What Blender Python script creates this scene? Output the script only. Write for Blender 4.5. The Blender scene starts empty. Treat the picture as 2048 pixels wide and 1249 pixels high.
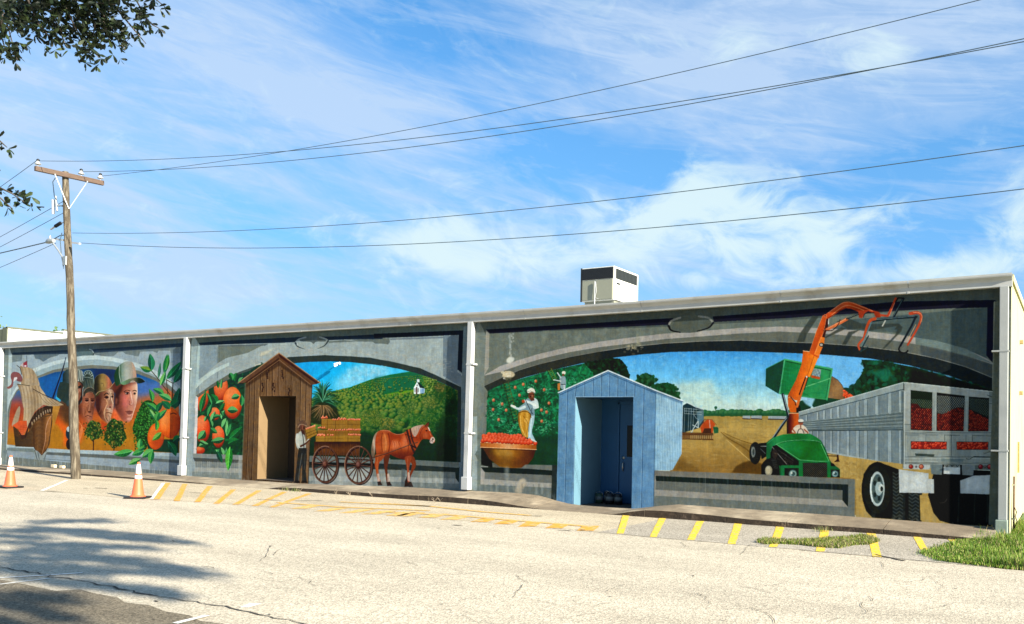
import bpy, bmesh, math, random
import numpy as np
from mathutils import Vector, Matrix
SC = bpy.context.scene; COL = SC.collection
R = math.radians
random.seed(4)

# ---------------------------------------------------------------- camera (level survey of the street, wall = plane y 0)
CAM = np.array([0.72508, -14.68526, 1.59999]); YAW, PITCH, ROLL, FPX, PPX, PPY = -0.526079, 0.0198786, -0.0181329, 1677.228, 1154.79, 823.63
def _axes():
    cy, sy = math.cos(YAW), math.sin(YAW); f = np.array([sy, cy, 0]); r = np.array([cy, -sy, 0]); u = np.array([0, 0, 1.])
    cp, sp = math.cos(PITCH), math.sin(PITCH); f2 = f*cp+u*sp; u2 = u*cp-f*sp
    cr, sr = math.cos(ROLL), math.sin(ROLL); return r*cr-u2*sr, u2*cr+r*sr, f2
AX_R, AX_U, AX_F = _axes()
cam = bpy.data.cameras.new('camera'); camo = bpy.data.objects.new('camera', cam); COL.objects.link(camo)
cam.sensor_fit = 'HORIZONTAL'; cam.sensor_width = 36; cam.lens = FPX/2048*36; cam.shift_x = -(PPX-1024)/2048; cam.shift_y = (PPY-624.5)/2048
cam.clip_start = .1; cam.clip_end = 3000
m = Matrix.Identity(4)
for i in range(3): m[i][0] = AX_R[i]; m[i][1] = AX_U[i]; m[i][2] = -AX_F[i]; m[i][3] = CAM[i]
camo.matrix_world = m; SC.camera = camo

# ---------------------------------------------------------------- sun, sky, exposure
SUN_AZ, SUN_EL = 101.8, 23.8           # clockwise from +y
SD = Vector((math.sin(R(SUN_AZ))*math.cos(R(SUN_EL)), math.cos(R(SUN_AZ))*math.cos(R(SUN_EL)), math.sin(R(SUN_EL))))
sl = bpy.data.lights.new('sun', 'SUN'); sl.energy = 4.9; sl.angle = R(.6); sl.color = (1, .93, .8)
so = bpy.data.objects.new('sun', sl); COL.objects.link(so); so.rotation_euler = SD.to_track_quat('Z', 'Y').to_euler(); so.location = (10, -10, 20)
VS = SC.view_settings; VS.view_transform = 'Standard'; VS.look = 'None'; VS.gamma = 1; VS.use_curve_mapping = False
VS.exposure = 1.6
W = bpy.data.worlds.new('World'); SC.world = W; W.use_nodes = True
def sky():
    nt = W.node_tree; N = nt.nodes; L = nt.links; bg = N['Background']; bg.inputs['Strength'].default_value = .05
    st = N.new('ShaderNodeTexSky'); st.sky_type = 'NISHITA'; st.sun_disc = False; st.sun_elevation = R(SUN_EL); st.sun_rotation = R(SUN_AZ)
    st.air_density = 1.0; st.dust_density = .4; st.ozone_density = 2.2; st.altitude = 0
    tc = N.new('ShaderNodeTexCoord')
    def V(v):
        n = N.new('ShaderNodeCombineXYZ'); [setattr(n.inputs[i], 'default_value', float(v[i])) for i in range(3)]; return n.outputs[0]
    def dot(v):
        n = N.new('ShaderNodeVectorMath'); n.operation = 'DOT_PRODUCT'; L.new(tc.outputs['Generated'], n.inputs[0]); n.inputs[1].default_value = tuple(float(x) for x in v); return n.outputs['Value']
    def M(op, a, b=None, c=None, clamp=False):
        n = N.new('ShaderNodeMath'); n.operation = op; n.use_clamp = clamp
        for i, x in enumerate((a, b, c)):
            if x is None: continue
            if isinstance(x, (int, float)): n.inputs[i].default_value = x
            else: L.new(x, n.inputs[i])
        return n.outputs[0]
    def comb(a, b, c):
        n = N.new('ShaderNodeCombineXYZ')
        for i, x in enumerate((a, b, c)):
            if isinstance(x, (int, float)): n.inputs[i].default_value = x
            else: L.new(x, n.inputs[i])
        return n.outputs[0]
    def noise(vec, scale, detail, rough, dist=0):
        n = N.new('ShaderNodeTexNoise'); n.inputs['Scale'].default_value = scale; n.inputs['Detail'].default_value = detail; n.inputs['Roughness'].default_value = rough; n.inputs['Distortion'].default_value = dist
        L.new(vec, n.inputs['Vector']); return n.outputs['Fac']
    def mr_(v, a, b, c, d):
        n = N.new('ShaderNodeMapRange'); n.interpolation_type = 'SMOOTHSTEP'; L.new(v, n.inputs[0]); [setattr(n.inputs[i+1], 'default_value', x) for i, x in enumerate((a, b, c, d))]; return n.outputs[0]
    r = np.array([math.cos(YAW), -math.sin(YAW), 0]); u = np.array([0, 0, 1.]); f = np.array([math.sin(YAW), math.cos(YAW), 0])
    def aniso(al, s1, s2, s3, off):
        t = r*math.cos(al)-u*math.sin(al); n = r*math.sin(al)+u*math.cos(al)
        return comb(M('MULTIPLY_ADD', dot(t), s1, off), M('MULTIPLY', dot(n), s2), M('MULTIPLY', dot(f), s3))
    def blob(x, y, sx, sy, rot=0):
        """soft elongated patch of cloud in the direction surveyed at photo position x, y"""
        c = AX_R*(x-PPX)/FPX-AX_U*(y-PPY)/FPX+AX_F; c /= np.linalg.norm(c)
        t = np.cross(c, u); t /= np.linalg.norm(t); n = np.cross(t, c); ca, sa = math.cos(rot), math.sin(rot)
        t2, n2 = t*ca-n*sa, t*sa+n*ca
        a = M('MULTIPLY', dot(t2), FPX/sx); b = M('MULTIPLY', dot(n2), FPX/sy)
        e = M('POWER', 2.718, M('MULTIPLY', M('ADD', M('MULTIPLY', a, a), M('MULTIPLY', b, b)), -1.))
        return M('MULTIPLY', e, M('GREATER_THAN', dot(c), 0.))
    veil = noise(aniso(.33, 1.6, 5.2, 1.6, 3.1), 2.0, 9, .62, .5)
    fine = noise(aniso(.30, 5.0, 17, 5, 1.7), 2.2, 8, .68, .8)
    wisp = noise(aniso(.16, 2.0, 15, 2, 5.5), 2.0, 9, .66, 1.2)
    puff = noise(aniso(.1, 5.0, 8.5, 5, 7.7), 2.6, 12, .62, .9)
    base = M('ADD', M('MULTIPLY_ADD', mr_(veil, .40, .66, 0, 1), .40, M('MULTIPLY', mr_(fine, .40, .68, 0, 1), .24)), M('MULTIPLY', mr_(wisp, .44, .66, 0, 1), .34))
    acc = None
    for x, y, sx, sy, rot, w in ((350, 60, 320, 90, .25, .28), (120, 260, 420, 140, .3, .62), (600, 150, 330, 110, .3, .38), (1500, 130, 420, 130, -.1, .34), (1850, 200, 330, 110, 0, .3), (1250, 60, 260, 90, .2, .2), (250, 560, 420, 80, .1, .45), (1250, 540, 600, 60, 0, .25), (1850, 70, 300, 80, 0, .02),
                                 (880, 60, 150, 60, .2, -.35), (1050, 330, 190, 62, -.1, -.6), (420, 420, 260, 60, .25, -.45), (1780, 350, 260, 60, -.1, -.5), (1880, 480, 200, 55, 0, -.45), (1330, 340, 80, 40, 0, -.25), (60, 430, 110, 40, .2, -.3), (640, 300, 120, 50, .2, -.1)):
        v = M('MULTIPLY', blob(x, y, sx, sy, rot), w); acc = v if acc is None else M('ADD', acc, v)
    base = M('MULTIPLY', M('ADD', M('ADD', base, acc), .02), 1.0, clamp=True)
    pm = None
    for x, y, sx, sy, rot, w in ((880, 480, 150, 70, 0, 1.0), (1000, 520, 200, 50, 0, .6), (1260, 470, 130, 70, -.1, .95), (1480, 440, 170, 80, 0, 1.0), (1600, 490, 130, 45, 0, .8), (1180, 380, 60, 40, .4, .35), (1770, 425, 70, 22, -.1, .8), (1850, 545, 200, 34, -.05, 1.0), (2040, 430, 60, 90, 0, .7), (1440, 560, 120, 22, 0, .6), (560, 590, 260, 40, .1, .35), (100, 590, 180, 40, .1, .4), (1740, 110, 80, 40, 0, .6), (1480, 80, 60, 50, 0, .5), (250, 300, 160, 50, .35, .35), (1400, 380, 60, 60, 0, .6)):
        v = M('MULTIPLY', blob(x, y, sx, sy, rot), w); pm = v if pm is None else M('ADD', pm, v)
    pd = mr_(M('ADD', M('MULTIPLY', puff, 1.5), M('MULTIPLY', M('MINIMUM', pm, 1.1), .56)), .84, 1.46, 0, .92)
    dz = dot((0, 0, 1.)); hz = mr_(dz, 0.0, .16, .55, .0)
    mixc = N.new('ShaderNodeMixRGB'); L.new(st.outputs[0], mixc.inputs['Color1']); mixc.inputs['Color2'].default_value = VEIL; L.new(M('MULTIPLY', M('MAXIMUM', base, 0), .8, clamp=True), mixc.inputs['Fac'])
    hs = N.new('ShaderNodeHueSaturation'); hs.inputs['Saturation'].default_value = 1.3; hs.inputs['Value'].default_value = SKYV
    mb_ = N.new('ShaderNodeMixRGB'); L.new(mr_(dz, -.02, .5, .78, .25), mb_.inputs['Fac']); L.new(hs.outputs[0], mb_.inputs['Color1']); mb_.inputs['Color2'].default_value = DEEP
    L.new(st.outputs[0], hs.inputs['Color']); L.new(mb_.outputs[0], mixc.inputs['Color1'])
    m2 = N.new('ShaderNodeMixRGB'); L.new(mixc.outputs[0], m2.inputs['Color1']); m2.inputs['Color2'].default_value = PUFF; L.new(pd, m2.inputs['Fac'])
    m3 = N.new('ShaderNodeMixRGB'); L.new(m2.outputs[0], m3.inputs['Color1']); m3.inputs['Color2'].default_value = HORI; L.new(hz, m3.inputs['Fac'])
    L.new(m3.outputs[0], bg.inputs['Color'])
SKYV = 1.55
DEEP = (.95, 3.0, 6.1, 1); VEIL = (3.9, 4.95, 6.4, 1); PUFF = (5.0, 6.2, 6.5, 1); HORI = (2.6, 4.9, 6.3, 1)
sky()

# survey helpers: photo position -> ray -> world
def ray(q): q = np.asarray(q, float); return (q[..., 0:1]-PPX)/FPX*AX_R-(q[..., 1:2]-PPY)/FPX*AX_U+AX_F
def on_y(q, y=0.): d = ray(q); return CAM+((y-CAM[1])/d[..., 1])[..., None]*d
def on_x(q, x=0.): d = ray(q); return CAM+((x-CAM[0])/d[..., 0])[..., None]*d
def on_z(q, z=0.): d = ray(q); return CAM+((z-CAM[2])/d[..., 2])[..., None]*d
def proj(P): d = np.asarray(P, float)-CAM; return np.stack([PPX+FPX*(d@AX_R)/(d@AX_F), PPY-FPX*(d@AX_U)/(d@AX_F)], -1)

# ---------------------------------------------------------------- object helpers
def tag(o, label=None, cat=None, group=None, kind=None):
    if label: o['label'] = label
    if cat: o['category'] = cat
    if group: o['group'] = group
    if kind: o['kind'] = kind
    return o
def empty(name, loc, label, cat, group=None):
    o = bpy.data.objects.new(name, None); COL.objects.link(o); o.location = loc; o.empty_display_size = .2; return tag(o, label, cat, group)
class MB:
    def __init__(s): s.v = []; s.f = []; s.smooth = []
    def add(s, vs, fs, sm=False):
        k = len(s.v); s.v += [tuple(map(float, v)) for v in vs]; s.f += [tuple(i+k for i in f) for f in fs]; s.smooth += [sm]*len(fs); return s
    def box(s, x0, x1, y0, y1, z0, z1):
        return s.add([(x0, y0, z0), (x1, y0, z0), (x1, y1, z0), (x0, y1, z0), (x0, y0, z1), (x1, y0, z1), (x1, y1, z1), (x0, y1, z1)], [(0, 3, 2, 1), (4, 5, 6, 7), (0, 1, 5, 4), (1, 2, 6, 5), (2, 3, 7, 6), (3, 0, 4, 7)])
    def obox(s, a, b, w, h, up=(0, 0, 1)):
        """bar from a to b, width w, height h"""
        a = Vector(a); b = Vector(b); d = (b-a).normalized(); u = Vector(up); sd = d.cross(u).normalized(); u = sd.cross(d).normalized()
        P = [a-sd*w/2-u*h/2, a+sd*w/2-u*h/2, a+sd*w/2+u*h/2, a-sd*w/2+u*h/2]; Q = [p+(b-a) for p in P]
        return s.add(P+Q, [(0, 3, 2, 1), (4, 5, 6, 7), (0, 1, 5, 4), (1, 2, 6, 5), (2, 3, 7, 6), (3, 0, 4, 7)])
    def tube(s, pts, r, n=8, r1=None, cap=True):
        P = [Vector(p) for p in pts]; k = len(P); rings = []
        rr = r if isinstance(r, (list, tuple)) else [r+((r1 if r1 is not None else r)-r)*i/max(k-1, 1) for i in range(k)]
        ref = Vector((0, 0, 1)) if abs((P[-1]-P[0]).normalized().z) < .9 else Vector((1, 0, 0)); vs = []
        for i, p in enumerate(P):
            d = (P[min(i+1, k-1)]-P[max(i-1, 0)]).normalized(); a = d.cross(ref).normalized(); b = d.cross(a).normalized()
            vs += [p+(a*math.cos(t)+b*math.sin(t))*rr[i] for t in [2*math.pi*j/n for j in range(n)]]
        fs = [(i*n+j, i*n+(j+1) % n, (i+1)*n+(j+1) % n, (i+1)*n+j) for i in range(k-1) for j in range(n)]
        s.add(vs, fs, True)
        if cap: s.add([v for v in vs[:n]], [tuple(range(n))]); s.add([v for v in vs[-n:]], [tuple(range(n-1, -1, -1))])
        return s
    def lathe(s, prof, c=(0, 0, 0), n=20, ax=None):
        vs = []; k = len(prof)
        q = Vector((0, 0, 1)).rotation_difference(Vector(ax)) if ax is not None else None
        for r_, z_ in prof:
            for j in range(n):
                v = Vector((r_*math.cos(2*math.pi*j/n), r_*math.sin(2*math.pi*j/n), z_))
                if q: v = q @ v
                vs.append(v+Vector(c))
        return s.add(vs, [(i*n+j, i*n+(j+1) % n, (i+1)*n+(j+1) % n, (i+1)*n+j) for i in range(k-1) for j in range(n)], True)
    def build(s, name, mat, parent=None, bevel=0, loc=None):
        me = bpy.data.meshes.new(name); me.from_pydata(s.v, [], s.f); me.update()
        if any(s.smooth): me.polygons.foreach_set('use_smooth', s.smooth)
        me.materials.append(mat); o = bpy.data.objects.new(name, me); COL.objects.link(o)
        if parent: o.parent = parent; o.matrix_parent_inverse = Matrix.Translation(-Vector(parent.location))
        if bevel:
            b = o.modifiers.new('bevel', 'BEVEL'); b.width = bevel; b.segments = 2; b.limit_method = 'ANGLE'
        return o
def struct(o): o['kind'] = 'structure'; return o

# ---------------------------------------------------------------- materials
def lin(c): return tuple(((x/255.)/12.92 if x/255. <= .04045 else ((x/255.+.055)/1.055)**2.4) for x in c)+(1,)
def mat(name, base, rough=.7, var=.15, scale=6., bump=.0, bscale=60., metal=0., second=None, sscale=1.5, slo=.45, shi=.6, stretch=None, spec=.4, trans=0.):
    """noise-varied principled material; second = colour of large stains / patches"""
    m = bpy.data.materials.new(name); m.use_nodes = True; nt = m.node_tree; N = nt.nodes; L = nt.links; b = N['Principled BSDF']
    b.inputs['Roughness'].default_value = rough; b.inputs['Metallic'].default_value = metal; b.inputs['Specular IOR Level'].default_value = spec
    tc = N.new('ShaderNodeTexCoord'); vec = tc.outputs['Object']
    if stretch:
        mp = N.new('ShaderNodeMapping'); mp.inputs['Scale'].default_value = stretch; L.new(vec, mp.inputs[0]); vec = mp.outputs[0]
    no = N.new('ShaderNodeTexNoise'); no.inputs['Scale'].default_value = scale; no.inputs['Detail'].default_value = 8; no.inputs['Roughness'].default_value = .65; L.new(vec, no.inputs['Vector'])
    rp = N.new('ShaderNodeMapRange'); rp.inputs[1].default_value = .3; rp.inputs[2].default_value = .7; rp.inputs[3].default_value = 1-var; rp.inputs[4].default_value = 1+var; L.new(no.outputs['Fac'], rp.inputs[0])
    col = N.new('ShaderNodeRGB'); col.outputs[0].default_value = (*base[:3], 1); c = col.outputs[0]
    if second is not None:
        n2 = N.new('ShaderNodeTexNoise'); n2.inputs['Scale'].default_value = sscale; n2.inputs['Detail'].default_value = 6; n2.inputs['Roughness'].default_value = .6; L.new(vec, n2.inputs['Vector'])
        r2 = N.new('ShaderNodeMapRange'); r2.interpolation_type = 'SMOOTHSTEP'; r2.inputs[1].default_value = slo; r2.inputs[2].default_value = shi; L.new(n2.outputs['Fac'], r2.inputs[0])
        mx = N.new('ShaderNodeMixRGB'); L.new(r2.outputs[0], mx.inputs['Fac']); L.new(c, mx.inputs['Color1']); mx.inputs['Color2'].default_value = (*second[:3], 1); c = mx.outputs[0]
    mu = N.new('ShaderNodeVectorMath'); mu.operation = 'SCALE'; L.new(c, mu.inputs[0]); L.new(rp.outputs[0], mu.inputs['Scale']); L.new(mu.outputs[0], b.inputs['Base Color'])
    if bump:
        nb = N.new('ShaderNodeTexNoise'); nb.inputs['Scale'].default_value = bscale; nb.inputs['Detail'].default_value = 5; L.new(vec, nb.inputs['Vector'])
        bp = N.new('ShaderNodeBump'); bp.inputs['Strength'].default_value = bump; bp.inputs['Distance'].default_value = .02; L.new(nb.outputs['Fac'], bp.inputs['Height']); L.new(bp.outputs[0], b.inputs['Normal'])
    return m
# ---------------------------------------------------------------- mural paint kit
# The mural is flat paint on a rendered wall.  It is drawn here shape by shape on a numpy
# canvas (survey coordinates), then resampled to wall metres and used as the paint colour.
MS = 2.0; MX0, MX1, MY0, MY1 = -30, 2060, 530, 1080
MW, MH = int((MX1-MX0)*MS), int((MY1-MY0)*MS)
CV = np.zeros((MH, MW, 3), np.float32)
mr = np.random.RandomState(7)

class Fr:
    """survey frame: crop origin and scale"""
    def __init__(s, ox, oy, k): s.ox, s.oy, s.k = ox, oy, k
    def p(s, pts):
        a = np.asarray(pts, np.float64).reshape(-1, 2)
        return np.stack([(a[:, 0]/s.k+s.ox-MX0)*MS, (a[:, 1]/s.k+s.oy-MY0)*MS], 1)
    def l(s, v): return v/s.k*MS
N1 = Fr(0, 0, 1)
A = Fr(0, 640, 3.47); B = Fr(360, 640, 3.47); C_ = Fr(640, 640, 3.47); D = Fr(940, 640, 3.1217)
E_ = Fr(1240, 560, 3.1217); F = Fr(1600, 560, 3.1228); G = Fr(1240, 840, 3.1217); H_ = Fr(1600, 840, 3.1228)
a1 = Fr(0, 660, 7.805); a2 = Fr(0, 800, 7.805); a3 = Fr(180, 660, 7.805); a4 = Fr(180, 800, 7.805)
b1 = Fr(370, 650, 7.805); b2 = Fr(370, 800, 7.805); b3 = Fr(560, 650, 7.805); b4 = Fr(580, 820, 7.805)
c1 = Fr(750, 640, 7.805); c2 = Fr(730, 820, 6.939); d1 = Fr(940, 640, 7.805); d2 = Fr(940, 840, 7.805)
d3 = Fr(1100, 720, 6.575); d4 = Fr(1100, 880, 6.939); e1 = Fr(1340, 780, 7.345); e2 = Fr(1480, 840, 6.575)
f1 = Fr(1560, 580, 6.244); f2 = Fr(1500, 700, 6.245); f3 = Fr(1780, 740, 5.679)
h1 = Fr(140, 740, 10.41); h2 = Fr(220, 720, 8.925); h3 = Fr(140, 660, 12.49)

def _mask(P):
    x0 = max(int(P[:, 0].min())-1, 0); x1 = min(int(P[:, 0].max())+2, MW)
    y0 = max(int(P[:, 1].min())-1, 0); y1 = min(int(P[:, 1].max())+2, MH)
    if x1 <= x0 or y1 <= y0: return None
    w = x1-x0; m = np.zeros((y1-y0, w), np.float32); xs = np.arange(w, dtype=np.float32)+x0
    Q = np.roll(P, -1, 0); K = 2
    for r in range(y1-y0):
        row = m[r]
        for k in range(K):
            y = y0+r+(k+.5)/K
            s = (P[:, 1] <= y) != (Q[:, 1] <= y)
            if not s.any(): continue
            a, b = P[s], Q[s]
            X = np.sort(a[:, 0]+(y-a[:, 1])/(b[:, 1]-a[:, 1])*(b[:, 0]-a[:, 0]))
            for i in range(0, len(X)-1, 2):
                ia = max(int(X[i])-x0, 0); ib = min(int(X[i+1])-x0+1, w)
                if ib > ia:
                    row[ia:ib] += np.clip(np.minimum(xs[ia:ib]+1, X[i+1])-np.maximum(xs[ia:ib], X[i]), 0, 1)/K
    return x0, x1, y0, y1, np.clip(m, 0, 1)

def blur(m, r):
    r = int(max(1, round(r)))
    for ax in (0, 1):
        for _ in range(2):
            c = np.cumsum(np.concatenate([np.repeat(np.take(m, [0], ax)*0, r+1, ax), m, np.repeat(np.take(m, [-1], ax)*0, r, ax)], ax), ax)
            n = m.shape[ax]
            m = (np.take(c, np.arange(2*r+1, 2*r+1+n), ax)-np.take(c, np.arange(0, n), ax))/(2*r+1)
    return m

def crom(P, n=6, closed=True):
    P = np.asarray(P, float); k = len(P); out = []
    for i in range(k if closed else k-1):
        if closed: p0, p1, p2, p3 = P[(i-1) % k], P[i], P[(i+1) % k], P[(i+2) % k]
        else: p0, p1, p2, p3 = P[max(i-1, 0)], P[i], P[i+1], P[min(i+2, k-1)]
        for t in np.arange(n)/n:
            out.append(.5*((2*p1)+(-p0+p2)*t+(2*p0-5*p1+4*p2-p3)*t*t+(-p0+3*p1-3*p2+p3)*t**3))
    if not closed: out.append(P[-1])
    return np.array(out)

def comp(x0, x1, y0, y1, m, col):
    v = CV[y0:y1, x0:x1]; v += (col-v)*m[..., None]

def colf(fr, col, x0, x1, y0, y1):
    """col: rgb | ('lin', p0, c0, p1, c1[, p.. ]) | list of colours along a direction"""
    if isinstance(col, tuple) and isinstance(col[0], str):
        if col[0] == 'lin':
            _, p0, p1, cols = col
            q = fr.p([p0, p1]); d = q[1]-q[0]; L = d@d
            Y, X = np.mgrid[y0:y1, x0:x1]
            t = np.clip(((X-q[0][0])*d[0]+(Y-q[0][1])*d[1])/L, 0, 1)
            ts = np.linspace(0, 1, len(cols)); cc = np.array(cols, float)
            return np.stack([np.interp(t, ts, cc[:, i]) for i in range(3)], -1).astype(np.float32)
    return np.array(col, np.float32)

def poly(fr, pts, col, a=1., soft=0, sm=False, clip=None, n=6):
    P = fr.p(pts)
    if sm: P = crom(P, n)
    pad = 0
    if soft:
        pad = soft
        r = _mask(P)
        if r is None: return
        x0, x1, y0, y1, m = r; k = int(soft*2)+2
        X0, X1, Y0, Y1 = max(x0-k, 0), min(x1+k, MW), max(y0-k, 0), min(y1+k, MH)
        M = np.zeros((Y1-Y0, X1-X0), np.float32); M[y0-Y0:y1-Y0, x0-X0:x1-X0] = m
        x0, x1, y0, y1, m = X0, X1, Y0, Y1, blur(M, soft)
    else:
        r = _mask(P)
        if r is None: return
        x0, x1, y0, y1, m = r
    if clip is not None: m = m*clip[y0:y1, x0:x1]
    comp(x0, x1, y0, y1, m*a, colf(fr, col, x0, x1, y0, y1))

def line(fr, pts, w, col, a=1., sm=False, w1=None, clip=None, closed=False):
    P = fr.p(pts)
    if closed: P = np.vstack([P, P[:1]])
    if sm: P = crom(P, 6, False)
    w0 = fr.l(w)/2; we = fr.l(w1)/2 if w1 is not None else w0
    k = max(w0, we)+2
    x0 = max(int(P[:, 0].min()-k), 0); x1 = min(int(P[:, 0].max()+k)+1, MW)
    y0 = max(int(P[:, 1].min()-k), 0); y1 = min(int(P[:, 1].max()+k)+1, MH)
    if x1 <= x0 or y1 <= y0: return
    m = np.zeros((y1-y0, x1-x0), np.float32); n = len(P)-1
    for i in range(n):
        p, q = P[i], P[i+1]; d = q-p; L = max(d@d, 1e-6)
        r0 = w0+(we-w0)*i/n; r1 = w0+(we-w0)*(i+1)/n; kk = max(r0, r1)+2
        X0 = max(int(min(p[0], q[0])-kk), x0); X1 = min(int(max(p[0], q[0])+kk)+1, x1)
        Y0 = max(int(min(p[1], q[1])-kk), y0); Y1 = min(int(max(p[1], q[1])+kk)+1, y1)
        if X1 <= X0 or Y1 <= Y0: continue
        Y, X = np.mgrid[Y0:Y1, X0:X1].astype(np.float32)+.5
        t = np.clip(((X-p[0])*d[0]+(Y-p[1])*d[1])/L, 0, 1)
        ds = np.hypot(X-p[0]-t*d[0], Y-p[1]-t*d[1]); rr = r0+(r1-r0)*t
        mm = np.clip(rr+.5-ds, 0, 1)*np.clip(rr*2, 0, 1)
        v = m[Y0-y0:Y1-y0, X0-x0:X1-x0]; np.maximum(v, mm, out=v)
    if clip is not None: m = m*clip[y0:y1, x0:x1]
    comp(x0, x1, y0, y1, m*a, colf(fr, col, x0, x1, y0, y1))

def ell(fr, c, rx, ry, col, a=1., rot=0, soft=0, hi=None, lo=None, ld=(-.4, -.5), clip=None):
    """ellipse; hi / lo colours give painted roundness towards direction ld"""
    q = fr.p([c])[0]; rx = fr.l(rx); ry = fr.l(ry); k = max(rx, ry)*(1+soft)+2
    x0 = max(int(q[0]-k), 0); x1 = min(int(q[0]+k)+1, MW); y0 = max(int(q[1]-k), 0); y1 = min(int(q[1]+k)+1, MH)
    if x1 <= x0 or y1 <= y0: return
    Y, X = np.mgrid[y0:y1, x0:x1].astype(np.float32)+.5
    X -= q[0]; Y -= q[1]
    if rot:
        cr, sr = math.cos(rot), math.sin(rot); X, Y = X*cr+Y*sr, -X*sr+Y*cr
    u, v = X/rx, Y/ry; d = np.sqrt(u*u+v*v)
    if soft: m = np.clip((1+soft-d)/(2*soft), 0, 1); m = m*m*(3-2*m)
    else: m = np.clip((1-d)*min(rx, ry)+.5, 0, 1)
    cc = np.array(col, np.float32)
    if hi is not None or lo is not None:
        sh = u*ld[0]+v*ld[1]; z = np.sqrt(np.clip(1-d*d, 0, 1)); s = sh+z*.75
        cc = np.broadcast_to(cc, X.shape+(3,)).copy()
        if hi is not None: cc += (np.array(hi, np.float32)-cc)*np.clip((s-.55)*1.8, 0, 1)[..., None]
        if lo is not None: cc += (np.array(lo, np.float32)-cc)*np.clip((.45-s)*1.3, 0, 1)[..., None]
    if clip is not None: m = m*clip[y0:y1, x0:x1]
    comp(x0, x1, y0, y1, m*a, cc)

def dab(x, y, rx, ry, rot, col, a):
    k = max(rx, ry)+1
    x0 = max(int(x-k), 0); x1 = min(int(x+k)+2, MW); y0 = max(int(y-k), 0); y1 = min(int(y+k)+2, MH)
    if x1 <= x0 or y1 <= y0: return
    X = np.arange(x0, x1, dtype=np.float32)[None]+.5-x; Y = np.arange(y0, y1, dtype=np.float32)[:, None]+.5-y
    c, s = math.cos(rot), math.sin(rot)
    d = np.sqrt(((X*c+Y*s)/rx)**2+((-X*s+Y*c)/ry)**2)
    comp(x0, x1, y0, y1, np.clip((1-d)*min(rx, ry)+.5, 0, 1)*a, np.array(col, np.float32))

def pmask(fr, pts, sm=False, soft=0):
    P = fr.p(pts)
    if sm: P = crom(P)
    M = np.zeros((MH, MW), np.float32); r = _mask(P)
    if r: M[r[2]:r[3], r[0]:r[1]] = r[4]
    return M

def scatter(fr, pts, n, size, cols, a=.8, asp=.5, rot=None, sm=False, clip=None, seed=None):
    """loose brush dabs inside an outline"""
    rs = np.random.RandomState(seed) if seed is not None else mr
    P = fr.p(pts)
    if sm: P = crom(P)
    r = _mask(P)
    if r is None: return
    x0, x1, y0, y1, m = r; k = 0; t = 0; s0 = fr.l(size)
    while k < n and t < n*12:
        t += 1
        x = rs.uniform(x0, x1-1); y = rs.uniform(y0, y1-1)
        if m[int(y)-y0, int(x)-x0] < .5: continue
        if clip is not None and clip[int(y), int(x)] < .5: k += 1; continue
        k += 1
        c = np.array(cols[rs.randint(len(cols))], float)*(1+rs.uniform(-.12, .12))
        s = s0*rs.uniform(.6, 1.3); ro = rs.uniform(0, 3.14) if rot is None else rot+rs.normal(0, .25)
        dab(x, y, s, max(s*asp, .6), ro, np.clip(c, 0, 255), a)

def leaf(fr, b, t, w, dk=(22, 82, 48), lt=(70, 150, 80), bend=0., a=1., vein=True):
    """broad citrus leaf, dark half and light half with a pale midrib"""
    b = np.array(b, float); t = np.array(t, float); d = t-b; L = np.hypot(*d); n = np.array([-d[1], d[0]])/L
    def at(s, o): return b+d*s+n*(o*w+bend*L*math.sin(s*math.pi))
    ss = np.linspace(0, 1, 11); pr = np.sin(np.pi*ss**.85)**.9*.5
    mid = [at(s, 0) for s in ss]; up = [at(s, p) for s, p in zip(ss, pr)]; dn = [at(s, -p) for s, p in zip(ss, pr)]
    if n[1] > 0: up, dn = dn, up
    poly(fr, mid+up[::-1], lt, a); poly(fr, mid+dn[::-1], dk, a)
    if vein:
        for s in (.25, .42, .58, .74):
            e = at(min(s+.13, 1), .36*math.sin(math.pi*s)*(1 if n[1] < 0 else -1)); line(fr, [at(s, 0), e], L*.022, np.array(lt)*1.25, .5)
            e = at(min(s+.13, 1), -.36*math.sin(math.pi*s)*(1 if n[1] < 0 else -1)); line(fr, [at(s, 0), e], L*.022, lt, .6)
        line(fr, mid, L*.035, np.clip(np.array(lt)*1.35+15, 0, 255), .8, w1=L*.012)

def mix(a, b, t): return tuple(np.array(a, float)*(1-t)+np.array(b, float)*t)

def vnoise(h, w, cell, rs, oct=3):
    out = np.zeros((h, w), np.float32); amp = 1; tot = 0
    for o in range(oct):
        cy, cx = (cell[1], cell[0]) if isinstance(cell, tuple) else (cell, cell)
        cy = max(cy/2**o, 1.); cx = max(cx/2**o, 1.)
        gh, gw = int(h/cy)+3, int(w/cx)+3; g = rs.rand(gh, gw).astype(np.float32)
        y = np.arange(h)/cy; x = np.arange(w)/cx; iy = y.astype(int); ix = x.astype(int)
        fy = (y-iy)[:, None]; fx = (x-ix)[None]; fy = fy*fy*(3-2*fy); fx = fx*fx*(3-2*fx)
        a_ = g[iy][:, ix]; b_ = g[iy][:, ix+1]; c_ = g[iy+1][:, ix]; d_ = g[iy+1][:, ix+1]
        out += amp*((a_*(1-fx)+b_*fx)*(1-fy)+(c_*(1-fx)+d_*fx)*fy); tot += amp; amp *= .55
    return out/tot
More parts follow.
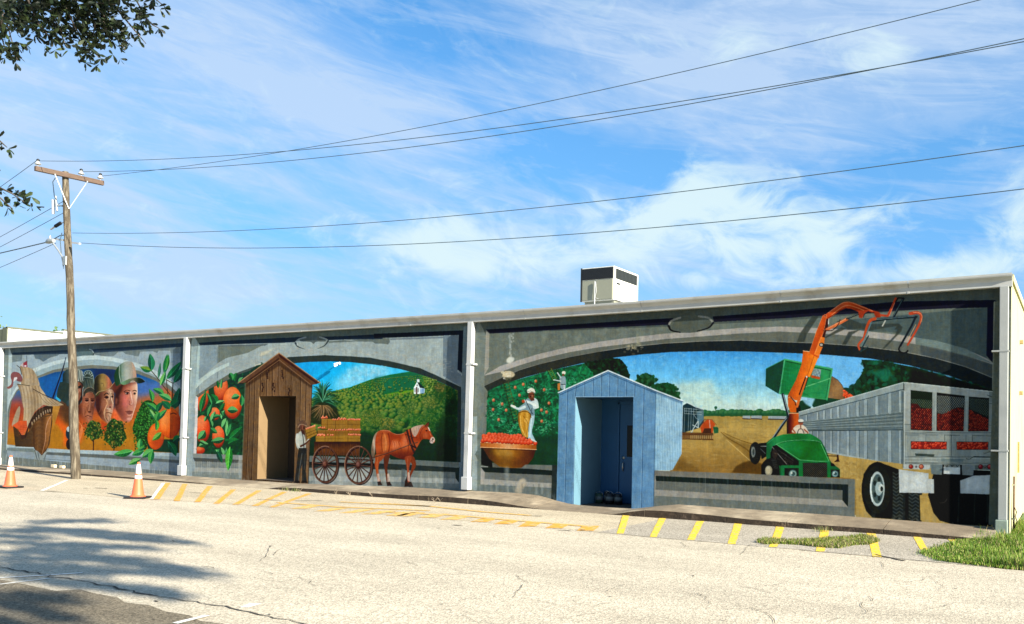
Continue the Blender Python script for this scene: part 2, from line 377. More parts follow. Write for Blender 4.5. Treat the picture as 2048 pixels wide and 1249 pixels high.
# ---------------------------------------------------------------- bay one: ship, four faces, oranges
def paint_bay_one():
    poly(N1, [(-30, 650), (380, 650), (375, 965), (-30, 965)], (142, 157, 160))
    poly(A, [(-60, 150), (60, 190), (40, 1010), (-60, 1010)], (120, 132, 130))
    poly(A, [(62, 195), (84, 195), (66, 1010), (40, 1010)], (172, 186, 186))
    poly(A, [(60, 180), (1310, 100), (1290, 178), (80, 238)], (88, 102, 106))
    poly(A, [(85, 235), (1284, 170), (1284, 300), (85, 300)], (112, 124, 126))
    L = [(85, 297), (150, 285), (155, 242), (178, 240), (235, 238), (243, 270), (275, 275), (300, 292), (350, 262), (400, 250), (415, 232), (478, 228),
         (560, 255), (600, 265), (655, 240), (700, 256), (790, 252), (820, 224), (850, 222), (870, 238), (960, 256), (975, 222), (1060, 220), (1090, 232), (1100, 215), (1180, 215), (1185, 235), (1270, 235)]
    poly(A, L+[(1268, 480), (1240, 540), (85, 600)], (152, 166, 172))
    poly(A, [(1185, 236), (1268, 236), (1262, 480), (1180, 400)], (122, 138, 148))
    poly(A, [(235, 240), (243, 270), (275, 275), (300, 292), (350, 262), (400, 250), (420, 232), (478, 228), (478, 215), (235, 222)], (96, 110, 116))
    poly(A, [(80, 230), (480, 210), (640, 206), (1288, 162), (1288, 188), (640, 232), (480, 238), (85, 246)], (48, 64, 80))
    poly(A, [(1255, 185), (1288, 182), (1284, 470), (1240, 1080), (1250, 700), (1252, 240)], (70, 88, 98))
    # medallion
    poly(A, [(478, 215), (560, 200), (640, 205), (648, 235), (640, 262), (600, 262), (562, 285), (540, 268), (478, 262)], (92, 110, 112))
    line(A, [(620, 205), (640, 215), (650, 233)], 5, (160, 175, 178), sm=True); line(A, [(650, 236), (640, 255), (610, 275)], 7, (40, 55, 62), sm=True)
    out = [(62, 560), (75, 530), (110, 470), (150, 430), (225, 345), (300, 312), (400, 282), (500, 262), (580, 250), (680, 248), (780, 262), (880, 282), (980, 312), (1080, 355), (1160, 405), (1225, 465), (1248, 540)]
    poly(A, out+[(1248, 640), (62, 640)], (186, 200, 200), sm=False)
    mid = [(62, 600), (100, 510), (150, 452), (225, 372), (300, 340), (400, 308), (500, 290), (580, 280), (680, 276), (780, 290), (880, 312), (980, 342), (1080, 388), (1160, 440), (1225, 500), (1246, 600)]
    poly(A, mid+[(1248, 940), (62, 900)], (150, 168, 172))
    inn = [(52, 640), (70, 570), (115, 490), (190, 430), (270, 388), (370, 348), (480, 330), (640, 314), (790, 324), (960, 354), (1080, 402), (1180, 458), (1244, 520)]
    poly(A, inn+[(1246, 900), (50, 860)], (114, 116, 106))
    pic = [(68, 640), (82, 560), (120, 498), (200, 440), (275, 402), (380, 365), (480, 352), (640, 338), (780, 345), (960, 378), (1080, 425), (1170, 480), (1238, 545), (1246, 930), (900, 914), (470, 902), (236, 884), (48, 866)]
    bot = [(1246, 930), (900, 914), (470, 902), (236, 884), (48, 866)]
    m = pmask(A, pic)
    def q(pts, col, a=1, soft=0, sm=False): poly(A, pts, col, a, soft, sm, clip=m)
    q(pic, ('lin', (500, 330), (500, 920), [(16, 60, 100), (22, 90, 150), (60, 90, 130), (150, 80, 70), (190, 92, 40), (186, 118, 38), (176, 118, 34), (168, 110, 36)]))
    q([(40, 480), (260, 380), (260, 620), (40, 700)], ('lin', (150, 400), (130, 680), [(30, 110, 170), (60, 110, 160), (130, 80, 90), (170, 60, 40)]), .9, 14)
    q([(40, 600), (150, 560), (180, 760), (40, 760)], (176, 70, 36), .85, 16)
    q([(640, 330), (800, 340), (800, 620), (640, 600)], (12, 44, 78), .9, 12)
    q([(300, 400), (470, 370), (430, 570), (330, 560), (290, 480)], (14, 92, 158), .9, 10)
    q([(945, 400), (1130, 440), (1110, 560), (950, 550)], (74, 110, 172), .95, 14)
    q([(945, 545), (1250, 470), (1250, 640), (1000, 700), (940, 640)], (184, 104, 52), .9, 14)
    q([(1110, 430), (1240, 520), (1240, 640), (1130, 560)], (190, 106, 58), .8, 10)
    q([(420, 540), (560, 560), (560, 760), (440, 740), (400, 640)], (74, 54, 34), .85, 14)
    poly(A, [(370, 690), (410, 680), (470, 740), (490, 860), (380, 900)], (226, 92, 24), .8, 8, clip=m); poly(A, [(360, 710), (400, 730), (440, 790), (440, 900), (340, 900)], (176, 118, 32), 1, 5, clip=m)
    scatter(A, pic, 1500, 7, [(190, 120, 40), (170, 100, 30), (200, 132, 60)], .12, .3, 0, clip=pmask(A, [(48, 700), (1250, 650), (1250, 920), (48, 870)]))
    # sail line and light panel
    poly(A, [(452, 355), (474, 355), (462, 460), (415, 575), (385, 545), (440, 400)], (64, 178, 214), clip=m, soft=1)
    for i in range(6): line(A, [(300+i*22, 560), (420+i*6, 400+i*12)], 2, (12, 66, 122), .5)
    line(A, [(457, 262), (440, 330), (365, 548)], 4, (16, 24, 52), w1=11)
    line(A, [(453, 280), (400, 420)], 2, (120, 134, 140), .8)
    # ship hull
    hull = [(90, 735), (120, 760), (150, 830), (200, 780), (215, 700), (250, 640), (310, 600), (365, 592), (375, 640), (365, 700), (352, 790), (345, 860), (320, 910), (290, 942), (258, 928), (232, 884), (108, 884), (98, 800)]
    poly(A, hull, (74, 52, 32))
    poly(A, [(98, 800), (150, 830), (212, 760), (240, 800), (232, 884), (108, 884)], ('lin', (100, 800), (240, 800), [(62, 46, 30), (92, 66, 42)]))
    poly(A, [(245, 690), (320, 650), (360, 660), (350, 760), (330, 880), (290, 942), (255, 925), (232, 870), (228, 760)], ('lin', (230, 800), (360, 800), [(74, 48, 28), (120, 82, 48), (86, 56, 32), (150, 98, 52), (176, 118, 66)]))
    for i in range(25):
        y = 700+i*9.3; line(A, [(242, y), (268, y+7), (302, y+2)], 2.6, (164, 120, 76), .5, sm=True); line(A, [(242, y+4), (268, y+11), (302, y+6)], 2, (52, 34, 20), .6, sm=True)
        if i < 22: line(A, [(322, y-2), (350, y+4)], 2.4, (196, 140, 84), .55); line(A, [(322, y+2), (350, y+8)], 2, (90, 58, 32), .5)
    line(A, [(366, 650), (335, 700), (318, 760), (314, 840), (292, 930)], 7, (186, 138, 104), sm=True, w1=3)
    poly(A, [(365, 600), (418, 600), (400, 660), (368, 760), (362, 690)], (186, 132, 56))
    # rail
    rail = [(200, 740), (215, 690), (245, 650), (290, 618), (350, 600), (368, 606), (362, 640), (310, 655), (260, 680), (220, 740), (205, 780)]
    poly(A, rail, (60, 42, 26)); line(A, [(205, 712), (245, 648), (290, 614), (360, 598)], 6, (40, 28, 18), sm=True)
    for i in range(9):
        t = i/8.; x = 222+t*125; y = 712-90*math.sin(t*1.45); line(A, [(x, y), (x+2, y+20-6*t)], 8, (176, 150, 120)); line(A, [(x+5, y), (x+7, y+20)], 3, (48, 32, 20))
    line(A, [(208, 768), (240, 715), (290, 680), (355, 662)], 8, (96, 70, 44), sm=True)
    # sails
    poly(A, [(140, 320), (190, 330), (225, 345), (255, 390), (275, 455), (250, 466), (150, 450), (158, 400)], ('lin', (140, 400), (280, 400), [(142, 120, 92), (182, 160, 128), (160, 138, 108), (176, 156, 126)]), sm=True)
    poly(A, [(120, 450), (180, 455), (275, 462), (330, 540), (400, 560), (450, 590), (400, 600), (340, 600), (300, 590), (240, 640), (210, 700), (190, 770), (160, 760), (165, 620), (140, 500)], ('lin', (120, 560), (360, 560), [(146, 122, 94), (190, 168, 136), (150, 126, 96), (188, 166, 134), (168, 144, 112)]))
    poly(A, [(82, 735), (110, 640), (135, 600), (140, 640), (120, 720)], (170, 148, 120), sm=True)
    for i in range(14):
        x = 135+i*11; line(A, [(x, 462), (x+16, 540), (x+20, 640), (x+10+i, 720-i*6)], 3.4, [(120, 98, 72), (206, 186, 156)][i % 2], .55, sm=True, w1=1.5)
    for i in range(9):
        x = 150+i*12; line(A, [(x, 330+i), (x+12, 390), (x+14, 448)], 3, [(116, 94, 70), (204, 184, 152)][i % 2], .55, sm=True, w1=1.5)
    line(A, [(230, 482), (300, 520), (370, 548), (450, 592)], 4, (44, 34, 26)); line(A, [(120, 448), (205, 458)], 4, (52, 42, 30)); line(A, [(118, 318), (140, 335), (150, 380)], 4, (50, 44, 40))
    for i in range(4): line(A, [(262+i*26, 500+i*12), (300+i*26, 560+i*5), (340+i*20, 590)], 3, (112, 90, 66), .7, sm=True)
    poly(A, [(85, 735), (130, 705), (185, 700), (190, 760), (165, 800), (135, 800), (130, 760)], ('lin', (90, 700), (180, 800), [(222, 96, 52), (200, 84, 44), (212, 112, 70)]))
    for i in range(5): line(A, [(140, 740+i*12), (186, 735+i*12)], 2.2, (150, 52, 26), .8)
    poly(A, [(120, 755), (150, 800), (172, 800), (200, 720), (216, 700), (180, 820), (150, 832)], (64, 40, 26))
    # flags
    poly(A, [(78, 375), (100, 362), (135, 372), (155, 405), (150, 430), (118, 425), (115, 410), (98, 412), (92, 440), (86, 465), (60, 480), (48, 470), (72, 455), (82, 430), (74, 400)], (128, 78, 78), sm=True)
    poly(A, [(92, 432), (98, 402), (118, 398), (120, 410)], (206, 200, 200))
    poly(A, [(162, 300), (188, 285), (190, 330), (160, 330)], (150, 56, 66)); ell(A, (176, 322), 8, 6, (225, 215, 215)); line(A, [(184, 250), (188, 300)], 2.5, (60, 60, 62)); poly(A, [(140, 318), (160, 300), (165, 330)], (196, 178, 176))
    # anchor stand / splash at the bow
    poly(A, [(232, 900), (262, 912), (290, 942), (330, 900), (318, 1000), (290, 985), (270, 1010), (225, 985), (240, 950)], (150, 158, 154)); line(A, [(240, 905), (262, 985)], 4, (70, 76, 74)); line(A, [(262, 915), (278, 1000)], 4, (90, 96, 92)); line(A, [(320, 930), (300, 990)], 4, (84, 92, 90))
    # sill lines
    poly(A, [(46, 868), (108, 880), (235, 885), (235, 893), (46, 880)], (190, 204, 206)); poly(A, [(340, 898), (1250, 925), (1250, 950), (320, 925)], (168, 184, 188)); poly(A, [(48, 890), (232, 893), (240, 920), (48, 908)], (120, 132, 130))
    poly(A, [(325, 918), (760, 938), (1245, 975), (1245, 995), (760, 962), (318, 936)], (98, 104, 102)); poly(A, [(50, 908), (232, 920), (240, 960), (50, 950)], (150, 162, 168))
    poly(A, [(318, 937), (1240, 996), (1235, 1060), (318, 1000)], (152, 165, 172)); line(A, [(300, 965), (560, 985)], 4, (104, 116, 120)); line(A, [(45, 905), (55, 1000)], 4, (90, 100, 100))
    poly(A, [(45, 950), (560, 1000), (1240, 1058), (1240, 1110), (40, 1040)], (116, 122, 116)); poly(A, [(1040, 965), (1240, 985), (1240, 1110), (1040, 1100)], (92, 104, 112), .35)
    for i in range(60):
        x = 50+i*20+mr.uniform(-8, 8); y = 960+(x-50)*.088; line(A, [(x, y-10), (x+mr.uniform(-2, 2), y+mr.uniform(15, 45))], mr.uniform(3, 9), (172, 182, 182), mr.uniform(.1, .5))
    # ---- faces
    # conquistador, half behind the utility pole
    poly(h1, [(-160, 240), (-150, 90), (-80, 0), (60, -30), (200, -10), (250, 30), (285, 200), (300, 330), (270, 640), (200, 720), (60, 760), (-60, 760), (-150, 620)], ('lin', (-150, 300), (280, 300), [(30, 46, 50), (60, 74, 74), (120, 134, 130), (150, 160, 152), (56, 62, 56)]))
    poly(h1, [(-210, 260), (-110, 250), (0, 300), (-20, 620), (-110, 700), (-280, 560), (-260, 420)], (44, 58, 54))
    for x, w_, c in ((150, 18, (226, 230, 222)), (185, 14, (60, 66, 62)), (215, 14, (150, 158, 150)), (255, 10, (196, 204, 196))): line(h1, [(x-12, 20), (x, 170), (x+18, 240)], w_, c, sm=True)
    poly(h1, [(20, 260), (150, 240), (230, 270), (262, 320), (262, 430), (220, 560), (200, 700), (90, 700), (10, 520)], ('lin', (60, 400), (260, 400), [(150, 90, 66), (180, 120, 96), (140, 84, 62), (60, 34, 26)]), sm=True)
    line(h1, [(130, 245), (200, 255), (250, 290), (268, 340)], 16, (40, 32, 28), sm=True); poly(h1, [(160, 350), (230, 320), (245, 370), (170, 400)], (30, 18, 16)); line(h1, [(185, 400), (192, 440), (180, 470)], 16, (196, 140, 116)); line(h1, [(215, 400), (222, 470)], 8, (190, 150, 130)); poly(h1, [(240, 400), (262, 420), (255, 620), (190, 740), (150, 700), (230, 560)], (40, 28, 22))
    line(h1, [(262, 40), (284, 200), (296, 340), (268, 400), (266, 640)], 9, (190, 200, 196), sm=True)
    # second face, headdress
    poly(h1, [(285, 60), (330, 15), (410, 12), (470, 70), (495, 200), (510, 340), (520, 420), (400, 400), (300, 440), (275, 300)], ('lin', (280, 100), (520, 300), [(30, 44, 44), (60, 72, 66), (90, 96, 84)]))
    line(h1, [(290, 60), (345, 22), (420, 25), (470, 90), (490, 200), (505, 330), (515, 420)], 10, (150, 168, 162), sm=True)
    for i in range(7):
        t = i/6.; an = 2.7-t*2.3; cx, cy = 370, 170; line(h1, [(cx+math.cos(an)*70, cy-math.sin(an)*80), (cx+math.cos(an)*112, cy-math.sin(an)*140)], 11, (176, 194, 188)); 
    line(h1, [(300, 160), (380, 160), (470, 190)], 10, (150, 166, 158), sm=True)
    for i in range(6): line(h1, [(300+i*28, 190+i*8), (320+i*30, 290+i*14), (330+i*32, 370)], 7, [(120, 128, 112), (44, 52, 48)][i % 2], .8, sm=True, w1=3)
    poly(h1, [(280, 470), (320, 400), (420, 370), (510, 420), (540, 540), (530, 660), (500, 740), (490, 900), (460, 1060), (420, 1180), (360, 1225), (290, 1190), (230, 1110), (180, 980), (170, 760), (240, 700)], ('lin', (180, 800), (540, 760), [(96, 48, 30), (150, 84, 58), (176, 112, 84), (140, 84, 62), (120, 72, 56)]), sm=True)
    poly(h1, [(170, 900), (250, 1000), (330, 1080), (440, 1100), (410, 1190), (360, 1230), (300, 1300), (240, 1500), (130, 1600), (140, 1200)], (206, 92, 40), .8, 7)
    poly(h1, [(275, 560), (280, 480), (330, 400), (430, 365), (510, 420), (545, 540), (520, 640), (510, 540), (470, 480), (400, 470), (330, 490), (300, 560)], (58, 58, 50))
    line(h1, [(290, 450), (340, 390), (430, 365), (510, 425), (545, 550)], 7, (130, 136, 124), sm=True)
    for x in (350, 468):
        ell(h1, (x, 640), 38, 24, (62, 30, 22)); ell(h1, (x+4, 640), 14, 12, (16, 10, 10)); line(h1, [(x-40, 612), (x, 595), (x+34, 612)], 13, (52, 28, 20), sm=True); line(h1, [(x-34, 668), (x, 682), (x+30, 664)], 8, (206, 150, 120), .8, sm=True)
        line(h1, [(x-30, 700), (x, 712), (x+26, 696)], 5, (96, 50, 36), .8, sm=True)
    line(h1, [(410, 600), (418, 740), (400, 850)], 20, (196, 140, 108), .7); poly(h1, [(420, 620), (450, 760), (440, 900), (400, 880), (425, 760)], (90, 46, 32), .6, 3); poly(h1, [(300, 700), (360, 740), (350, 900), (300, 960), (260, 860)], (176, 104, 72), .5, 6); poly(h1, [(500, 560), (530, 600), (500, 760), (480, 900), (450, 760), (480, 700)], (84, 44, 32), .6, 4); line(h1, [(380, 740), (366, 850), (395, 880)], 10, (80, 38, 26), sm=True); ell(h1, (405, 880), 34, 14, (70, 34, 24))
    line(h1, [(360, 470), (430, 460), (480, 480)], 8, (190, 120, 84), .7, sm=True); line(h1, [(350, 520), (430, 510), (490, 530)], 5, (110, 60, 40), .7, sm=True)
    line(h1, [(320, 975), (370, 955), (400, 965), (450, 985)], 12, (60, 26, 22), sm=True); line(h1, [(350, 1000), (400, 1010), (430, 1000)], 12, (150, 84, 66), .9, sm=True)
    line(h1, [(350, 780), (330, 860), (300, 930)], 6, (70, 36, 26), .8, sm=True); line(h1, [(470, 760), (480, 860), (455, 950)], 5, (70, 36, 26), .7, sm=True); line(h1, [(290, 700), (270, 820), (290, 960)], 14, (186, 118, 84), .5, sm=True)
    ell(h1, (400, 1060), 24, 18, (186, 120, 88), .8)
    # third face, broad hat
    poly(h1, [(545, 520), (620, 470), (700, 440), (800, 410), (890, 420), (915, 470), (915, 640), (905, 760), (880, 900), (850, 1010), (860, 1100), (800, 1130), (740, 1090), (700, 1060), (640, 1010), (580, 900), (540, 760)], ('lin', (560, 760), (910, 760), [(70, 36, 26), (110, 64, 46), (150, 96, 70), (210, 168, 136), (150, 104, 80)]), sm=True)
    poly(h1, [(560, 560), (620, 540), (650, 700), (640, 900), (600, 960), (550, 800)], (64, 32, 24), .9, 4)
    line(h1, [(760, 640), (780, 700), (740, 790), (710, 880), (730, 1010)], 20, (222, 170, 130), .9, sm=True); line(h1, [(650, 700), (640, 820), (600, 900)], 18, (120, 70, 50), .7, sm=True)
    line(h1, [(845, 470), (860, 600), (895, 700)], 20, (226, 192, 160), sm=True); line(h1, [(830, 480), (842, 600), (830, 640)], 12, (96, 58, 42), .9, sm=True)
    ell(h1, (760, 575), 44, 30, (70, 34, 28)); ell(h1, (770, 572), 20, 18, (20, 12, 12)); line(h1, [(710, 530), (755, 490), (805, 510)], 18, (44, 28, 22), sm=True); line(h1, [(715, 600), (760, 618), (800, 600)], 10, (200, 150, 124), sm=True)
    ell(h1, (878, 560), 22, 26, (50, 26, 22)); line(h1, [(858, 505), (900, 510)], 14, (40, 26, 20))
    poly(h1, [(800, 740), (850, 700), (890, 720), (870, 790), (830, 800), (795, 780)], (190, 130, 104), sm=True); ell(h1, (835, 780), 22, 14, (56, 26, 22)); line(h1, [(895, 700), (892, 800), (875, 900)], 9, (236, 206, 184), .9, sm=True)
    line(h1, [(760, 800), (810, 820), (870, 860)], 16, (206, 176, 150), sm=True); line(h1, [(750, 900), (800, 890), (865, 915)], 14, (84, 50, 40), sm=True); line(h1, [(740, 850), (720, 960), (760, 1060)], 18, (178, 142, 110), .9, sm=True); line(h1, [(800, 950), (830, 1020), (800, 1100)], 26, (160, 120, 92), .9, sm=True); line(h1, [(745, 1000), (780, 1060)], 12, (70, 44, 32))
    poly(h1, [(640, 1060), (700, 1090), (770, 1130), (750, 1250), (700, 1330), (660, 1250)], (206, 74, 36), .95, 4)
    poly(h1, [(510, 470), (500, 300), (510, 190), (570, 120), (660, 85), (740, 100), (820, 180), (870, 280), (880, 330), (800, 400), (700, 440), (600, 450), (545, 500)], ('lin', (500, 250), (880, 250), [(26, 30, 22), (52, 44, 28), (136, 112, 62), (150, 116, 72), (190, 110, 80), (120, 70, 50)]), sm=True)
    poly(h1, [(620, 200), (680, 180), (740, 240), (750, 320), (700, 380), (650, 340)], (166, 136, 78), .6, 5); line(h1, [(640, 280), (700, 300), (690, 350)], 12, (90, 68, 40), .7, sm=True)
    poly(h1, [(540, 520), (600, 455), (720, 425), (820, 385), (900, 290), (960, 240), (1020, 235), (1040, 320), (1010, 430), (960, 510), (920, 480), (880, 410), (820, 405), (740, 440), (640, 470), (560, 560)], ('lin', (560, 400), (1030, 400), [(56, 56, 32), (110, 96, 60), (150, 112, 74), (96, 48, 38), (112, 56, 46)]))
    line(h1, [(545, 515), (600, 460), (720, 430), (820, 388), (900, 292), (960, 242), (1020, 238), (1042, 320), (1010, 430), (962, 508)], 9, (196, 158, 112), sm=True); line(h1, [(505, 300), (520, 180), (600, 105), (700, 90), (800, 160), (870, 290)], 6, (130, 120, 84), .8, sm=True)
    # fourth face, ball cap
    poly(h1, [(660, 620), (740, 640), (740, 740), (690, 860), (640, 800)], (176, 112, 84), .5, 6); poly(h1, [(840, 620), (868, 680), (850, 760), (800, 740), (800, 640)], (110, 64, 46), .6, 4)
    poly(h2, [(100, 640), (190, 440), (300, 440), (400, 400), (480, 420), (485, 600), (470, 720), (440, 860), (410, 980), (380, 1070), (330, 1120), (270, 1110), (200, 1060), (140, 980), (100, 860), (90, 740)], ('lin', (90, 760), (480, 740), [(84, 42, 30), (130, 72, 54), (176, 100, 80), (190, 122, 98), (200, 142, 116), (226, 188, 160)]), sm=True)
    poly(h2, [(60, 860), (140, 960), (200, 1080), (260, 1110), (245, 1200), (200, 1249), (150, 1300), (60, 1200)], (222, 120, 84), .95, 4); poly(h2, [(60, 880), (130, 960), (170, 1060), (120, 1120), (60, 1060)], (232, 98, 44), .8, 6)
    poly(h2, [(190, 640), (240, 600), (330, 620), (350, 740), (290, 860), (210, 840)], (222, 112, 108), .55, 9); poly(h2, [(120, 700), (190, 600), (200, 900), (240, 1000), (160, 960)], (112, 56, 46), .7, 7)
    poly(h2, [(100, 560), (200, 430), (260, 430), (210, 560), (160, 640), (150, 800), (90, 820), (88, 660)], (56, 30, 22), .95, 3); poly(h2, [(100, 690), (135, 700), (125, 800), (95, 790)], (160, 92, 76), .8, 3)
    line(h2, [(365, 560), (385, 680), (400, 770), (380, 800)], 22, (236, 190, 168), .9, sm=True); line(h2, [(345, 740), (345, 800), (380, 810)], 10, (120, 52, 46), sm=True); line(h2, [(350, 600), (355, 690)], 12, (170, 104, 90), .8)
    ell(h2, (302, 603), 42, 24, (110, 62, 50), .8); ell(h2, (302, 603), 30, 15, (176, 148, 138)); ell(h2, (308, 602), 18, 17, (30, 20, 22)); line(h2, [(262, 590), (300, 575), (345, 595)], 9, (50, 28, 24), sm=True); line(h2, [(250, 575), (300, 545), (360, 560)], 16, (56, 32, 24), sm=True)
    ell(h2, (437, 605), 28, 22, (120, 72, 58), .8); ell(h2, (437, 605), 20, 13, (170, 144, 134)); ell(h2, (440, 604), 15, 16, (28, 18, 20)); line(h2, [(408, 560), (440, 548), (470, 562)], 15, (54, 30, 24), sm=True)
    poly(h2, [(270, 920), (320, 915), (345, 905), (365, 912), (405, 925), (390, 960), (340, 975), (300, 950)], (140, 80, 66), sm=True); line(h2, [(270, 918), (340, 928), (405, 924)], 5, (84, 34, 34), .8); poly(h2, [(395, 700), (430, 720), (440, 860), (400, 900), (385, 820)], (176, 108, 92), .55, 5); poly(h2, [(240, 860), (280, 940), (300, 1040), (230, 1060), (190, 960)], (150, 78, 66), .5, 7); poly(h2, [(230, 500), (330, 470), (360, 540), (260, 560)], (196, 118, 96), .6, 5); line(h2, [(310, 985), (350, 1000), (380, 980)], 12, (230, 160, 140), .9, sm=True); ell(h2, (340, 1060), 40, 26, (232, 168, 148), .8, soft=.4)
    line(h2, [(482, 440), (488, 600), (474, 740), (440, 880), (380, 1060)], 8, (240, 212, 190), .9, sm=True); line(h2, [(375, 840), (372, 890)], 8, (190, 120, 100))
    poly(h2, [(200, 640), (240, 420), (470, 380), (478, 430), (400, 440), (300, 480)], (110, 52, 40), .7, 5)
    cap = [(90, 420), (75, 300), (100, 200), (160, 110), (240, 50), (330, 28), (400, 50), (440, 120), (462, 220), (470, 325), (440, 400), (330, 410), (200, 430), (120, 470)]
    poly(h2, cap, ('lin', (80, 250), (470, 250), [(24, 60, 40), (36, 70, 44), (120, 140, 124), (162, 168, 158), (168, 168, 156), (164, 148, 130), (196, 150, 122)]), sm=True)
    poly(h2, [(165, 120), (185, 420), (120, 470), (85, 400), (76, 280), (110, 180)], (34, 66, 42), .85, 3)
    line(h2, [(170, 110), (165, 260), (195, 410)], 10, (180, 190, 178), .9, sm=True); line(h2, [(400, 60), (420, 200), (415, 330)], 10, (206, 160, 134), .7, sm=True)
    poly(h2, [(190, 420), (260, 380), (380, 330), (480, 320), (560, 335), (622, 385), (590, 410), (500, 425), (470, 400), (400, 370), (320, 430), (240, 450)], ('lin', (200, 400), (620, 380), [(110, 160, 122), (96, 120, 90), (120, 110, 84), (30, 44, 34), (20, 34, 30)]), sm=True)
    line(h2, [(360, 340), (480, 318), (560, 335), (622, 382)], 5, (170, 176, 158), .8, sm=True)
    # small figures beside the pole
    ell(A, (478, 790), 22, 40, (30, 52, 60)); ell(A, (476, 760), 14, 18, (176, 186, 184)); ell(A, (480, 865), 22, 36, (44, 32, 26)); ell(A, (536, 720), 14, 30, (190, 120, 74))
    for i in range(6): line(A, [(540+i*8, 700+i*10), (575-i*3, 760), (545, 870)], 4, [(226, 120, 60), (236, 160, 110)][i % 2], .6, sm=True)
    # little orange trees
    for cx, cy, rx, ry, tx, ty in ((650, 770, 58, 66, 648, 905), (800, 790, 72, 100, 790, 905)):
        line(A, [(cx, cy), (tx, ty)], 8, (70, 44, 22)); line(A, [(cx-30, cy+40), (tx, cy+80)], 5, (70, 44, 22))
        pts = [(cx+math.cos(t)*rx*(1+.14*math.sin(5*t)), cy+math.sin(t)*ry*(1+.1*math.cos(7*t))) for t in np.linspace(0, 6.28, 24)[:-1]]
        poly(A, pts, (38, 64, 24)); scatter(A, pts, 260, 6, [(60, 104, 40), (30, 60, 24), (96, 132, 60), (160, 130, 60), (24, 44, 20)], .9, .6)
        scatter(A, [(cx-rx-12, cy-ry*.8), (cx+rx+12, cy-ry*.8), (cx+rx+12, cy+ry*.9), (cx-rx-12, cy+ry*.9)], 60, 6, [(44, 76, 30), (34, 62, 26)], .9, .6)
    # bush
    bush = [(920, 760), (935, 700), (960, 640), (990, 575), (1040, 560), (1090, 600), (1100, 700), (1050, 740), (1030, 840), (1010, 900), (960, 900), (945, 820)]
    poly(A, bush, (26, 66, 28), sm=True); scatter(A, bush, 700, 6, [(60, 130, 50), (30, 80, 34), (86, 156, 66), (20, 50, 24)], .9, .55)
    scatter(A, [(915, 760), (985, 560), (1005, 580), (950, 780), (955, 900), (940, 900)], 90, 6, [(44, 104, 40), (30, 70, 30)], .95, .6)
    poly(A, [(1100, 830), (1240, 830), (1240, 925), (1030, 912), (1020, 860)], (26, 62, 46))
    # oranges
    ell(A, (1082, 810), 58, 92, (224, 98, 30), hi=(240, 146, 74), lo=(150, 54, 20), ld=(-.3, -.2), rot=.08); ell(A, (1090, 850), 40, 30, (150, 50, 18), .6, soft=.5)
    ell(A, (1180, 718), 74, 104, (222, 96, 30), hi=(238, 150, 84), lo=(156, 52, 20), ld=(-.55, -.3)); poly(A, [(1185, 655), (1250, 670), (1245, 740), (1215, 800), (1180, 822), (1178, 740)], (170, 58, 22), .55, 5)
    for k in range(40): dab(*A.p([(1120+mr.uniform(0, 110), 640+mr.uniform(0, 150))])[0], 1.3, 1.1, 0, (240, 150, 90), .35)
    line(A, [(1180, 640), (1184, 740), (1180, 815)], 4, (120, 40, 18), .8, sm=True); line(A, [(1182, 655), (1204, 648), (1222, 656)], 8, (110, 48, 22), sm=True)
    # branches and leaves
    for p in ([(1050, 355), (1100, 415), (1140, 470), (1180, 520)], [(1155, 415), (1160, 480), (1170, 560)], [(1200, 440), (1195, 540), (1190, 600)], [(1160, 420), (1200, 440), (1215, 420)]): line(A, p, 5, (60, 44, 26), sm=True)
    g1, g2, g3 = (18, 84, 62), (30, 104, 60), (74, 150, 74)
    for b, t, w, d_, l_ in (((1055, 352), (972, 328), 42, g2, (116, 148, 52)), ((1052, 354), (1040, 235), 50, g1, (40, 120, 80)), ((1098, 410), (1112, 298), 20, g1, (60, 110, 84)), ((1140, 375), (1160, 238), 38, g1, g2), ((1150, 350), (1170, 240), 26, (30, 96, 40), (60, 130, 60)), ((1155, 412), (1258, 290), 48, (16, 76, 60), g2), ((1205, 438), (1278, 318), 50, (14, 70, 58), (30, 104, 70)), ((1112, 455), (1148, 358), 36, g2, (110, 170, 90)),
                               ((1140, 520), (1060, 480), 40, g1, g3), ((1190, 560), (1100, 520), 44, g2, (100, 170, 96)), ((1060, 570), (1035, 480), 34, g2, g3), ((1210, 620), (1245, 470), 62, (12, 62, 56), (26, 92, 66)), ((1100, 640), (1010, 575), 40, g1, g3), ((1090, 640), (1130, 570), 40, (12, 66, 56), g2), ((1180, 620), (1120, 565), 48, g1, g2), ((1085, 700), (1035, 620), 30, g2, (130, 180, 110)), ((1085, 700), (1160, 620), 36, g1, g3), ((1080, 700), (1105, 640), 40, g2, g3), ((1085, 770), (1085, 690), 30, g2, (80, 160, 60)),
                               ((1180, 600), (1240, 560), 60, g1, g2), ((1118, 782), (1056, 838), 40, (40, 110, 40), (120, 176, 80)), ((1200, 845), (1262, 810), 46, (14, 66, 56), g2), ((1165, 845), (1222, 948), 52, g1, g2), ((965, 900), (975, 825), 40, g2, (100, 170, 90)), ((920, 910), (788, 935), 50, (24, 96, 52), (80, 160, 80)), ((1000, 905), (915, 940), 46, g2, g3), ((1060, 900), (985, 955), 54, g1, (90, 160, 84)), ((1060, 905), (1045, 1002), 44, g2, (80, 150, 70)), ((975, 965), (892, 1005), 42, (40, 110, 50), (120, 176, 100)), ((1000, 880), (960, 905), 30, g1, g3)):
        leaf(A, b, t, w, d_, l_, bend=mr.uniform(-.08, .08))
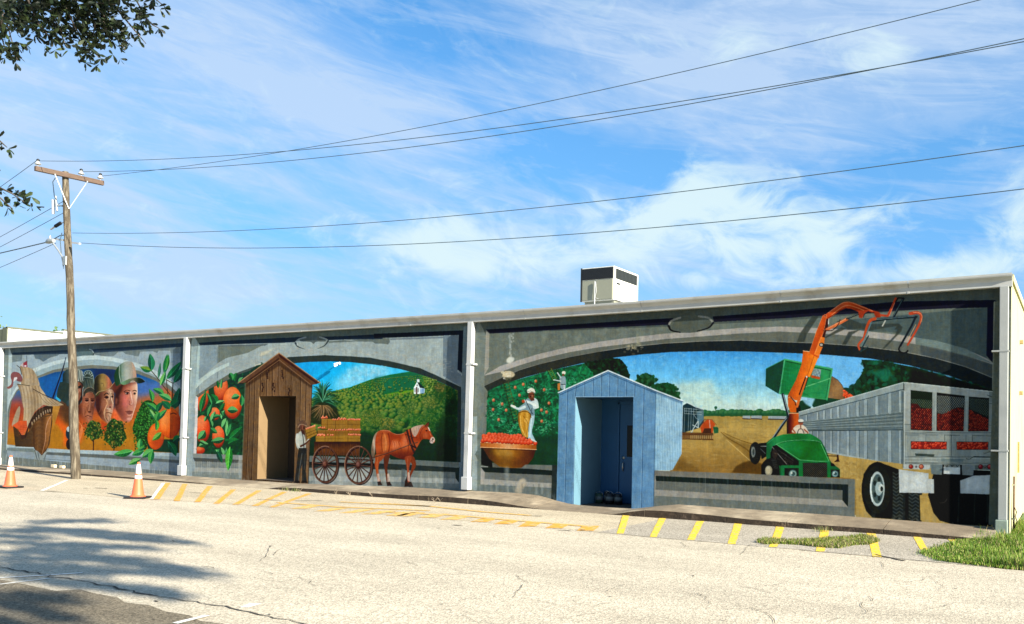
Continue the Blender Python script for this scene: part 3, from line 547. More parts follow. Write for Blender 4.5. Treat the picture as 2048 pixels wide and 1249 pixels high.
# ---------------------------------------------------------------- bay two: oranges, wooden hut, wagon, horse, hills
def paint_bay_two():
    poly(N1, [(374, 620), (950, 590), (950, 1005), (366, 980)], (122, 136, 136))
    poly(b1, [(115, 150), (190, 150), (165, 1300), (60, 1300)], (146, 162, 164)); poly(b2, [(60, -10), (190, -10), (150, 1249), (20, 1249)], (146, 160, 163))
    # top band
    poly(N1, [(384, 668), (562, 652), (760, 640), (938, 628), (938, 664), (927, 664), (760, 676), (562, 684), (400, 691)], (88, 101, 98))
    # spandrel field
    poly(N1, [(398, 690), (562, 683), (760, 672), (920, 664), (917, 760), (926, 850), (398, 860)], (152, 164, 163))
    poly(c1, [(1060, 260), (1300, 240), (1290, 800), (1350, 870), (1345, 1050), (1060, 880)], (110, 124, 132)); poly(c1, [(230, 295), (1100, 265), (1100, 290), (235, 318)], (110, 122, 130))
    poly(c1, [(1380, 115), (1415, 100), (1470, 125), (1455, 1300), (1345, 1300), (1352, 880)], (110, 126, 130)); poly(c2, [(1325, -10), (1420, -10), (1370, 1120), (1295, 1110)], (104, 120, 130))
    # repainted darker patches
    poly(b1, [(230, 330), (500, 318), (505, 600), (400, 700), (215, 880)], (132, 148, 154)); poly(b1, [(520, 322), (1230, 310), (1180, 340), (1080, 390), (980, 440), (860, 470), (720, 500), (640, 525), (515, 600)], (108, 116, 108))
    poly(b1, [(515, 325), (1300, 300), (1250, 330), (530, 345)], (96, 106, 108)); line(b1, [(512, 345), (505, 605)], 9, (92, 104, 104), .8)
    poly(c1, [(-200, 290), (225, 290), (230, 350), (200, 390), (150, 378), (0, 375), (-60, 330)], (102, 110, 104)); poly(b3, [(760, 262), (1000, 242), (1200, 262), (1100, 240), (1561, 215), (1561, 270), (1200, 265), (760, 285)], (104, 114, 110))
    scatter(N1, [(430, 730), (500, 712), (560, 690), (700, 700), (900, 720), (905, 745), (700, 705), (560, 712), (450, 748)], 420, 3.2, [(176, 172, 160), (160, 166, 158), (170, 160, 146), (148, 160, 162)], .28, .35, -.1)
    # navy band
    poly(b1, [(205, 285), (700, 250), (1561, 205), (1561, 285), (700, 305), (235, 322)], (38, 52, 66)); poly(b3, [(-20, 215), (350, 190), (380, 195), (300, 225), (260, 260), (240, 275), (-20, 285)], (38, 52, 66))
    poly(b3, [(640, 190), (1000, 180), (1561, 150), (1600, 150), (1600, 225), (1000, 235), (760, 245), (720, 215)], (38, 50, 64)); poly(c1, [(-20, 222), (700, 195), (1375, 168), (1355, 830), (1285, 780), (1305, 240), (700, 268), (-20, 292)], (24, 36, 46))
    line(c1, [(1285, 800), (1300, 825), (1345, 845), (1350, 870)], 9, (160, 166, 166))
    # medallion
    poly(b3, [(400, 195), (520, 180), (640, 190), (700, 215), (720, 260), (640, 265), (560, 270), (520, 300), (470, 270), (330, 262), (310, 235)], (86, 96, 96), sm=True)
    line(b3, [(400, 200), (300, 225), (250, 265), (235, 300)], 22, (128, 140, 146), sm=True, w1=16); line(b3, [(240, 290), (280, 345), (390, 385)], 30, (54, 66, 72), sm=True, w1=3); line(b3, [(620, 196), (700, 220), (735, 250)], 22, (140, 150, 148), sm=True); line(b3, [(750, 255), (690, 330), (580, 378)], 26, (62, 72, 72), sm=True, w1=4)
    ell(b3, (270, 310), 10, 18, (178, 190, 192))
    # light stripes left
    poly(b1, [(200, 290), (235, 325), (215, 860), (160, 1000)], (166, 184, 182)); poly(b1, [(168, 1000), (210, 860), (400, 725), (560, 640), (690, 590), (690, 640), (560, 700), (400, 800), (250, 915)], (180, 196, 192))
    line(b1, [(512, 740), (505, 835)], 10, (108, 122, 124), .8); poly(b1, [(1165, 480), (1190, 430), (1370, 385), (1300, 450), (1180, 490)], (196, 190, 166), .8, 2)
    # arch shadow band and picture
    arch = [(395, 793), (420, 772), (450, 757), (480, 744), (510, 733), (545, 722), (575, 716), (610, 713), (650, 712), (700, 713), (740, 717), (780, 723), (810, 730), (840, 738), (870, 750), (900, 765), (922, 776)]
    poly(N1, arch+[(921, 925), (391, 908)], (72, 80, 76)); poly(N1, [(575, 715), (650, 711), (740, 716), (840, 737), (922, 775), (921, 925), (860, 925), (860, 800), (575, 800)], (48, 58, 56))
    poly(b1, [(170, 1110), (440, 920), (720, 750), (700, 850), (600, 880), (380, 1000), (210, 1150)], (98, 100, 88)); poly(b1, [(1090, 630), (1180, 600), (1180, 720), (1080, 720)], (196, 196, 178))
    poly(b1, [(170, 1110), (215, 1150), (205, 1300), (150, 1300)], (206, 196, 190)); poly(b2, [(165, -10), (215, -10), (175, 850), (130, 880)], (206, 200, 196))
    # left picture: oranges
    lp = [(396, 806), (396, 796), (420, 778), (450, 764), (470, 752), (500, 742), (512, 732), (560, 720), (520, 920), (393, 908)]
    m = pmask(N1, lp); poly(N1, lp, (20, 66, 44), clip=m); poly(N1, [(460, 750), (520, 725), (500, 775), (460, 780)], (24, 58, 52), clip=m)
    scatter(N1, lp, 500, 4, [(24, 80, 48), (16, 56, 44), (40, 104, 56), (18, 70, 54), (12, 44, 34)], .6, .4, clip=m)
    def og(cx, cy, rx, ry, c=(218, 92, 40), ld=(-.2, -.6)):
        ell(b2, (cx, cy), rx, ry, c, hi=(232, 140, 86), lo=(132, 36, 20), ld=ld, clip=m)
    og(250, -80, 120, 260); og(560, -190, 110, 200, (206, 96, 52)); og(740, 50, 150, 250, (222, 100, 38)); og(460, 220, 85, 100, (220, 96, 50)); og(270, 460, 120, 215, (216, 74, 36)); og(520, 580, 95, 170, (222, 90, 46)); og(230, 790, 80, 60, (180, 60, 30))
    for k in range(90):
        x, y = [(270, 400), (740, -20), (520, 500), (250, -80)][k % 4]; dab(*b2.p([(x+mr.normal(0, 40), y+mr.normal(0, 50))])[0], 1.2, 1., 0, (240, 160, 110), .4)
    G1, G2, G3 = (16, 72, 44), (36, 112, 54), (110, 180, 110)
    LV = [((240, 190), (330, -130), 90), ((420, 80), (340, -110), 50), ((350, 250), (420, 60), 70), ((400, 340), (470, 180), 80), ((430, 420), (380, 300), 60), ((400, 440), (505, 520), 80), ((500, 60), (400, -90), 110), ((480, 60), (620, 20), 60), ((540, 170), (620, 40), 60), ((570, 300), (620, 160), 70),
          ((660, 160), (830, 170), 110), ((850, -60), (720, -20), 90), ((880, 100), (880, -80), 80), ((560, 180), (590, 260), 40), ((640, 290), (570, 440), 100), ((650, 560), (655, 310), 80), ((660, 555), (720, 370), 90), ((690, 610), (895, 420), 110), ((670, 690), (840, 620), 120), ((610, 610), (400, 650), 100), ((620, 640), (700, 640), 60),
          ((310, 480), (200, 620), 120), ((360, 690), (210, 730), 100), ((230, 640), (330, 700), 60), ((560, 820), (480, 780), 60), ((480, 780), (580, 985), 90), ((600, 860), (560, 740), 90), ((620, 900), (650, 740), 50), ((700, 740), (670, 1110), 115), ((560, -170), (580, -330), 40), ((800, -420), (780, -280), 80), ((700, -420), (740, -300), 90), ((520, -180), (500, -300), 50), ((900, -350), (830, -250), 70), ((330, 260), (300, 340), 50), ((430, 270), (560, 250), 60)]
    for b_, t_, w_ in LV: leaf(b2, b_, t_, w_, G1, [G2, G3, (60, 140, 80), (90, 160, 96)][mr.randint(4)], bend=mr.uniform(-.08, .08))
    poly(b2, [(565, 870), (620, 870), (625, 920), (600, 915)], (206, 214, 206))
    # plinth left
    poly(b2, [(130, 840), (480, 850), (900, 865), (900, 940), (480, 915), (125, 905)], (128, 134, 132)); poly(b2, [(125, 905), (560, 925), (900, 940), (900, 990), (560, 978), (150, 962)], (74, 78, 76)); poly(b2, [(150, 962), (900, 992), (900, 1075), (160, 1055)], (120, 126, 122)); poly(b2, [(160, 1055), (900, 1075), (895, 1150), (130, 1130)], (160, 162, 154)); poly(b2, [(110, 1120), (895, 1145), (890, 1300), (110, 1300)], (128, 136, 130))
    for i in range(22): x = 160+i*32; line(b2, [(x, 970), (x+4, 1160)], mr.uniform(8, 26), (176, 180, 174), mr.uniform(.08, .35))
    poly(b2, [(835, 870), (890, 870), (885, 1230), (840, 1220)], (170, 174, 168), .6)
    leaf(b2, (700, 740), (670, 1110), 115, (28, 110, 44), (86, 170, 66)); leaf(b2, (500, 800), (580, 985), 80, (14, 62, 50), (24, 86, 60))
    # ------- right picture: sky, hills
    rp = [(560, 735), (590, 727), (620, 724.5), (660, 723.5), (700, 725), (740, 729), (765, 732.5), (800, 739), (835, 748), (862, 757), (890, 769), (909, 779), (915, 782), (913, 925), (590, 916)]
    m = pmask(N1, rp)
    def q(fr, pts, col, a=1, soft=0, sm=False): poly(fr, pts, col, a, soft, sm, clip=m)
    q(N1, rp, ('lin', (600, 720), (640, 800), [(6, 150, 214), (20, 168, 226), (70, 190, 232)]))
    q(b3, [(1080, 700), (1280, 620), (1700, 660), (1700, 820), (1200, 950), (900, 1020), (860, 900)], (140, 206, 230), .85, 16); scatter(b3, [(1050, 700), (1300, 630), (1700, 680), (1400, 850), (950, 990)], 160, 40, [(160, 214, 232), (120, 200, 230), (90, 190, 228)], .25, .5, clip=m)
    ridge = [(620, 800), (670, 782), (700, 775), (740, 760), (780, 750), (820, 744), (850, 752), (880, 765), (915, 782)]
    q(N1, ridge+[(915, 930), (600, 930)], ('lin', (700, 750), (715, 900), [(26, 112, 62), (34, 106, 56), (30, 84, 44), (6, 58, 38), (4, 46, 36)]))
    q(c1, [(0, 900), (300, 870), (560, 810), (740, 860), (640, 1000), (600, 1090), (200, 1140), (-60, 1130)], (18, 100, 72), .8, 4)
    q(c1, [(740, 860), (860, 900), (970, 950), (900, 1050), (900, 1150), (780, 1120), (760, 1000)], (126, 150, 62), .9, 5); q(c1, [(190, 1160), (400, 1120), (620, 1090), (640, 1150), (500, 1180), (200, 1200)], (110, 150, 36), .95, 2); scatter(c1, [(800, 900), (970, 950), (890, 1150), (790, 1120)], 60, 20, [(170, 170, 90), (140, 160, 70)], .5, .5, clip=m)
    # grove rows
    rs = np.random.RandomState(3)
    for y in np.arange(758, 906, 3.6):
        sz = .9+(y-755)*.062
        for x in np.arange(626, 925, sz*2.1):
            xx = x+rs.uniform(-1, 1)*sz; yy = y+rs.uniform(-.5, .5)*sz-(xx-770)*.10*max(0, (800-y)/50.)
            top = np.interp(xx, [p[0] for p in ridge], [p[1] for p in ridge])
            if yy < top+1 or (yy > 838 and rs.rand() < (yy-838)/45.): continue
            if 770 < xx < 845 and 758 < yy < 789 and yy < 789-(xx-770)*.02: 
                if rs.rand() < .75: continue
            tt = rs.rand(); dist = (yy-755)/130.
            c = mix((60, 118, 44), (112, 118, 44), tt) if rs.rand() < .6 else mix((40, 96, 44), (80, 110, 50), tt)
            if xx < 700 and yy < 850: c = mix(c, (130, 140, 50), .45)
            if xx > 860: c = mix(c, (30, 60, 30), .6)
            c = mix(c, (24, 78, 46), min(.55, dist*.45))
            ell(N1, (xx, yy+sz*.45), sz*1.1, sz*.9, (14, 64, 38), .6, clip=m); ell(N1, (xx, yy), sz, sz*.92, c, .95, hi=mix(c, (196, 186, 90), .45), lo=(16, 62, 34), ld=(-.3, -.6), clip=m)
    for cx, cy, r, c in ((744, 838, 22, (104, 120, 50)), (775, 850, 16, (122, 118, 52)), (835, 842, 17, (70, 116, 50)), (868, 832, 18, (58, 104, 46)), (870, 862, 20, (50, 96, 44)), (822, 812, 12, (100, 124, 58)), (858, 806, 16, (110, 120, 56)), (900, 850, 18, (20, 66, 38)), (890, 790, 20, (50, 80, 36)), (880, 775, 12, (112, 96, 50)), (905, 815, 18, (16, 52, 32)), (716, 848, 16, (100, 124, 46)), (805, 825, 11, (96, 122, 56)), (690, 838, 12, (120, 134, 56))):
        ell(N1, (cx, cy), r, r*.85, mix(c, (10, 60, 36), .5), .8, soft=.3, clip=m)
        scatter(N1, [(cx-r, cy), (cx-r*.6, cy-r*.8), (cx+r*.5, cy-r*.85), (cx+r, cy), (cx+r*.6, cy+r*.7), (cx-r*.6, cy+r*.7)], int(r*r*.42), 1.7, [c, mix(c, (20, 70, 36), .5), mix(c, (180, 160, 90), .3), mix(c, (180, 170, 80), .15)], .75, .5, clip=m)
    for k in range(700):
        x = rs.uniform(690, 915); y = rs.uniform(845, 925); dab(*N1.p([(x, y)])[0], 3.5, 1.6, rs.uniform(0, 3), mix((8, 66, 44), (3, 44, 36), (y-845)/70.), .35) if m[int((y-MY0)*MS), int((x-MX0)*MS)] > .5 else None
    q(N1, [(610, 862), (913, 862), (913, 925), (600, 920)], (4, 52, 38), .55, 10); q(N1, [(872, 850), (913, 780), (913, 925), (872, 925)], (6, 34, 26), .55, 5)
    # chapel
    poly(c1, [(604, 1060), (655, 970), (700, 1060), (698, 1160), (604, 1160)], (226, 236, 236)); poly(c1, [(698, 1062), (775, 1075), (770, 1145), (698, 1155)], (196, 220, 232)); poly(c1, [(655, 970), (690, 985), (778, 1078), (700, 1064)], (34, 48, 46)); poly(c1, [(650, 930), (690, 928), (692, 980), (655, 972)], (220, 228, 226)); poly(c1, [(648, 932), (670, 915), (692, 930)], (60, 90, 80))
    for x in (622, 672): line(c1, [(x, 1075), (x, 1130)], 12, (70, 90, 84))
    line(c1, [(648, 1060), (648, 1158)], 22, (90, 60, 52)); ell(c1, (655, 1025), 10, 14, (90, 110, 104))
    for x in (715, 736, 757): line(c1, [(x, 1082), (x, 1148)], 10, (40, 100, 160))
    line(c1, [(672, 918), (672, 870)], 4, (50, 110, 90))
    # palm
    cx, cy = 645, 800
    poly(N1, [(620, 815), (650, 800), (672, 812), (680, 838), (640, 850), (618, 846)], (36, 40, 26), .9, 2)
    for i in range(60):
        an = rs.uniform(.1, 3.04); L = rs.uniform(20, 40); x1 = cx+math.cos(an)*L*.85; y1 = cy+14+math.sin(an)*L*.75
        line(N1, [(cx+math.cos(an)*5, cy+12), ((cx+x1)/2+2, (cy+12+y1)/2-3), (x1, min(y1, 850))], 2.0, [(96, 78, 52), (130, 104, 72), (58, 48, 34), (160, 128, 90)][i % 4], .8, sm=True, w1=.6)
    for i in range(120):
        an = rs.uniform(-.35, 3.3); L = rs.uniform(24, 46); x1 = cx+math.cos(an)*L*.85; y1 = cy-math.sin(an)*L*.95+abs(math.cos(an))*12
        x1 = max(x1, 622+rs.uniform(0, 4))
        line(N1, [(cx, cy+4), (cx+(x1-cx)*.5, cy+(y1-cy)*.62-3), (x1, y1)], 2.4, [(14, 60, 42), (22, 84, 56), (50, 112, 80), (10, 44, 36), (90, 146, 116)][i % 5], .95, sm=True, w1=.7)
    # plinth right
    poly(c2, [(330, 690), (740, 700), (1300, 728), (1300, 800), (700, 775), (330, 765)], (104, 112, 108)); poly(N1, [(618, 912), (780, 917), (780, 930), (618, 926)], (110, 118, 114))
    poly(N1, [(618, 924), (780, 928), (918, 936), (918, 946), (780, 940), (618, 936)], (44, 52, 50)); poly(N1, [(618, 936), (780, 940), (912, 945), (912, 960), (780, 954), (618, 952)], (120, 127, 122)); poly(N1, [(618, 952), (780, 954), (914, 958), (918, 968), (780, 964), (618, 962)], (156, 160, 154)); poly(N1, [(612, 962), (780, 964), (918, 968), (918, 990), (612, 985)], (118, 126, 122))
    poly(c2, [(1250, 855), (1310, 790), (1300, 1010), (1255, 950)], (44, 56, 54)); poly(N1, [(640, 934), (745, 936), (745, 975), (620, 975)], (176, 180, 176), .6, 2)
    for i in range(40): x = 620+i*7.4; line(N1, [(x, 940+mr.uniform(0, 14)), (x+1, 972)], mr.uniform(1, 5), [(180, 184, 178), (96, 104, 100)][i % 2], mr.uniform(.08, .3))
    poly(c2, [(505, 820), (560, 820), (545, 1070), (500, 1065)], (84, 92, 96), .7); poly(c2, [(190, 820), (270, 820), (290, 1000), (230, 1000)], (140, 146, 142), .5, 2)
    # ------- wooden hut front, painted round the real doorway
    hut = [(404, 440), (686, 232), (970, 438), (916, 452), (888, 1180), (428, 1180), (455, 440)]
    front = [(455, 440), (688, 285), (916, 455), (886, 1190), (426, 1190)]
    hm = pmask(B, front)
    poly(B, front, ('lin', (430, 800), (900, 800), [(92, 70, 50), (112, 86, 60), (118, 88, 62), (104, 80, 56), (124, 96, 70)]))
    for i in range(260):
        x = mr.uniform(425, 915); y = mr.uniform(280, 1120); L = mr.uniform(30, 190); c = [(70, 50, 34), (142, 108, 78), (56, 38, 26), (154, 120, 88), (86, 62, 44)][mr.randint(5)]
        line(B, [(x, y), (x+mr.uniform(-4, 4), y+L/2), (x-L*.03, y+L)], mr.uniform(1.5, 5), c, mr.uniform(.3, .8), sm=True, clip=hm, w1=1)
    for x0_, x1_ in ((490, 462), (525, 500), (560, 548), (600, 598), (640, 640), (686, 688), (735, 738), (775, 780), (840, 822), (880, 858)):
        line(B, [(x0_, 260), ((x0_+x1_)/2, 700), (x1_-6, 1140)], 4, (44, 28, 20), .9, clip=hm); line(B, [(x0_+5, 260), ((x0_+x1_)/2+5, 700), (x1_-1, 1140)], 2.5, (158, 126, 94), .7, clip=hm)
    for x, y in ((574, 470), (708, 380), (757, 505), (648, 470), (610, 380)):
        for k in range(5): ell(B, (x+mr.normal(0, 4), y-26+k*13), 5, 7, (34, 20, 14), .85)
        line(B, [(x-9, y-50), (x-13, y), (x-8, y+50)], 3, (60, 40, 28), .8, sm=True); line(B, [(x+9, y-50), (x+13, y), (x+8, y+50)], 3, (60, 40, 28), .8, sm=True)
    poly(B, [(688, 285), (916, 455), (916, 475), (900, 470), (688, 320), (460, 470), (455, 452)], (44, 28, 20), .55, 2)
    poly(B, [(404, 440), (686, 230), (688, 262), (455, 438)], (96, 66, 48)); poly(B, [(450, 436), (688, 262), (690, 292), (470, 440)], (62, 40, 28))
    poly(B, [(686, 230), (972, 438), (945, 448), (688, 262)], (74, 42, 30)); poly(B, [(688, 262), (945, 448), (905, 455), (688, 292)], (92, 62, 42))
    line(B, [(402, 440), (686, 231), (972, 438)], 6, (170, 132, 98)); line(B, [(470, 436), (689, 280), (905, 450)], 4, (150, 116, 84), .8); line(B, [(690, 250), (950, 442)], 5, (40, 22, 16), .8)
    poly(B, [(404, 440), (455, 438), (430, 445)], (50, 32, 22)); line(B, [(916, 455), (888, 1150)], 5, (60, 44, 32), .8)
    line(B, [(452, 445), (428, 1110)], 6, (150, 130, 108), .5)
    # ------- man with the crate
    poly(B, [(806, 870), (820, 790), (845, 775), (862, 800), (872, 850), (868, 900), (830, 905)], (176, 180, 170), sm=True); line(B, [(815, 800), (812, 850), (830, 880), (870, 858), (892, 830)], 22, (186, 190, 182), sm=True, w1=10)
    line(B, [(838, 878), (870, 860), (905, 828)], 14, (84, 54, 40), sm=True, w1=9); line(B, [(848, 780), (855, 830), (860, 890)], 5, (50, 46, 44)); poly(B, [(824, 890), (878, 890), (880, 960), (872, 1050), (880, 1130), (845, 1125), (848, 1000), (835, 1040), (822, 1128), (795, 1128), (808, 1020), (816, 940)], (44, 44, 42)); line(B, [(846, 930), (832, 1020), (820, 1120)], 7, (92, 94, 90), .7, sm=True); line(B, [(868, 930), (862, 1040)], 5, (80, 82, 78), .6)
    for x in (808, 858): poly(B, [(x-18, 1128), (x-8, 1116), (x+16, 1118), (x+24, 1132), (x-16, 1132)], (34, 30, 28), sm=True)
    ell(B, (848, 745), 18, 26, (96, 58, 44)); line(B, [(846, 730), (852, 760)], 4, (160, 104, 84), .8); ell(B, (858, 752), 5, 4, (40, 20, 18)); poly(B, [(836, 762), (860, 770), (862, 800), (845, 790)], (70, 42, 34))
    poly(B, [(816, 752), (822, 720), (838, 702), (862, 700), (876, 716), (882, 740), (866, 728), (838, 730), (826, 754)], (96, 72, 58), sm=True); line(B, [(818, 750), (838, 726), (880, 738)], 4, (164, 134, 108), sm=True)
    poly(B, [(868, 762), (935, 735), (952, 796), (882, 832)], (150, 112, 46)); line(B, [(875, 790), (946, 762)], 3, (84, 58, 24)); line(B, [(880, 812), (950, 780)], 3, (84, 58, 24)); line(B, [(868, 762), (882, 832)], 4, (100, 72, 32))
    for i in range(6): ell(B, (878+i*11, 756-i*4), 7, 6, (222, 120, 84), hi=(240, 180, 150))
    # ------- wagon
    poly(B, [(932, 850), (1250, 852), (1240, 945), (928, 940)], ('lin', (930, 860), (930, 945), [(64, 38, 24), (104, 62, 34), (88, 52, 30)]));
    for i in range(14): line(B, [(940+i*22, 862), (938+i*22, 942)], 2, [(60, 34, 20), (130, 84, 50)][i % 2], .6)
    poly(B, [(930, 846), (1252, 848), (1252, 860), (930, 858)], (56, 34, 22))
    def crate(x0, y0, x1, y1, c=(146, 106, 44)):
        poly(B, [(x0, y0), (x1, y0), (x1, y1), (x0, y1)], c); line(B, [(x0, (y0+y1)/2), (x1, (y0+y1)/2)], 2.2, (92, 62, 24), .9); line(B, [(x0, y1-1), (x1, y1-1)], 3, (70, 48, 20), .9); line(B, [(x0+1, y0), (x0+1, y1)], 3, (84, 58, 24), .9); line(B, [(x0, y0+1), (x1, y0+1)], 2, (182, 146, 76), .8)
    for x in (980, 1022, 1078, 1164): crate(x, 690, {980: 1022, 1022: 1078, 1078: 1164, 1164: 1250}[x], 762)
    for x, e in ((953, 1010), (1010, 1080), (1080, 1166), (1166, 1250)): crate(x, 765, e, 808, (138, 98, 42))
    for x, e in ((940, 1005), (1005, 1075), (1075, 1164), (1164, 1250)): crate(x, 806, e, 848, (150, 112, 44))
    def row(x0, x1, y, n=12):
        for x in np.linspace(x0, x1, n): ell(B, (x+mr.uniform(-2, 2), y+mr.uniform(-2, 2)), 6.5, 6.5, (214, 104, 70), hi=(244, 176, 146), lo=(130, 44, 26))
    row(985, 1018, 680, 4); row(990, 1016, 673, 2); row(1062, 1092, 692, 3); row(1098, 1150, 690, 5); row(1105, 1140, 684, 3); row(1168, 1246, 692, 8); row(960, 1000, 748, 4); row(1032, 1160, 764, 9); row(1170, 1248, 763, 8); row(958, 1000, 798, 5); row(1028, 1062, 800, 3); row(1172, 1248, 798, 8); row(955, 1000, 804, 3)
    poly(B, [(905, 990), (1370, 1000), (1370, 1018), (905, 1008)], (30, 22, 18)); line(B, [(1100, 965), (1340, 975)], 8, (40, 28, 22))
    for cx, cy, rx, ry in ((1006, 1004, 86, 124), (1237, 1008, 92, 128)):
        ow = 9
        P = [(cx+math.cos(t)*rx, cy+math.sin(t)*ry) for t in np.linspace(0, 2*math.pi, 49)]
        line(B, [(x+9, y+8) for x, y in P], 8, (44, 28, 22)); line(B, P, 11, (92, 60, 48)); line(B, [(cx+math.cos(t)*(rx+3), cy+math.sin(t)*(ry+3)) for t in np.linspace(2.4, 5.0, 24)], 3, (190, 152, 128), .8); line(B, [(cx+math.cos(t)*(rx-7), cy+math.sin(t)*(ry-7)) for t in np.linspace(0, 2*math.pi, 49)], 3, (40, 24, 18))
        for k in range(16):
            an = k*math.pi/8+.1; e = (cx+math.cos(an)*(rx-6), cy+math.sin(an)*(ry-6)); line(B, [(cx, cy), e], 7, (48, 30, 24)); line(B, [(cx, cy-1.5), (e[0], e[1]-1.5)], 2.4, (150, 104, 84) if math.sin(an) < .3 else (92, 60, 50))
        ell(B, (cx, cy), 17, 22, (84, 50, 42), hi=(150, 104, 90), lo=(40, 22, 18)); ell(B, (cx, cy), 6, 8, (120, 78, 64))
    # ------- horse
    body = [(215, 285), (270, 280), (330, 288), (380, 320), (440, 338), (500, 335), (560, 305), (600, 275), (640, 262), (700, 232), (760, 215), (815, 215), (845, 210), (870, 230), (900, 290), (930, 350), (962, 400), (968, 440), (950, 462), (925, 468), (900, 445), (905, 420), (860, 410), (800, 410), (770, 440), (735, 500), (700, 560), (668, 620), (640, 660), (560, 690), (480, 680), (400, 650), (340, 620), (290, 640), (220, 650), (165, 640), (145, 560), (140, 460), (150, 370), (175, 310)]
    leg = [[(150, 620), (270, 630), (240, 690), (200, 730), (185, 800), (188, 880), (200, 950), (215, 1000), (180, 1010), (165, 940), (150, 850), (132, 760), (140, 700)], [(262, 640), (340, 620), (330, 700), (310, 790), (312, 880), (325, 960), (345, 1010), (300, 1010), (288, 930), (275, 850), (262, 760)], [(550, 660), (640, 640), (632, 720), (612, 800), (615, 900), (622, 990), (590, 1000), (585, 900), (575, 790), (560, 720)], [(630, 640), (680, 660), (705, 740), (700, 790), (670, 850), (635, 920), (622, 960), (618, 900), (640, 820), (650, 760), (630, 720)]]
    poly(c2, leg[1], (96, 50, 34), sm=True); poly(c2, leg[3], (120, 56, 34), sm=True)
    poly(c2, [(225, 285), (180, 300), (130, 350), (105, 430), (85, 540), (90, 640), (120, 690), (135, 600), (140, 480), (150, 370), (190, 310)], ('lin', (90, 500), (160, 480), [(120, 98, 80), (196, 176, 156), (160, 130, 108)]), sm=True)
    poly(c2, body, ('lin', (300, 260), (330, 700), [(168, 84, 50), (166, 70, 36), (150, 58, 28), (176, 86, 46), (120, 50, 28), (92, 40, 24)]), sm=True)
    bm = np.maximum(pmask(c2, body, sm=True), pmask(c2, leg[0], sm=True))
    poly(c2, leg[0], (160, 74, 38), sm=True); poly(c2, leg[2], (150, 68, 42), sm=True)
    def hs(pts, w_, c, a=.7, w1=None): line(c2, pts, w_, c, a, sm=True, clip=bm, w1=w1)
    poly(c2, [(225, 340), (290, 320), (330, 400), (310, 560), (250, 600), (225, 480)], (196, 116, 62), .8, 7, clip=bm); poly(c2, [(150, 380), (200, 340), (220, 480), (200, 620), (150, 600)], (186, 84, 44), .7, 7, clip=bm); poly(c2, [(520, 370), (590, 350), (600, 460), (560, 560), (510, 470)], (206, 118, 76), .8, 8, clip=bm); poly(c2, [(370, 440), (450, 400), (470, 500), (400, 560)], (222, 140, 96), .55, 8, clip=bm); poly(c2, [(370, 600), (540, 640), (560, 690), (400, 660)], (104, 40, 22), .8, 6, clip=bm); poly(c2, [(300, 330), (500, 340), (500, 400), (350, 420)], (132, 48, 24), .6, 7, clip=bm)
    hs([(320, 330), (345, 460), (320, 610)], 16, (104, 38, 20)); hs([(240, 320), (225, 440), (240, 580)], 12, (112, 44, 22)); hs([(270, 340), (290, 440), (285, 560)], 12, (222, 150, 92), .6); hs([(500, 380), (480, 470), (520, 600)], 10, (124, 48, 28), .6)
    for i in range(7): hs([(380+i*16, 430+i*3), (392+i*16, 480), (388+i*16, 540)], 6, [(236, 170, 126), (150, 66, 36)][i % 2], .55, 2)
    hs([(560, 340), (600, 480), (590, 640)], 14, (108, 40, 24), .7); hs([(215, 292), (330, 296), (440, 345), (540, 325)], 7, (206, 150, 116), .7); hs([(180, 660), (165, 760), (180, 900)], 10, (206, 118, 70), .6); line(c2, [(590, 680), (588, 800), (600, 900)], 10, (190, 104, 70), .7, sm=True); line(c2, [(660, 690), (680, 770)], 10, (150, 76, 50), .6)
    for x, y, w_ in ((182, 960, 30), (320, 960, 30), (603, 940, 26)): line(c2, [(x, y-60), (x+6, y+40)], w_, (206, 186, 170), .8, sm=True, w1=w_*1.1)
    for P in ([(168, 1002), (212, 995), (240, 1045), (178, 1052)], [(295, 1010), (340, 1000), (374, 1052), (305, 1058)], [(552, 1000), (575, 930), (590, 1000), (630, 1070), (545, 1068)], [(600, 1010), (640, 1000), (670, 1072), (610, 1072)]): poly(c2, P, (52, 40, 36)); line(c2, [P[0], P[1]], 5, (30, 24, 22))
    poly(c2, [(640, 262), (700, 228), (770, 212), (812, 212), (760, 260), (730, 330), (690, 375), (660, 340)], (176, 148, 130), sm=True)
    for i in range(8): line(c2, [(655+i*19, 255-i*5), (670+i*13, 300-i*4), (680+i*8, 355-i*10)], 4, [(206, 184, 166), (140, 108, 92)][i % 2], .6, sm=True)
    poly(c2, [(820, 230), (850, 190), (880, 172), (882, 220), (850, 250)], (120, 58, 40)); line(c2, [(838, 222), (878, 172)], 6, (40, 24, 20)); line(c2, [(884, 175), (886, 215)], 6, (60, 36, 28)); poly(c2, [(865, 235), (885, 250), (905, 300), (890, 290)], (226, 210, 198)); poly(c2, [(915, 390), (945, 378), (968, 410), (960, 440), (940, 465), (915, 468), (895, 440)], (196, 172, 160), sm=True); ell(c2, (940, 410), 10, 14, (60, 38, 34)); line(c2, [(905, 440), (930, 430), (945, 455)], 6, (70, 46, 40), sm=True)
    poly(c2, [(800, 330), (850, 320), (880, 360), (850, 400), (810, 400)], (176, 92, 58), .8, 4); ell(c2, (852, 292), 14, 9, (40, 20, 16)); line(c2, [(770, 420), (760, 350), (790, 270), (830, 240)], 7, (96, 40, 26), .8, sm=True); line(c2, [(790, 330), (800, 400), (870, 405)], 5, (90, 42, 28), .7, sm=True); line(c2, [(900, 330), (925, 380)], 8, (206, 130, 96), .7)
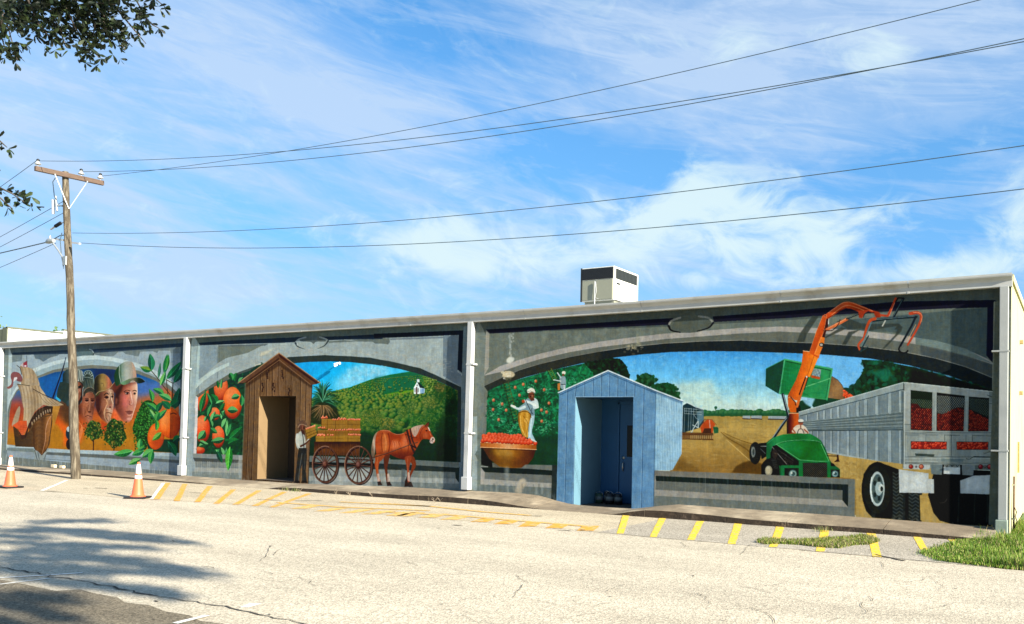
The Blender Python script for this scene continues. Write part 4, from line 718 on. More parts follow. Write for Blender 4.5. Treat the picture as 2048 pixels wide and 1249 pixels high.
    for k, (p, w_) in enumerate((([(580, 285), (610, 400), (640, 500), (680, 590)], 26), ([(625, 265), (650, 400), (680, 480), (705, 530)], 20))): line(c2, p, w_, (44, 26, 26), sm=True); line(c2, p, 4, (112, 84, 80), .8, sm=True)
    line(c2, [(560, 340), (660, 385), (720, 390)], 7, (60, 36, 32), sm=True); line(c2, [(620, 480), (700, 530)], 20, (48, 28, 26))
    line(c2, [(95, 668), (320, 598), (560, 510), (730, 450)], 13, (76, 46, 36), sm=True); line(c2, [(95, 664), (320, 594), (560, 506), (730, 446)], 4, (150, 108, 88), .8, sm=True)
# ---------------------------------------------------------------- bay three: grove pickers, blue shed, harvester, trailer
def paint_bay_three():
    poly(N1, [(938, 600), (2060, 520), (2060, 1080), (936, 1015)], (106, 112, 104))
    poly(N1, [(946, 640), (972, 640), (962, 1000), (940, 1000)], (112, 120, 114)); poly(d2, [(30, -50), (110, -50), (120, 1100), (20, 1100)], (142, 154, 154)); poly(d2, [(110, 0), (185, 0), (160, 1110), (110, 1110)], (108, 118, 112))
    poly(N1, [(950, 626), (1320, 600), (1600, 580), (2022, 548), (2022, 620), (1600, 640), (1320, 655), (972, 672)], (78, 86, 82))
    poly(N1, [(975, 668), (1320, 655), (1600, 640), (1988, 608), (1984, 760), (1700, 690), (1480, 668), (1300, 672), (1130, 695), (974, 760)], (104, 112, 104))
    poly(N1, [(1700, 640), (1976, 616), (1972, 720), (1900, 690), (1780, 665), (1640, 662)], (74, 88, 88), .9)
    scatter(N1, [(980, 670), (1340, 656), (1250, 690), (1080, 720), (980, 745)], 160, 8, [(112, 120, 112), (96, 104, 98), (120, 124, 114)], .3, .5)
    poly(N1, [(971, 660), (1140, 650), (1345, 637), (1350, 650), (1140, 659), (980, 668)], (20, 28, 44)); poly(N1, [(1425, 634), (1560, 624), (1800, 604), (1990, 601), (1988, 730), (1972, 712), (1974, 616), (1800, 620), (1560, 638), (1427, 645)], (22, 30, 48)); poly(N1, [(1425, 634), (1560, 625), (1800, 606), (1990, 601), (1988, 614), (1800, 622), (1560, 638), (1427, 645)], (20, 26, 44))
    # light frame lines
    poly(d1, [(248, 165), (300, 225), (290, 750), (220, 870)], (146, 144, 134))
    O = [(969, 751), (1000, 733), (1040, 720), (1080, 708), (1140, 694), (1200, 684), (1260, 676), (1330, 668), (1400, 663), (1480, 657), (1560, 654), (1640, 657), (1720, 662), (1800, 671), (1870, 683), (1930, 699), (1975, 719), (1985, 728)]
    I = [(969, 752), (1000, 745), (1040, 731), (1080, 719), (1140, 705), (1200, 695), (1260, 688), (1330, 679), (1400, 674), (1480, 668), (1560, 664), (1640, 668), (1720, 674), (1800, 684), (1870, 697), (1930, 712), (1985, 730)]
    poly(N1, O+I[::-1], (158, 154, 148)); poly(N1, [(1830, 676), (1870, 682), (1930, 698), (1985, 728), (1930, 712), (1860, 695), (1830, 690)], (108, 122, 118))
    Z = [(968, 773), (1000, 758), (1040, 741), (1080, 729), (1140, 715), (1200, 704), (1260, 695), (1330, 688), (1400, 684), (1480, 682), (1560, 685), (1640, 688), (1720, 694), (1800, 704), (1870, 718), (1930, 735), (1986, 758)]
    poly(N1, I+Z[::-1], (98, 102, 94)); poly(N1, [(1840, 691), (1930, 713), (1985, 731), (1986, 757), (1930, 734), (1840, 712)], (66, 74, 76), .8, 3); line(N1, Z, 1.6, (176, 172, 158), .6, sm=True)
    Y = [(975, 783), (1000, 771), (1050, 755), (1100, 742), (1160, 728), (1220, 717), (1280, 710), (1340, 705), (1420, 703), (1500, 704), (1580, 707), (1660, 711), (1740, 718), (1820, 732), (1900, 753), (1984, 783)]
    poly(N1, Z+[(1986, 783)]+Y[::-1], (34, 40, 42)); poly(N1, Z[:6]+[(1200, 720), (1160, 728), (1100, 742), (1050, 755), (1000, 771), (975, 783)], (50, 52, 46), .8, 2)
    # picture
    bot = [(1984, 1070), (1700, 1040), (1700, 962), (1300, 941), (1100, 935), (970, 925)]
    pic = Y+bot; m = pmask(N1, pic)
    def q(fr, pts, col, a=1, soft=0, sm=False): poly(fr, pts, col, a, soft, sm, clip=m)
    q(N1, pic, ('lin', (1450, 700), (1450, 830), [(62, 142, 206), (86, 166, 220), (104, 180, 224), (138, 194, 214), (176, 208, 206), (196, 208, 196)]))
    q(N1, [(1340, 770), (1420, 760), (1460, 830), (1330, 830)], (182, 206, 196), .8, 10); q(N1, [(1620, 705), (1740, 715), (1720, 790), (1640, 780)], (110, 178, 228), .8, 10)
    for k in range(500):
        x, y = mr.uniform(1220, 1740), mr.uniform(705, 825); c = [(150, 198, 226), (76, 152, 214), (190, 212, 208), (100, 172, 220)][mr.randint(4)]
        if m[int((y-MY0)*MS), int((x-MX0)*MS)] > .5: dab(*N1.p([(x, y)])[0], mr.uniform(4, 16), mr.uniform(1.5, 5), mr.uniform(-.5, .5)+(1.4 if k % 3 == 0 else 0), c, .13)
    # left grove
    q(N1, [(970, 785), (1000, 770), (1100, 742), (1180, 725), (1240, 718), (1250, 760), (1120, 790), (1115, 935), (970, 930)], (12, 76, 50))
    rs = np.random.RandomState(5); grove = [(972, 785), (1000, 772), (1100, 744), (1180, 727), (1225, 722), (1250, 745), (1200, 752), (1120, 790), (1116, 870), (972, 880)]
    q(N1, [(972, 790), (1020, 765), (1040, 800), (1000, 860), (975, 870)], (20, 100, 66), .8, 8); q(N1, [(1010, 770), (1060, 755), (1050, 790), (1020, 800)], (28, 140, 92), .7, 6); q(N1, [(1120, 745), (1180, 732), (1190, 760), (1130, 780)], (34, 134, 80), .7, 6)
    scatter(N1, grove, 1500, 4.2, [(14, 84, 54), (20, 110, 66), (10, 60, 40), (36, 136, 84), (8, 50, 38), (50, 150, 96)], .5, .35, clip=m)
    for cx, cy, r in ((985, 830, 16), (1005, 845, 18), (1032, 856, 18), (1020, 870, 16), (1085, 820, 14), (1098, 850, 16), (1060, 775, 12), (1150, 765, 16), (1085, 860, 12), (1000, 812, 12), (1092, 780, 12)):
        for k in range(34):
            an = rs.uniform(0, 6.28); d_ = rs.uniform(0, r); x, y = cx+math.cos(an)*d_, cy+math.sin(an)*d_*.7
            line(N1, [(x, y), (x+rs.uniform(-5, 5), y+rs.uniform(-3, 3))], 1.5, [(96, 176, 130), (60, 156, 104), (130, 190, 150), (30, 120, 80)][k % 4], .7, w1=.5, clip=m)
    q(N1, [(970, 872), (1116, 872), (1116, 935), (970, 935)], (3, 56, 40), .75, 8)
    for x, y in ((146, 503), (200, 527), (143, 562), (178, 625), (281, 424), (308, 472), (410, 385), (462, 438), (492, 522), (445, 565), (477, 578), (447, 634), (332, 405), (225, 566)): ell(D, (x, y), 9, 11, (176, 100, 66), hi=(220, 150, 112), lo=(90, 50, 32), clip=m)
    dk = [(1168, 722), (1210, 717), (1240, 720), (1252, 735), (1258, 752), (1252, 765), (1200, 760), (1185, 745)]
    q(N1, dk, (10, 44, 30), sm=True); scatter(N1, dk, 160, 4, [(8, 40, 28), (16, 60, 40), (6, 30, 22)], .9, .6, clip=m)
    for cx, cy, rx, ry in ((1292, 762, 22, 16), (1330, 778, 26, 14), (1345, 790, 14, 8)):
        ell(N1, (cx, cy), rx*.8, ry*.85, (20, 64, 38), clip=m); scatter(N1, [(cx-rx, cy+ry), (cx-rx, cy-ry*.4), (cx, cy-ry), (cx+rx, cy-ry*.2), (cx+rx, cy+ry)], 60, 4, [(16, 56, 34), (30, 78, 44), (44, 88, 56)], .9, .7, clip=m)
    # ladder and pickers
    line(D, [(208, 395), (275, 650)], 5, (46, 56, 32)); line(D, [(236, 385), (305, 640)], 5, (70, 84, 44))
    for i in range(14): t = i/14.; line(D, [(212+66*t, 400+250*t), (240+66*t, 392+250*t)], 3, (96, 120, 56))
    line(D, [(488, 318), (520, 380)], 3, (110, 130, 50)); line(D, [(505, 305), (540, 370)], 3, (110, 130, 50))
    for i in range(6): line(D, [(490+i*6, 325+i*10), (508+i*6, 315+i*10)], 2.5, (110, 130, 50))
    poly(D, [(560, 360), (590, 355), (598, 385), (594, 432), (568, 430), (560, 395)], (130, 152, 160), sm=True); ell(D, (584, 332), 12, 11, (214, 214, 200)); ell(D, (581, 345), 8, 8, (110, 70, 50)); line(D, [(545, 332), (565, 362)], 7, (200, 210, 206)); line(D, [(522, 376), (565, 384)], 7, (200, 210, 206)); poly(D, [(545, 400), (562, 395), (560, 440), (546, 440)], (190, 120, 60)); line(D, [(568, 405), (592, 405)], 4, (40, 44, 50)); line(D, [(586, 410), (588, 436)], 8, (190, 196, 190))
    # large picker
    poly(D, [(366, 590), (400, 585), (398, 640), (385, 700), (400, 740), (408, 762), (385, 756), (362, 742), (360, 650)], (160, 190, 196), sm=True); line(D, [(385, 600), (372, 730)], 6, (214, 230, 232), .8, sm=True); line(D, [(368, 610), (364, 700)], 4, (84, 110, 120), .8)
    poly(D, [(305, 548), (340, 520), (352, 495), (385, 488), (415, 500), (426, 540), (402, 556), (395, 600), (310, 580)], (120, 146, 156), sm=True); poly(D, [(385, 490), (418, 500), (426, 545), (395, 556)], (190, 204, 204), sm=True)
    line(D, [(340, 545), (300, 556), (258, 540)], 18, (196, 212, 212), sm=True, w1=10); line(D, [(420, 545), (380, 520), (335, 506)], 18, (206, 216, 212), sm=True, w1=14); line(D, [(258, 536), (280, 545)], 12, (232, 230, 220))
    ell(D, (332, 510), 10, 10, (170, 70, 40)); line(D, [(345, 500), (372, 560), (392, 590)], 4, (50, 60, 66)); line(D, [(385, 555), (380, 590)], 6, (70, 90, 100))
    poly(D, [(303, 580), (330, 566), (360, 570), (378, 600), (370, 640), (362, 690), (360, 735), (330, 725), (316, 690), (302, 650), (300, 610)], ('lin', (300, 650), (375, 650), [(120, 80, 20), (200, 150, 60), (176, 124, 40), (206, 160, 70), (150, 104, 34)]), sm=True)
    line(D, [(302, 582), (340, 572), (372, 585), (380, 610)], 5, (96, 66, 26), sm=True); line(D, [(312, 600), (316, 660), (332, 700), (345, 730)], 5, (226, 186, 100), .9, sm=True); ell(D, (350, 628), 14, 16, (216, 168, 80), .9); line(D, [(330, 600), (360, 650), (350, 720)], 4, (130, 88, 30), .8, sm=True)
    ell(D, (382, 474), 19, 27, (112, 66, 46)); ell(D, (378, 482), 8, 4, (40, 20, 16)); line(D, [(366, 470), (376, 470)], 4, (40, 22, 18)); line(D, [(384, 468), (396, 468)], 4, (50, 26, 20)); line(D, [(388, 470), (386, 482)], 4, (176, 116, 86)); poly(D, [(370, 492), (398, 488), (402, 505), (380, 508)], (90, 52, 40))
    poly(D, [(355, 448), (362, 434), (384, 426), (402, 438), (405, 460), (385, 452), (362, 458)], (214, 212, 196), sm=True); line(D, [(356, 450), (378, 446), (403, 458)], 4, (140, 140, 124), sm=True)
    # planter of fruit
    poly(D, [(30, 840), (68, 770), (66, 890), (45, 870)], (96, 108, 104)); poly(D, [(68, 790), (130, 800), (140, 925), (68, 905)], (18, 30, 26)); 
    poly(D, [(75, 795), (410, 810), (395, 860), (365, 900), (330, 922), (240, 928), (180, 915), (120, 870)], ('lin', (110, 850), (400, 850), [(74, 46, 16), (140, 98, 36), (170, 124, 54), (140, 88, 32), (104, 58, 18), (70, 36, 12)]), sm=False)
    poly(D, [(150, 820), (270, 824), (260, 890), (190, 880)], (176, 136, 66), .6, 8); poly(D, [(90, 840), (395, 862), (330, 924), (240, 930), (170, 915)], (90, 48, 14), .5, 8)
    poly(D, [(64, 762), (414, 776), (413, 812), (64, 798)], ('lin', (64, 780), (414, 780), [(150, 84, 34), (186, 112, 56), (214, 160, 110), (190, 110, 50), (140, 74, 28)])); line(D, [(64, 765), (414, 779)], 4, (226, 186, 160)); line(D, [(64, 796), (414, 811)], 4, (226, 176, 130)); line(D, [(70, 803), (408, 817)], 4, (60, 34, 14))
    for row_, (n_, yy, x0_, x1_) in enumerate(((11, 716, 120, 315), (14, 729, 86, 330), (15, 742, 84, 370), (17, 754, 78, 402))):
        for i in range(n_):
            x = x0_+(x1_-x0_)*i/(n_-1)+mr.uniform(-4, 4); y = yy+(x-70)*.045+mr.uniform(-3, 3)
            if row_ < 2 and 230 < x < 275: y += 4
            ell(D, (x, y), 13, 13.5, (204, 66, 34), hi=(236, 122, 90), lo=(110, 24, 12), ld=(-.1, -.6))
    line(D, [(385, 748), (412, 762)], 12, (200, 210, 206), w1=6)
    # plinth left of the shed
    poly(d2, [(860, 700), (1280, 708), (1275, 800), (780, 770)], (112, 116, 110)); poly(d2, [(165, 735), (900, 765), (1360, 798), (1360, 872), (900, 850), (230, 818)], (30, 40, 38)); poly(d2, [(225, 820), (900, 850), (1280, 875), (1275, 990), (900, 970), (225, 925)], (106, 110, 106)); poly(d2, [(165, 745), (225, 820), (225, 925), (160, 1010)], (156, 152, 146)); poly(d2, [(160, 1010), (225, 925), (900, 970), (1275, 992), (1270, 1065), (900, 1045)], (158, 156, 148)); poly(d2, [(130, 1010), (900, 1045), (1270, 1065), (1270, 1300), (130, 1200)], (108, 116, 112)); poly(d2, [(1280, 700), (1360, 710), (1350, 1300), (1260, 1300)], (44, 52, 50)); line(d2, [(170, 735), (275, 735)], 9, (190, 192, 186))
    poly(d2, [(700, 1110), (720, 1030), (780, 930), (860, 930), (870, 1010), (820, 1080), (810, 1140), (720, 1140)], (186, 174, 152), .9, 3, sm=True); poly(d2, [(535, 740), (610, 740), (585, 1150), (555, 1150)], (150, 156, 152), .6, 4)
    for i in range(26): x = 150+i*44; line(d2, [(x, 1000+mr.uniform(0, 30)), (x+5, 1150)], mr.uniform(10, 40), [(160, 168, 164), (80, 90, 88)][i % 2], mr.uniform(.1, .35))
    # ---- right side: farmyard
    q(N1, [(1360, 833), (1420, 832), (1520, 832), (1720, 830), (1760, 1040), (1340, 960), (1340, 860)], ('lin', (1500, 830), (1500, 950), [(150, 128, 70), (176, 148, 84), (168, 138, 76), (150, 118, 62), (140, 106, 54)]))
    for k in range(520):
        x, y = mr.uniform(1345, 1720), mr.uniform(833, 1030); c = [(186, 158, 96), (140, 108, 56), (196, 170, 112), (128, 98, 50), (160, 130, 74)][mr.randint(5)]
        if m[int((y-MY0)*MS), int((x-MX0)*MS)] > .5: dab(*N1.p([(x, y)])[0], mr.uniform(6, 26), mr.uniform(1, 3.4), mr.uniform(-.08, .08), c, .22)
    q(e1, [(750, 640), (870, 700), (1000, 760), (1180, 800), (1200, 1100), (1050, 900), (870, 760)], (120, 92, 44), .6, 4); line(e1, [(745, 625), (860, 720), (1000, 800), (1150, 900), (1180, 960)], 10, (104, 78, 36), .8, sm=True, w1=26); line(e1, [(780, 630), (900, 690), (1050, 750), (1200, 795)], 8, (104, 78, 36), .8, sm=True, w1=14); line(e1, [(830, 740), (1000, 890), (1190, 1060)], 12, (200, 174, 112), .7, sm=True)
    q(e1, [(900, 1220), (960, 1130), (1060, 1070), (1180, 1040), (1400, 1100), (1400, 1249)], (84, 60, 26), .9, 2); q(e1, [(20, 1190), (100, 1080), (180, 960), (260, 1100), (500, 1220)], (104, 76, 36), .6, 8)
    for k in range(26):
        x = 1408+k*9.2; r = mr.uniform(5, 8); ell(N1, (x, 829-r*.35), r*1.2, r, (34, 84, 52), clip=m, hi=(70, 120, 76), lo=(20, 56, 40))
    q(N1, [(1405, 828), (1640, 828), (1640, 833), (1405, 833)], (40, 84, 52)); line(N1, [(1431, 828), (1431, 816)], 2, (50, 90, 70)); ell(N1, (1431, 816), 3, 3, (40, 84, 60))
    for x0_, x1_, y_ in ((1485, 1500, 833), (1502, 1523, 833), (1536, 1580, 834)): q(N1, [(x0_, y_-1), (x1_, y_-1), (x1_, y_+5), (x0_, y_+5)], (150, 160, 162)); line(N1, [(x0_, y_+5), (x1_, y_+6)], 2, (70, 56, 50))
    # barn and implements
    poly(e1, [(170, 240), (245, 200), (490, 295), (492, 480), (430, 560), (170, 640)], (34, 54, 60)); poly(e1, [(390, 320), (490, 300), (492, 440), (400, 560)], (80, 108, 118)); line(e1, [(165, 235), (240, 182), (370, 255), (490, 292)], 9, (206, 220, 226))
    for i in range(8): line(e1, [(400+i*12, 320-i*2), (398+i*12, 540-i*14)], 3, (120, 146, 152), .6)
    for x in (215, 275, 310, 345): line(e1, [(x, 280), (x-14, 630)], 7, (140, 158, 160), .8)
    for y in (275, 312, 350): line(e1, [(205, y), (460, y+20)], 6, (170, 184, 186), .9)
    for x in (205, 240, 275, 310, 345, 380): line(e1, [(x, 270), (x, 352)], 5, (160, 176, 178), .8)
    line(e1, [(305, 635), (360, 540), (410, 460), (412, 560), (330, 520)], 12, (182, 194, 192)); line(e1, [(340, 360), (380, 420), (420, 440)], 7, (150, 166, 168))
    poly(e1, [(440, 560), (490, 480), (540, 440), (610, 445), (660, 510), (640, 560), (620, 640), (460, 640)], (176, 74, 36)); line(e1, [(440, 550), (500, 440), (610, 436), (680, 520)], 7, (110, 66, 46)); line(e1, [(575, 450), (590, 620)], 12, (200, 190, 180), .7); poly(e1, [(500, 570), (600, 570), (600, 640), (470, 640)], (70, 44, 32))
    poly(e1, [(625, 545), (690, 545), (708, 570), (708, 635), (645, 645)], (40, 92, 60)); line(e1, [(640, 572), (700, 572)], 5, (16, 50, 34))
    poly(e1, [(170, 625), (632, 640), (632, 742), (170, 728)], (104, 72, 44))
    for i in range(16): x = 180+i*29; poly(e1, [(x, 672), (x+15, 672), (x+15, 722), (x, 722)], (176, 148, 96) if i > 3 else (130, 100, 62))
    for y in (640, 664, 735): line(e1, [(170, y-8), (632, y)], 6, (66, 40, 26))
    # ---- green bin, brown drum, dark trees to the right
    q(N1, [(1722, 720), (1760, 722), (1830, 736), (1984, 780), (1984, 860), (1600, 830), (1640, 812), (1680, 800), (1700, 780), (1715, 760), (1728, 740)], (12, 46, 32))
    tr = [(1686, 790), (1700, 776), (1712, 768), (1722, 752), (1730, 738), (1722, 724), (1780, 726), (1860, 744), (1980, 780), (1980, 800), (1700, 800)]
    scatter(N1, tr, 600, 6, [(14, 54, 36), (22, 74, 50), (8, 34, 26), (46, 60, 30), (26, 92, 68), (16, 60, 44)], .65, .6, clip=m); q(N1, [(1745, 745), (1775, 735), (1785, 750), (1765, 765)], (34, 108, 82), .7, 4)
    q(N1, [(1820, 735), (1990, 778), (1990, 800), (1820, 790)], (4, 20, 20), .75, 10)
    for cx, cy, r in ((1608, 812, 14), (1625, 800, 12), (1640, 806, 18), (1668, 800, 20), (1600, 822, 16), (1690, 792, 20)): ell(N1, (cx, cy), r, r*.8, (20, 62, 44), clip=m, lo=(12, 44, 32))
    q(f2, [(635, 610), (700, 590), (810, 610), (760, 720), (690, 680)], (150, 196, 220), .9, 2)
    poly(f2, [(985, 340), (1030, 340), (1090, 380), (1140, 440), (1168, 500), (1165, 630), (960, 600)], ('lin', (990, 400), (1168, 560), [(120, 88, 58), (146, 112, 74), (126, 94, 62)])); line(f2, [(1020, 335), (1090, 378), (1142, 440), (1170, 500)], 7, (70, 66, 56))
    for k in range(60): x = mr.uniform(1165, 1295); y = mr.uniform(500+(x-1165)*.75, 625); ell(f2, (x, y), 14, 13, (216, 74, 38), hi=(236, 120, 80), lo=(140, 36, 20))
    poly(f2, [(195, 240), (430, 118), (355, 555), (190, 455)], (12, 66, 50)); poly(f2, [(430, 120), (1025, 240), (958, 630), (360, 555)], ('lin', (400, 300), (1000, 400), [(20, 108, 58), (36, 124, 70), (44, 136, 80), (50, 140, 84)]))
    line(f2, [(430, 122), (1022, 242), (956, 628)], 16, (70, 160, 104)); line(f2, [(428, 122), (368, 548)], 16, (76, 160, 110)); line(f2, [(365, 545), (955, 622)], 10, (60, 146, 92)); line(f2, [(450, 148), (1000, 260)], 8, (10, 60, 40)); line(f2, [(1000, 262), (945, 600)], 6, (12, 70, 44), .8); line(f2, [(195, 240), (430, 118)], 8, (60, 140, 110)); line(f2, [(690, 465), (990, 362)], 10, (110, 186, 130))
    for k in range(40): dab(*f2.p([(mr.uniform(420, 950), mr.uniform(200, 560))])[0], mr.uniform(10, 30), 3, mr.uniform(-.3, .6), [(40, 136, 80), (16, 96, 54)][k % 2], .3)
    # mesh box
    poly(f2, [(790, 235), (885, 250), (870, 370), (760, 350)], (186, 206, 214), .9)
    for i in range(8): line(f2, [(780+i*14, 240), (760+i*16, 350)], 4, (40, 50, 52), .8); line(f2, [(775, 250+i*15), (880, 262+i*14)], 4, (40, 50, 52), .7)
    poly(f2, [(762, 318), (872, 345), (866, 374), (756, 350)], (180, 80, 36))
    # support strut
    line(f2, [(405, 560), (440, 700), (476, 830)], 34, (36, 44, 50)); line(f2, [(412, 560), (448, 700), (484, 820)], 8, (150, 170, 176)); line(f2, [(470, 840), (400, 940), (285, 1110)], 34, (36, 44, 50)); line(f2, [(455, 850), (390, 935), (280, 1095)], 8, (150, 170, 176))
    # ---- crane column and boom
    poly(f2, [(486, 790), (640, 790), (640, 940), (560, 1050), (455, 1050), (455, 900), (480, 850)], ('lin', (455, 900), (640, 900), [(30, 14, 10), (96, 36, 14), (176, 76, 30), (200, 92, 40), (150, 60, 26)]))
    line(f2, [(486, 796), (640, 796)], 12, (206, 150, 110)); poly(f2, [(470, 600), (490, 580), (575, 660), (575, 785), (500, 785), (470, 700)], (196, 92, 30)); poly(f2, [(575, 690), (620, 700), (635, 785), (575, 785)], (28, 20, 18))
    poly(f2, [(660, 14), (700, 20), (800, 60), (860, 75), (745, 345), (690, 335), (610, 640), (550, 630), (500, 580), (465, 640), (470, 570), (570, 380), (640, 180)], ('lin', (560, 350), (760, 400), [(176, 78, 26), (206, 98, 34), (222, 116, 36), (214, 104, 30)]))
    poly(f2, [(800, 62), (862, 72), (740, 345), (715, 335)], (232, 130, 42)); line(f2, [(660, 16), (735, 26), (800, 65), (856, 72)], 8, (236, 190, 150)); line(f2, [(712, 335), (800, 66)], 4, (120, 52, 20))
    line(f2, [(705, 340), (655, 480), (600, 650), (582, 710)], 34, (196, 100, 44)); line(f2, [(690, 345), (640, 480), (612, 560)], 15, (60, 24, 12)); line(f2, [(722, 345), (675, 500)], 10, (36, 26, 24)); ell(f2, (703, 340), 10, 12, (216, 210, 200)); line(f2, [(500, 585), (560, 660), (570, 700)], 9, (40, 20, 12)); line(f2, [(470, 605), (500, 590)], 6, (236, 170, 120))
    # shadows the artist painted under the boom
    for P in ([(400, 325), (480, 330), (330, 560), (300, 655), (205, 655), (250, 540)], [(760, 470), (820, 490), (560, 610), (560, 590)], [(850, 530), (1000, 500), (900, 560), (820, 690), (770, 690)], [(1420, 500), (1480, 430), (1525, 470), (1510, 520), (1300, 740), (1270, 740), (1440, 560), (1460, 500)], [(700, 400), (850, 360), (1000, 420), (1140, 430), (1480, 425), (1500, 450), (1300, 480), (1100, 520), (1000, 490), (840, 500)]): poly(f1, P, (56, 62, 58), .85, 1)
    boom = [(560, 315), (610, 275), (760, 170), (830, 150), (900, 160), (1050, 215), (1150, 260), (1230, 280), (1260, 320), (1250, 350), (1190, 350), (1170, 300), (1100, 270), (1060, 290), (1020, 360), (980, 350), (975, 280), (880, 240), (820, 235), (740, 270), (640, 340), (590, 370)]
    poly(f1, boom, ('lin', (700, 200), (760, 330), [(190, 92, 56), (186, 70, 30), (150, 56, 28)]), sm=False); line(f1, [(600, 290), (760, 178), (830, 158), (900, 168), (1150, 268)], 9, (216, 130, 90), sm=True); line(f1, [(640, 320), (760, 225), (840, 200), (920, 215), (1040, 260)], 8, (222, 150, 104), .8, sm=True); line(f1, [(600, 355), (740, 262), (820, 226)], 6, (90, 34, 16))
    poly(f1, [(530, 320), (590, 330), (585, 420), (545, 600), (480, 860), (360, 790), (450, 520)], ('lin', (440, 560), (570, 600), [(196, 84, 32), (182, 72, 28), (222, 110, 40)])); poly(f1, [(575, 360), (606, 370), (590, 480), (560, 560), (545, 640), (520, 600)], (60, 26, 16)); poly(f1, [(500, 590), (555, 600), (545, 680), (480, 830), (420, 810)], (222, 118, 44)); line(f1, [(575, 345), (545, 520), (430, 800)], 5, (236, 170, 120), .7); line(f1, [(530, 330), (450, 520), (362, 780)], 4, (236, 180, 140), .6)
    ell(f1, (560, 328), 22, 18, (206, 110, 70)); ell(f1, (560, 328), 11, 9, (120, 60, 40)); ell(f1, (516, 690), 32, 26, (30, 26, 26)); ell(f1, (512, 690), 20, 17, (170, 166, 160)); line(f1, [(604, 370), (600, 430)], 10, (210, 216, 212))
    line(f1, [(580, 500), (700, 440), (830, 370)], 36, (206, 106, 60)); line(f1, [(585, 488), (830, 362)], 8, (236, 170, 130), .8); line(f1, [(830, 365), (970, 310)], 18, (28, 34, 34)); line(f1, [(835, 360), (970, 306)], 4, (140, 156, 156)); line(f1, [(745, 375), (720, 440), (650, 510), (570, 510)], 8, (30, 22, 20), sm=True)
    # grapple
    line(f1, [(1250, 320), (1340, 330), (1370, 270), (1440, 110)], 26, (170, 66, 40)); line(f1, [(1360, 330), (1425, 170)], 8, (222, 130, 96)); line(f1, [(1440, 150), (1470, 105), (1540, 110)], 16, (30, 26, 26)); line(f1, [(1420, 330), (1480, 220), (1535, 115)], 30, (22, 34, 40)); line(f1, [(1412, 330), (1525, 125)], 5, (120, 150, 156), .8)
    line(f1, [(1240, 200), (1290, 195), (1320, 230)], 8, (24, 20, 30), sm=True); line(f1, [(1040, 350), (1060, 300), (1170, 290)], 8, (30, 24, 24), sm=True)
    line(f1, [(1160, 390), (1400, 360), (1700, 340)], 30, (34, 46, 50)); line(f1, [(1165, 378), (1700, 328)], 5, (140, 156, 158), .8); line(f1, [(1690, 340), (1640, 450), (1500, 700)], 26, (26, 38, 44))
    line(f1, [(1180, 365), (1120, 390), (1080, 470), (1040, 610)], 40, (176, 74, 42), sm=True, w1=26); line(f1, [(1130, 420), (1075, 560), (1020, 700)], 16, (96, 120, 124), sm=True); line(f1, [(1030, 620), (975, 690), (990, 750)], 26, (176, 76, 46), sm=True); line(f1, [(1100, 580), (1040, 690), (1000, 770), (1090, 720)], 16, (40, 60, 64), sm=True)
    line(f1, [(1620, 300), (1700, 290), (1750, 310), (1750, 390), (1690, 520), (1590, 690)], 40, (176, 70, 44), sm=True, w1=24); line(f1, [(1660, 285), (1740, 295), (1768, 340), (1750, 420)], 6, (226, 160, 120), sm=True); line(f1, [(1690, 440), (1580, 650)], 8, (226, 170, 120), .8); line(f1, [(1510, 680), (1480, 740), (1500, 780), (1560, 790), (1590, 765)], 20, (22, 30, 34), sm=True); line(f1, [(1520, 720), (1560, 700)], 12, (90, 96, 92)); line(f1, [(1310, 390), (1275, 455)], 16, (176, 176, 168))
    # ---- trailer
    P0 = [(0, 830), (640, 645), (650, 1165), (160, 1085), (0, 1000)]
    poly(F, [(-10, 832), (640, 643), (652, 690), (640, 1165), (450, 1130), (150, 1075), (110, 1020), (-10, 900)], ('lin', (0, 900), (640, 900), [(112, 126, 132), (124, 138, 144), (116, 130, 134), (108, 122, 126)]))
    poly(F, [(-10, 825), (640, 640), (652, 680), (-10, 850)], (138, 150, 150)); line(F, [(-10, 828), (645, 642)], 5, (180, 190, 188)); line(F, [(0, 850), (640, 686)], 5, (70, 84, 88))
    poly(F, [(0, 885), (640, 822), (640, 938), (0, 942)], (100, 114, 116))
    for i in range(11): t = i/10.; line(F, [(0, 888+54*t), (640, 824+112*t)], 2.6, (56, 70, 74) if i % 2 else (146, 158, 160), .8)
    for k, (x, w_) in enumerate(((10, 10), (40, 13), (70, 14), (110, 16), (150, 18), (195, 20), (240, 22), (300, 25), (360, 27), (410, 29), (480, 32), (560, 34), (625, 20))):
        yt = 850-(x/640.)*164+8; yb = 885-(x/640.)*60-2
        if k % 2 or x > 90: line(F, [(x, yt), (x, yb)], w_*.5, (146, 160, 162), .9); line(F, [(x+w_*.3, yt), (x+w_*.3, yb)], 3, (62, 76, 80)); line(F, [(x-w_*.28, yt), (x-w_*.28, yb)], 2.5, (196, 206, 206), .8)
        yt = 945; yb = 1000+(x/640.)*155 if x < 110 else 1052+(x/640.)*100
        line(F, [(x, yt), (x, yb)], w_*.5, (146, 160, 164), .8); line(F, [(x+w_*.3, yt), (x+w_*.3, yb)], 3, (62, 76, 80)); line(F, [(x-w_*.28, yt), (x-w_*.28, yb)], 2.5, (196, 206, 206), .7)
    line(F, [(0, 944), (640, 938)], 5, (40, 52, 54)); line(F, [(160, 1075), (640, 1165)], 10, (150, 160, 158)); line(F, [(160, 1085), (640, 1174)], 5, (60, 64, 60))
